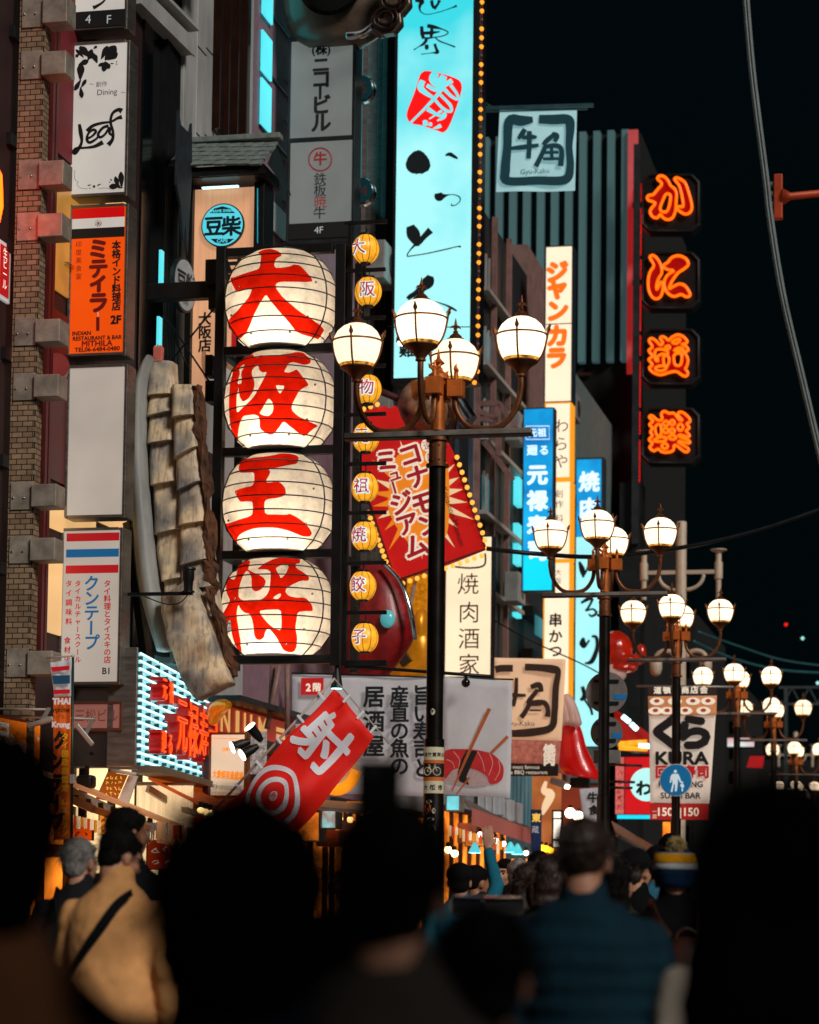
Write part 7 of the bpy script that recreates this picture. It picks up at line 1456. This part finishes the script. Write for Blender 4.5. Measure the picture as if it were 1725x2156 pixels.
T = Board('plastic_fringe', 'shiny clear plastic strips hanging from the silver awning edge at the lower left', 'curtain', (300, 1728, 352, 1780), 22.6); mb = MB(); rr = random.Random(8)
for i in range(12): X0, Z0 = T.L(302+i*4, 1732); X1, Z1 = T.L(305.5+i*4, 1768+rr.uniform(-5, 9)); y_ = rr.uniform(-.04, .04); mb.add([(X0, y_, Z0), (X1, y_+.01, Z0), (X1+.005, y_-.02, Z1), (X0, y_+.02, Z1)], [(0, 1, 2, 3)])
o = mb.build('strip', mat('shiny_strip', '#9ab4b8', .12, .7, var=.6, nscale=12, dark='#402018', em='#7ac0c8', es=.15), T.root); o.modifiers.new('s', 'SOLIDIFY').thickness = .003
for i, (px, py, w_, h_, d_, m, lb, tx) in enumerate(((172, 1748, 44, 40, 23.6, ORG, 'orange price board under the pale orange awning', '名物'), (228, 1735, 38, 44, 23.9, em('round_orange', '#ff9a30', .9, .3, 8), 'orange board with a red round crest under the pale awning', '辛'), (340, 1800, 60, 60, 23.4, mat('red_counter', '#a8281a', .6, em='#c03a10', es=.4), 'red counter front below the clear plastic strips', '酒'), (362, 1752, 34, 26, 23.2, mat('red_counter', '#a8281a'), 'small red menu panel right of the clear plastic strips', '串'), (652, 1745, 40, 34, 29.2, em('amber_menu', '#ffb050', .9, .4, 9), 'amber menu board under the round shop sign', '丼'), (760, 1700, 60, 26, 29.4, em('stall_menu', '#e8883a', .8, .4, 8), 'long orange menu board beside the nearest lamp pole', '鮨'), (1010, 1768, 60, 26, 37.5, em('stall_menu', '#e8883a', .8), 'orange menu board inside the stall with the pink valance', '焼'))):
    B = Board('price_board', lb, 'board', (px-w_/2, py-h_/2, px+w_/2, py+h_/2), d_); B.box('panel', m, px-w_/2, py-h_/2, px+w_/2, py+h_/2, 0, .05, bevel=.005); scrawl(B, 'writing', MAR if i != 2 else CRW, px-w_*.42, py-h_*.4, px+w_*.42, py+h_*.4, 2, max(2, int(w_/h_*2)), -.006, i, 2); B.frame('frame', DKW, px-w_/2-1.5, py-h_/2-1.5, px+w_/2+1.5, py+h_/2+1.5, 1.5, -.01, .05)
bulbs('string of warm bulbs under the pale orange awning', [(160+i*26, 1692+i*8, 23.6) for i in range(7)], .03, '#ffc878', 8)
bulbs('warm bulbs along the stall front behind the red target flag', [(628+i*22, 1716+i*2, 28.8) for i in range(6)], .04, '#ffc070', 6)
T = Board('paper_lantern_row', 'row of small red paper lanterns under the deep orange awning', 'lanterns', (300, 1700, 420, 1730), 26)
for i in range(5):
    X, Z = T.L(318+i*24, 1712+i*3); MB().lathe([(.03, -.1), (.075, -.06), (.085, 0), (.075, .06), (.03, .1)], 14, (X, 0, Z)).build('lantern', em('red_paper_glow', '#ff3a10', .9, .2, 6), T.root, smooth=True)

B = Board('lit_curtain', 'brightly lit cream curtain behind the folding arm of the deep orange awning', 'curtain', (286, 1650, 406, 1745), 25.5); mb = MB()
for i in range(24): X0, Z0 = B.L(288+i*4.8, 1654); X1, Z1 = B.L(292.6+i*4.8, 1742); mb.box(X0, X1, .03*math.sin(i*1.7), .03*math.sin(i*1.7)+.02, Z1, Z0)
mb.build('fold', em('lit_curtain_cloth', '#ffd9a4', 1.1, .35, 5, (1, 1, .4)), B.root); B.box('rail', ALU, 284, 1648, 408, 1653, -.04, .06)  # cloth glows by itself; the warm light on the folds is painted in
rg = random.Random(12)
T = Board('menu_strips', 'row of coloured paper menu strips along the stall right of the nearest lamp', 'menu strips', (940, 1730, 1060, 1790), 34.6)
for i in range(16):
    x = 945+i*7.2; h = rg.uniform(16, 30); T.box('strip', em('strip%d' % (i % 4), ('#f4c890', '#e04a1a', '#ffe0b0', '#e88a20')[i % 4], .85, .2, 8), x, 1738+i*2.2, x+5, 1738+i*2.2+h, rg.uniform(-.03, .0), .012)  # paper strips emit, imitating stall light on them
T = Board('menu_strips', 'row of small coloured paper menu strips over the counter beside the grey haired person', 'menu strips', (150, 1712, 210, 1760), 23.2)
for i in range(9):
    x = 150+i*7; h = rg.uniform(18, 30); T.box('strip', em('strip%d' % (i % 4), '#f4c890', .85, .2, 8), x, 1716+i*1.5, x+5, 1716+i*1.5+h, rg.uniform(-.03, .0), .012)  # emission again imitates stall light on the paper
# ------------------------------------------------------------------ the crowd
SKIN = mat('skin_light', '#b98468', .55, var=.12, nscale=9); SKIN2 = mat('skin_tan', '#9a6648', .55, var=.12, nscale=9)
HB = mat('black_hair', '#060504', .8, spec=.15, var=.5, nscale=30, bump=.4, bscale=120, stretch=(1, 1, .25)); HBR = mat('brown_hair', '#2e1a10', .5, var=.5, nscale=30, bump=.4, bscale=110, stretch=(1, 1, .25)); HG = mat('grey_hair', '#8e8a84', .6, var=.4, nscale=24, bump=.4, bscale=110, stretch=(1, 1, .3))
def fab(name, c, **k): return mat(name, c, .92, var=.18, nscale=5, bump=.1, bscale=260, spec=.15, **k)
TROU = fab('dark_trousers', '#0e1016')
SHOE = mat('dark_shoe', '#0a0a0b', .6, var=.1)
DISP = bpy.data.textures.new('hair_clouds', 'CLOUDS'); DISP.noise_scale = .02
FOLD = bpy.data.textures.new('cloth_folds', 'CLOUDS'); FOLD.noise_scale = .1
def rmesh(mb, name, m, parent, vox, smooth=6, disp=0, tex=None):
    o = mb.build(name, m, parent); r = o.modifiers.new('remesh', 'REMESH'); r.mode = 'VOXEL'; r.voxel_size = vox; r.use_smooth_shade = True
    s = o.modifiers.new('smooth', 'SMOOTH'); s.factor = .5; s.iterations = smooth
    if disp: d = o.modifiers.new('disp', 'DISPLACE'); d.texture = tex or DISP; d.strength = disp; d.mid_level = .5; d.texture_coords = 'LOCAL'
    return o
def limb(mb, pts, rs, n=12):
    mb.tube(pts, rs, n)
    for p, r in zip(pts, rs): mb.ball(p, r, n, 8)
def hand(mb, w, dirv, palm, s, curl=.5, side=1):
    """palm and five bent fingers from the wrist w along dirv; palm is the palm's facing"""
    d = Vector(dirv).normalized(); p = Vector(palm); p = (p-d*p.dot(d)).normalized(); x = d.cross(p)*side; w = Vector(w)
    c = w+d*.05*s; mb.ball(c, .001, 4, 3)
    for i in range(4): a = w+d*.01*s+x*(i-1.5)*.012*s; b = w+d*.09*s+x*(i-1.5)*.021*s; limb(mb, [a, b], [.016*s, .0125*s], 8)
    for i, L_ in enumerate((.07, .08, .074, .058)):
        a = w+d*.09*s+x*(i-1.5)*.021*s; b = a+(d*(1-curl*.5)+p*curl*.6+x*(i-1.5)*.06).normalized()*L_*.5*s; e = b+(d*(1-curl)+p*curl*1.3).normalized()*L_*.5*s; limb(mb, [a, b, e], [.0115*s, .0095*s, .0078*s], 8)
    a = w+d*.025*s-x*.026*s; b = a+(d*.7-x*.75+p*.25).normalized()*.042*s; e = b+(d*.95-x*.2+p*.35).normalized()*.036*s; limb(mb, [a, b, e], [.015*s, .0115*s, .0085*s], 8)
def person(label, px, top, d, h=None, yaw=0, hyaw=0, pitch=0, lean=0, skin=SKIN, hair=HB, style='short', top_m=None, vox=.016, arms=('down', 'down'), wide=1, group='people in the crowd', bulk=1, collar=True, hat=None, puff=0, face=False, glasses=False, extra=0):
    q = P(px, top, d); hh = (h or q.z)-extra; hh = max(1.3, hh); s = hh/1.7
    T = thing('person', label, 'person', (q.x, q.y, q.z-extra-hh if False else 0), R(yaw), group)
    if not h and q.z-extra < 1.3: pass
    LN = lambda z: lean*max(0, z-.55*hh)                           # torso leans forward
    HC = Vector((0, .0+LN(hh*.93), hh-.115*s)); HR = Matrix.Rotation(R(hyaw), 3, 'Z') @ Matrix.Rotation(R(-pitch), 3, 'X')
    hp = lambda x, y, z: HC+HR @ Vector((x, y, z))*s
    b = MB()
    b.ball(hp(0, -.012, .028), (.074*s, .094*s, .086*s), 18, 12, HR); b.ball(hp(0, .026, -.03), (.06*s, .068*s, .078*s), 16, 10, HR); b.ball(hp(0, .058, -.082), (.03*s, .026*s, .024*s), 12, 8, HR)
    limb(b, [hp(0, .084, .006), hp(0, .106, -.028)], [.011*s, .016*s], 8); b.ball(hp(0, .078, .026), (.05*s, .014*s, .012*s), 12, 8, HR); b.ball(hp(0, .086, -.06), (.022*s, .01*s, .009*s), 10, 8, HR)
    for sx in (-1, 1): b.ball(hp(sx*.076, -.004, -.012), (.012*s, .021*s, .033*s), 10, 8, HR); b.ball(hp(sx*.036, .068, -.026), (.022*s, .02*s, .022*s), 10, 8, HR)
    nb = Vector((0, -.02*s+LN(.84*hh), .83*hh)); limb(b, [nb, hp(0, -.022, -.07)], [.064*s*wide, .056*s*wide], 14)
    def torso(mb, e, top=.82, bot=.48):
        W = wide; secs = [(0, 0, .48*hh, .165, .115), (0, .005, .56*hh, .15*bulk, .112), (0, .005, .66*hh, .162*bulk, .118), (0, -.005, .73*hh, .182, .122), (0, -.015, .78*hh, .176, .112), (0, -.02, .822*hh, .122, .085), (0, -.02, .856*hh, .072, .064)]
        mb.loft([(x, y*s+LN(z), z, (rx*s+e)*W, (ry*s+e)*(1+(W-1)*.5)) for x, y, z, rx, ry in secs], 22)
    torso(b, 0)
    sh = {}; 
    def armpts(sx, kind):
        z = hh; S0 = Vector((sx*.178*s*wide, -.012*s+LN(.785*z), .782*z))
        if kind == 'down': return [S0, Vector((sx*.235*s*wide, -.03*s+LN(.63*z)*.9, .625*z)), Vector((sx*.225*s*wide, .06*s+LN(.5*z), .475*z))], Vector((0, .15, -1)), Vector((-sx, 0, 0))
        if kind == 'front': return [S0, Vector((sx*.23*s*wide, .04*s+LN(.63*z), .63*z)), Vector((sx*.08*s, .28*s, .66*z))], Vector((-sx*.4, .7, .4)), Vector((-sx*.6, -.3, .5))
        if kind == 'phone': return [S0, Vector((sx*.21*s, .12*s, .66*z)), Vector((sx*.06*s, .32*s, .8*z))], Vector((-sx*.2, .2, 1)), Vector((-sx, .2, 0))
        if kind == 'up': return [S0, Vector((sx*.26*s, .07*s, .92*z)), Vector((sx*.2*s, .1*s, 1.07*z))], Vector((-sx*.05, .05, 1)), Vector((0, 1, 0))
        if kind == 'hold': return [S0, Vector((sx*.26*s, .1*s, .72*z)), Vector((sx*.02*s, .26*s, .945*z))], Vector((-sx*.05, .05, 1)), Vector((0, 1, 0))
        if kind == 'neck': return [S0, Vector((sx*.27*s, .1*s, .76*z)), Vector((sx*.13*s, .07*s, .865*z))], Vector((-sx*.6, -.3, .5)), Vector((-sx, 0, .2))
    for sx, k in ((-1, arms[0]), (1, arms[1])):
        pts, dv, pv = armpts(sx, k); sh[sx] = pts; limb(b, pts, [.05*s, .038*s, .026*s], 12); hand(b, pts[2], dv, pv, s, .7 if k != 'up' else .25, sx)
    for sx in (-1, 1):
        limb(b, [Vector((sx*.085*s, 0, .5*hh)), Vector((sx*.095*s, .015*s, .275*hh)), Vector((sx*.1*s, -.01*s, .05*hh))], [.085*s, .054*s, .036*s], 14)
        limb(b, [Vector((sx*.1*s, -.03*s, .032)), Vector((sx*.11*s, .13*s, .024))], [.032, .022], 10)
    rmesh(b, 'body', skin, T, vox if 'up' not in arms and not face else min(vox, .009), 4)
    # clothes
    j = MB(); e = .016+puff; torso(j, e)
    for sx, k in ((-1, arms[0]), (1, arms[1])):
        p = sh[sx]; limb(j, [p[0], p[1], p[1].lerp(p[2], .92)], [.066*s+puff*.7, .056*s+puff*.7, .04*s+puff*.4], 14)
    if collar: limb(j, [nb+Vector((0, 0, -.01)), nb+Vector((0, .014, .075*s))], [.08*s*wide, .071*s*wide], 16)
    rmesh(j, 'jacket', top_m or fab('black_coat', '#050608'), T, max(.014, vox), 5, .02 if not puff else .012, FOLD)
    t = MB()
    for sx in (-1, 1):
        limb(t, [Vector((sx*.085*s, 0, .5*hh)), Vector((sx*.095*s, .012*s, .275*hh)), Vector((sx*.1*s, -.01*s, .06*hh))], [.1*s, .072*s, .058*s], 14)
    t.ball((0, 0, .5*hh), (.165*s, .12*s, .09*s), 16, 10); rmesh(t, 'trousers', TROU, T, max(.02, vox), 4)
    t = MB()
    for sx in (-1, 1): limb(t, [Vector((sx*.1*s, -.05*s, .045)), Vector((sx*.105*s, .05*s, .045)), Vector((sx*.112*s, .14*s, .034))], [.045, .046, .034], 10)
    rmesh(t, 'shoes', SHOE, T, .014, 2)
    # hair
    hm = MB()
    if style in ('short', 'long', 'bun', 'tail', 'puff', 'undercut', 'bob'):
        k = 1.22 if style == 'puff' else 1
        hm.ball(hp(0, -.022, .045-(.02 if k > 1 else 0)), (.083*s*k, .099*s*k, .09*s*k), 20, 12, HR)
        if style == 'puff':
            hm.ball(hp(0, -.05, -.03), (.096*s, .08*s, .1*s), 18, 12, HR)
        elif style != 'undercut': hm.ball(hp(0, -.055, -.022), (.07*s, .056*s, .062*s), 16, 10, HR)
        else: hm.ball(hp(0, -.045, .0), (.073*s, .06*s, .055*s), 16, 10, HR)
        hm.ball(hp(0, .045, .075), (.06*s, .045*s, .028*s), 14, 8, HR)
    if style in ('long', 'tail', 'bob'):
        ln = {'long': -.36, 'tail': -.25, 'bob': -.13}[style]; w_ = {'long': .1, 'tail': .035, 'bob': .088}[style]
        if style != 'tail': hm.loft([(hp(0, -.05, z)[0], hp(0, -.05, z)[1]-(.05*s if z < -.1 else 0), HC.z+z*s, (w_ if z < -.05 else .084)*s*(1-.15*(z < -.3)), (.055 if z < -.05 else .07)*s) for z in (ln, ln*.75, ln*.5, -.05, .02)], 16)
        else: limb(hm, [hp(0, -.1, .0), hp(0, -.13, -.1), hp(.01, -.12, -.25)], [.036*s, .033*s, .014*s], 10)
        if style == 'long' and face:
            for sx in (-1, 1): limb(hm, [hp(sx*.075, .01, .04), hp(sx*.088, .02, -.08), hp(sx*.085, .03, -.24)], [.026*s, .03*s, .022*s], 10)
    if style == 'bun': hm.ball(hp(0, -.085, .1), (.045*s, .045*s, .045*s), 14, 10)
    if hm.v: rmesh(hm, 'hair', hair, T, max(.009, vox*.7), 6, .02*s if style == 'puff' else .010*s)
    if hm.v and d < 15:
        st = MB(); rg = random.Random(int(px)); ns = 800 if d < 4 else 700 if d < 9 else 380; k = 1.2 if style == 'puff' else 1.02
        for i in range(ns):
            a, t = rg.uniform(0, 2*math.pi), rg.uniform(-.45, 1); e = Vector((math.sqrt(1-t*t)*math.cos(a), math.sqrt(1-t*t)*math.sin(a), t))
            if e.y > .55 and t < .5: continue
            b0 = Vector((e.x*.08*k, -.022+e.y*.096*k, .04+e.z*.086*k)); L_ = rg.uniform(.02, .05)*(1.4 if style == 'puff' else 1); tan = Vector((rg.uniform(-1, 1), rg.uniform(-1, .3), rg.uniform(-1, .2)))
            p0, p1, p2 = hp(*(b0-e*.008)), hp(*(b0+(e*.5+tan*.5)*L_*.5)), hp(*(b0+(e*.45+tan)*L_*.8-Vector((0, 0, .008)))); st.tube([p0, p1, p2], [.0016*s, .0014*s, .0004*s], 3, caps=False)
        st.build('stray_hair', hair, T)
    if hat == 'cap':
        c = MB(); c.ball(hp(0, -.018, .055), (.091*s, .106*s, .082*s), 20, 12, HR); v = []
        for i in range(9): a = R(-50)+R(100)*i/8; v.append(hp(.085*math.sin(a), .075*math.cos(a)+.01, .04)); 
        w2 = [hp(.09*math.sin(R(-50)+R(100)*i/8)*1.0, .01+.165*math.cos((R(-50)+R(100)*i/8)*.8), .022) for i in range(9)]
        n0 = len(c.v); c.add(v+w2+[p+Vector((0, 0, .012)) for p in v+w2], [(i, i+1, i+10, i+9) for i in range(8)]+[(18+i, 18+i+9, 18+i+10, 18+i+1) for i in range(8)]+[(9+i, 10+i, 28+i, 27+i) for i in range(8)])
        c.build('cap', fab('black_cap', '#0a0b0e') if hat == 'cap' else None, T, smooth=True)
    if face:
        ey = MB()
        for sx in (-1, 1): ey.ball(hp(sx*.031, .088, .008), (.011*s, .006*s, .0055*s), 10, 6, HR); limb(ey, [hp(sx*.017, .097, .03), hp(sx*.046, .086, .032)], [.0045*s, .003*s], 6)
        ey.build('eye', INK, T, smooth=True); mo = MB(); limb(mo, [hp(-.022, .094, -.06), hp(0, .1, -.063), hp(.022, .094, -.06)], [.004*s, .006*s, .004*s], 8); mo.build('mouth', mat('lip', '#7a3428', .5, var=0), T, smooth=True)
    if glasses:
        gm = MB()
        for sx in (-1, 1):
            gm.tube([hp(sx*.033+.021*math.cos(a), .102, .004+.016*math.sin(a)) for a in [2*math.pi*i/12 for i in range(12)]], .0028*s, 5, True); gm.tube([hp(sx*.054, .1, .006), hp(sx*.079, .02, .006)], .0028*s, 5)
        gm.build('glasses', INK, T)
    T['hp'] = 1
    return T, hp, s, hh, sh, LN
def drop(T): del T['hp']
def strap(T, pts, w_, m, nm='strap'):
    mb = MB(); v = []; p = [Vector(q) for q in spline(pts, 6)]; n = len(p)
    for i, q in enumerate(p):
        t = (p[min(n-1, i+1)]-p[max(0, i-1)]).normalized(); o = Vector((q.x, q.y, 0)); o = o.normalized() if o.length > 1e-4 else Vector((0, -1, 0)); sd = t.cross(o).normalized()*w_/2; v += [q+sd, q-sd, q-sd+o*.006, q+sd+o*.006]
    f = []
    for i in range(n-1):
        for k in range(4): f.append((4*i+k, 4*i+(k+1) % 4, 4*i+4+(k+1) % 4, 4*i+4+k))
    return mb.add(v, f).build(nm, m, T, smooth=False)
CO = dict
NAV = fab('teal_puffer', '#0a2a36'); MUS = fab('mustard_fleece', '#dba066'); BRC = fab('brown_coat', '#9a6644'); CRE = fab('cream_knit', '#e6dac6'); GRC = fab('charcoal_coat', '#1a1c20'); OLV = fab('olive_coat', '#2a2a20')
# near, out of focus
person('person with dark hair and brown coat filling the left edge, back turned, blurred', -42, 1560, 2.6, style='puff', top_m=BRC, vox=.012, wide=1.15)
person('person with bushy black hair at the bottom centre, back turned, blurred', 512, 1718, 2.5, style='puff', top_m=fab('navy_coat', '#1a2030'), vox=.012, wide=1.1)
T, hp, s, hh, sh, LN = person('person with short black hair holding up a phone, blurred, right of the bushy head', 822, 1712, 3.3, style='short', top_m=fab('grey_wool_coat', '#3c3732'), vox=.011, arms=('hold', 'down'))
w_ = sh[-1][2]; W_ = T.matrix_world if False else Matrix.Translation(T.location)
PH = thing('phone', 'black phone held up by the raised hand over the blurred heads', 'phone', W_ @ (w_+Vector((0, .02, .045))), R(10)); mb = MB(); mb.box(-.036, .034, -.005, .005, -.01, .13); mb.build('body', mat('phone_black', '#050506', .25), PH, bevel=.004); mb = MB(); mb.box(-.02, -.004, -.008, -.0055, .1, .122); mb.build('camera', BLACK, PH); 
person('shorter person with black hair and black coat at the bottom right of centre, blurred', 1018, 1925, 3.6, style='short', top_m=fab('black_coat', '#050608'), vox=.012)
person('person with long black hair filling the lower right corner, blurred', 1620, 1674, 2.35, style='short', top_m=fab('dark_teal_coat', '#18282e'), vox=.012, wide=1.0)
hl = MB()
T = [o for o in C.objects if o.get('label', '').startswith('person with long black hair filling')][0]
for x in (-.1, -.05, 0, .05, .1): limb(hl, [(x*.35, -.05, 1.46), (x*.5, -.09, 1.34), (x*.55, -.12, 1.15), (x*.5, -.12, 1.0)], [.05, .055, .052, .03], 10)
rmesh(hl, 'long_hair', HB, T, .014, 2, .02)
# middle distance
person('person in a teal quilted jacket with short brown hair, back turned, right of centre', 1230, 1733, 7.4, style='undercut', hair=HBR, top_m=NAV, vox=.010, wide=1.08, puff=.022, yaw=-4, hyaw=-6)
T = [o for o in C.objects if o.get('label', '').startswith('person in a teal quilted')][0]; jk = [c for c in T.children if c.name.startswith('jacket')][0]
m = NAV.copy(); m.name = 'teal_quilting'; n = m.node_tree; b_ = n.nodes['Principled BSDF']; tc = n.nodes.new('ShaderNodeTexCoord'); wv = n.nodes.new('ShaderNodeTexWave'); wv.bands_direction = 'Z'; wv.inputs['Scale'].default_value = 4.6; wv.inputs['Distortion'].default_value = .6; wv.inputs['Detail Scale'].default_value = 2
n.links.new(tc.outputs['Object'], wv.inputs['Vector']); bp = n.nodes.new('ShaderNodeBump'); bp.inputs['Strength'].default_value = .3; bp.inputs['Distance'].default_value = .02; n.links.new(wv.outputs['Fac'], bp.inputs['Height']); n.links.new(bp.outputs[0], b_.inputs['Normal']); jk.data.materials[0] = m
T, hp, s, hh, sh, LN = person('person in a mustard fleece with a black crossbody strap, bent forward', 238, 1744, 11.2, style='short', top_m=MUS, vox=.010, wide=1.14, yaw=-14, hyaw=-38, pitch=18, lean=.16, bulk=1.05, glasses=True, arms=('front', 'down'), h=1.74)
y = lambda z: LN(z)-.15*s-.02
strap(T, [(.1*s, y(.8*hh)+.09, .835*hh), (.06*s, y(.79*hh)+.02, .805*hh), (0, y(.74*hh)-.005, .745*hh), (-.1*s, y(.67*hh)+.01, .66*hh), (-.185*s, y(.58*hh)+.06, .575*hh), (-.23*s, y(.52*hh)+.18, .51*hh)], .045, fab('black_webbing', '#08090b'))
T, hp, s, hh, sh, LN = person('person with cropped grey hair and dark backpack straps, left of the mustard fleece', 172, 1770, 12.8, style='short', hair=HG, top_m=GRC, vox=.012, yaw=-10, hyaw=-25, glasses=True)
def pack(label, T, s, hh, m, w_=.16, h_=.42, dep=.16, off=(0, 0)):
    B_ = thing('backpack', label, 'backpack', T.location, T.rotation_euler.z); z = .64*hh+off[1]
    mb = MB(); mb.ball((off[0], -.13*s-dep*.75, z), (w_, dep*.7, h_/2), 20, 14); mb.box(off[0]-w_*.85, off[0]+w_*.85, -.13*s-dep*1.1, -.13*s-.02, z-h_*.42, z+h_*.25)
    rmesh(mb, 'bag', m, B_, .014, 5); mb = MB(); mb.box(off[0]-w_*.6, off[0]+w_*.6, -.13*s-dep*1.45, -.13*s-dep*1.1, z-h_*.36, z-h_*.04); mb.build('pocket', m, B_, bevel=.02)
    mb = MB(); mb.tube([(off[0]+.05*math.cos(a), -.13*s-dep*.7, z+h_*.46+.05*math.sin(a)) for a in [math.pi*i/8 for i in range(9)]], .009, 6); mb.build('handle', m, B_)
    for sx in (-1, 1): strap(B_, [(off[0]+sx*.06, -.13*s-.08, z+h_*.42), (sx*.1*s, -.13*s-.0, .8*hh), (sx*.115*s, -.03*s, .845*hh), (sx*.12*s, .08*s, .81*hh)], .05, m, 'shoulder_strap')
    mb = MB(); mb.box(off[0]-.02, off[0]+.02, -.13*s-dep*1.48, -.13*s-dep*1.452, z-h_*.1, z-h_*.06); mb.build('buckle', CHROME, B_)
    return B_
pack('dark backpack on the grey haired person', T, s, hh, fab('black_bag', '#0c0f14'))
person('tall person in a black coat with swept dark hair behind the mustard fleece', 272, 1707, 13.4, style='undercut', top_m=GRC, vox=.012, yaw=-15, hyaw=-45, skin=SKIN2)
person('person in a pale cream knitted sweater at the right, half hidden by blurred long hair', 1605, 1770, 5.6, style='long', top_m=CRE, vox=.013, wide=1.1, hair=HBR)
# small group left of the teal jacket
person('person raising a teal sleeved arm with an open hand over the crowd', 968, 1822, 16.5, style='short', top_m=fab('teal_sleeve', '#1a6a80'), vox=.012, arms=('down', 'up'), hat='cap')
person('person with short dark hair and tan cheek, right of the raised teal sleeve', 1006, 1826, 17.5, style='undercut', hyaw=-60, top_m=GRC, vox=.012, skin=SKIN2)
person('smiling person with long dark hair and black coat, facing the camera', 1062, 1812, 21, style='long', yaw=170, hyaw=-14, top_m=fab('black_coat', '#050608'), face=True, vox=.012)
person('person with swept grey hair and glasses in profile among the crowd', 1098, 1813, 20, style='short', hair=HG, hyaw=-75, yaw=-30, top_m=GRC, glasses=True, face=True, vox=.012)
person('person with hair in a black beanie behind the dark haired pair', 1134, 1796, 18, style='short', top_m=OLV, vox=.014)
person('person with wavy brown hair in profile beside the teal jacket', 1122, 1822, 13.5, style='long', hair=HBR, hyaw=-70, yaw=-30, top_m=OLV, face=True, vox=.012)
person('person with smooth dark bob hair just left of the teal jacket', 1155, 1806, 12.0, style='bob', hair=HBR, top_m=OLV, vox=.012)
person('person with short hair whose small head shows under the pale stall lamps', 1040, 1842, 24, style='short', top_m=OLV, vox=.016)
person('person in a dark red cap facing the camera by the second lamp pole', 1302, 1797, 24, style='short', yaw=175, face=True, hat='cap', top_m=fab('red_coat', '#5a1210'), vox=.014)
person('person with a dark head and orange lit neck just right of the teal jacket', 1302, 1820, 12.5, style='bob', top_m=OLV, hyaw=-30, vox=.012)
person('person in a black cap with a low ponytail, right of the teal jacket', 1340, 1793, 14, style='tail', hair=HBR, hat='cap', hyaw=-40, top_m=fab('black_coat', '#050608'), vox=.012)
person('person with dark hair and one hand behind the neck, behind the pompom hat', 1384, 1785, 15.5, style='short', arms=('neck', 'down'), top_m=fab('light_blue_shirt', '#3a7a94'), vox=.012)
person('person with black hair just showing over the pompom hat', 1412, 1760, 17, style='short', top_m=GRC, vox=.014)
T, hp, s, hh, sh, LN = person('person in black coat wearing a blue, white and yellow pompom hat', 1420, 1768, 11.8, style='none', top_m=fab('black_coat', '#050608'), vox=.012, wide=1.12, extra=.05, bulk=1.1)
KB_ = fab('knit_navy', '#0c2a4a'); KY = fab('knit_yellow', '#d8960e'); KW = fab('knit_white', '#b8c0c0')
prof = [(.094, -.07), (.1, -.04), (.104, .0), (.106, .02), (.106, .026), (.106, .05), (.103, .058), (.092, .095), (.088, .1), (.07, .12), (.04, .135), (.005, .14)]
def hatring(i, j, nm, m, out=0): MB().lathe([((r+out)*s, z*s) for r, z in prof[i:j]], 28, hp(0, -.015, .0), 1, 1.12).build(nm, m, T, smooth=True)
hatring(0, 4, 'hat', KB_); hatring(3, 6, 'hat_white_stripe', KW, .002); hatring(5, 8, 'hat_yellow_stripe', KY, .003); hatring(7, 9, 'hat_white_stripe', KW, .002); hatring(8, 12, 'hat_crown', KB_)
mb = MB(); rr = random.Random(4)
for i in range(260):
    a, t = rr.uniform(0, 6.28), rr.uniform(-1, 1); e = Vector((math.sqrt(1-t*t)*math.cos(a), math.sqrt(1-t*t)*math.sin(a), t)); p = hp(.0, -.075, .13); mb.tube([p, p+e*.05*s*rr.uniform(.85, 1.1)], [.004, .0045], 4)
mb.build('pompom', fab('pompom_wool', '#b8a470'), T)
pack('brown leather backpack with rounded pocket on the person in the pompom hat', T, s, hh, mat('brown_leather', '#4a2618', .5, var=.3, nscale=8, bump=.1), .15, .44, .16, (.03, -.02))
# vehicle-like case roof corner in the crowd: a wheeled cart
CT = thing('service_cart', 'dark boxy cart with a chrome edge among the crowd behind the blurred heads', 'cart', (P(1043, 1900, 9.6).x, 9.6, 0), R(-20))
mb = MB(); mb.box(-.09, .04, -.25, .25, .25, 1.38); mb.build('body', mat('dark_cart', '#1c2226', .35, .5), CT, bevel=.03); mb = MB(); mb.box(-.1, .045, -.26, .26, 1.382, 1.46); mb.build('lid', CHROME, CT, bevel=.02); mb = MB()
for x in (-.06, .02):
    for y_ in (-.2, .2): mb.lathe([(.01, -.03), (.1, -.03), (.1, .03), (.01, .03)], 14, (x, y_, .1))
mb.build('wheels', BLACK, CT); mb = MB(); mb.box(-.09, -.03, -.2, .2, .1, .25); mb.box(-.01, .04, -.2, .2, .1, .25); mb.build('chassis', BLACK, CT)
for o in C.objects:
    if 'hp' in o: del o['hp']
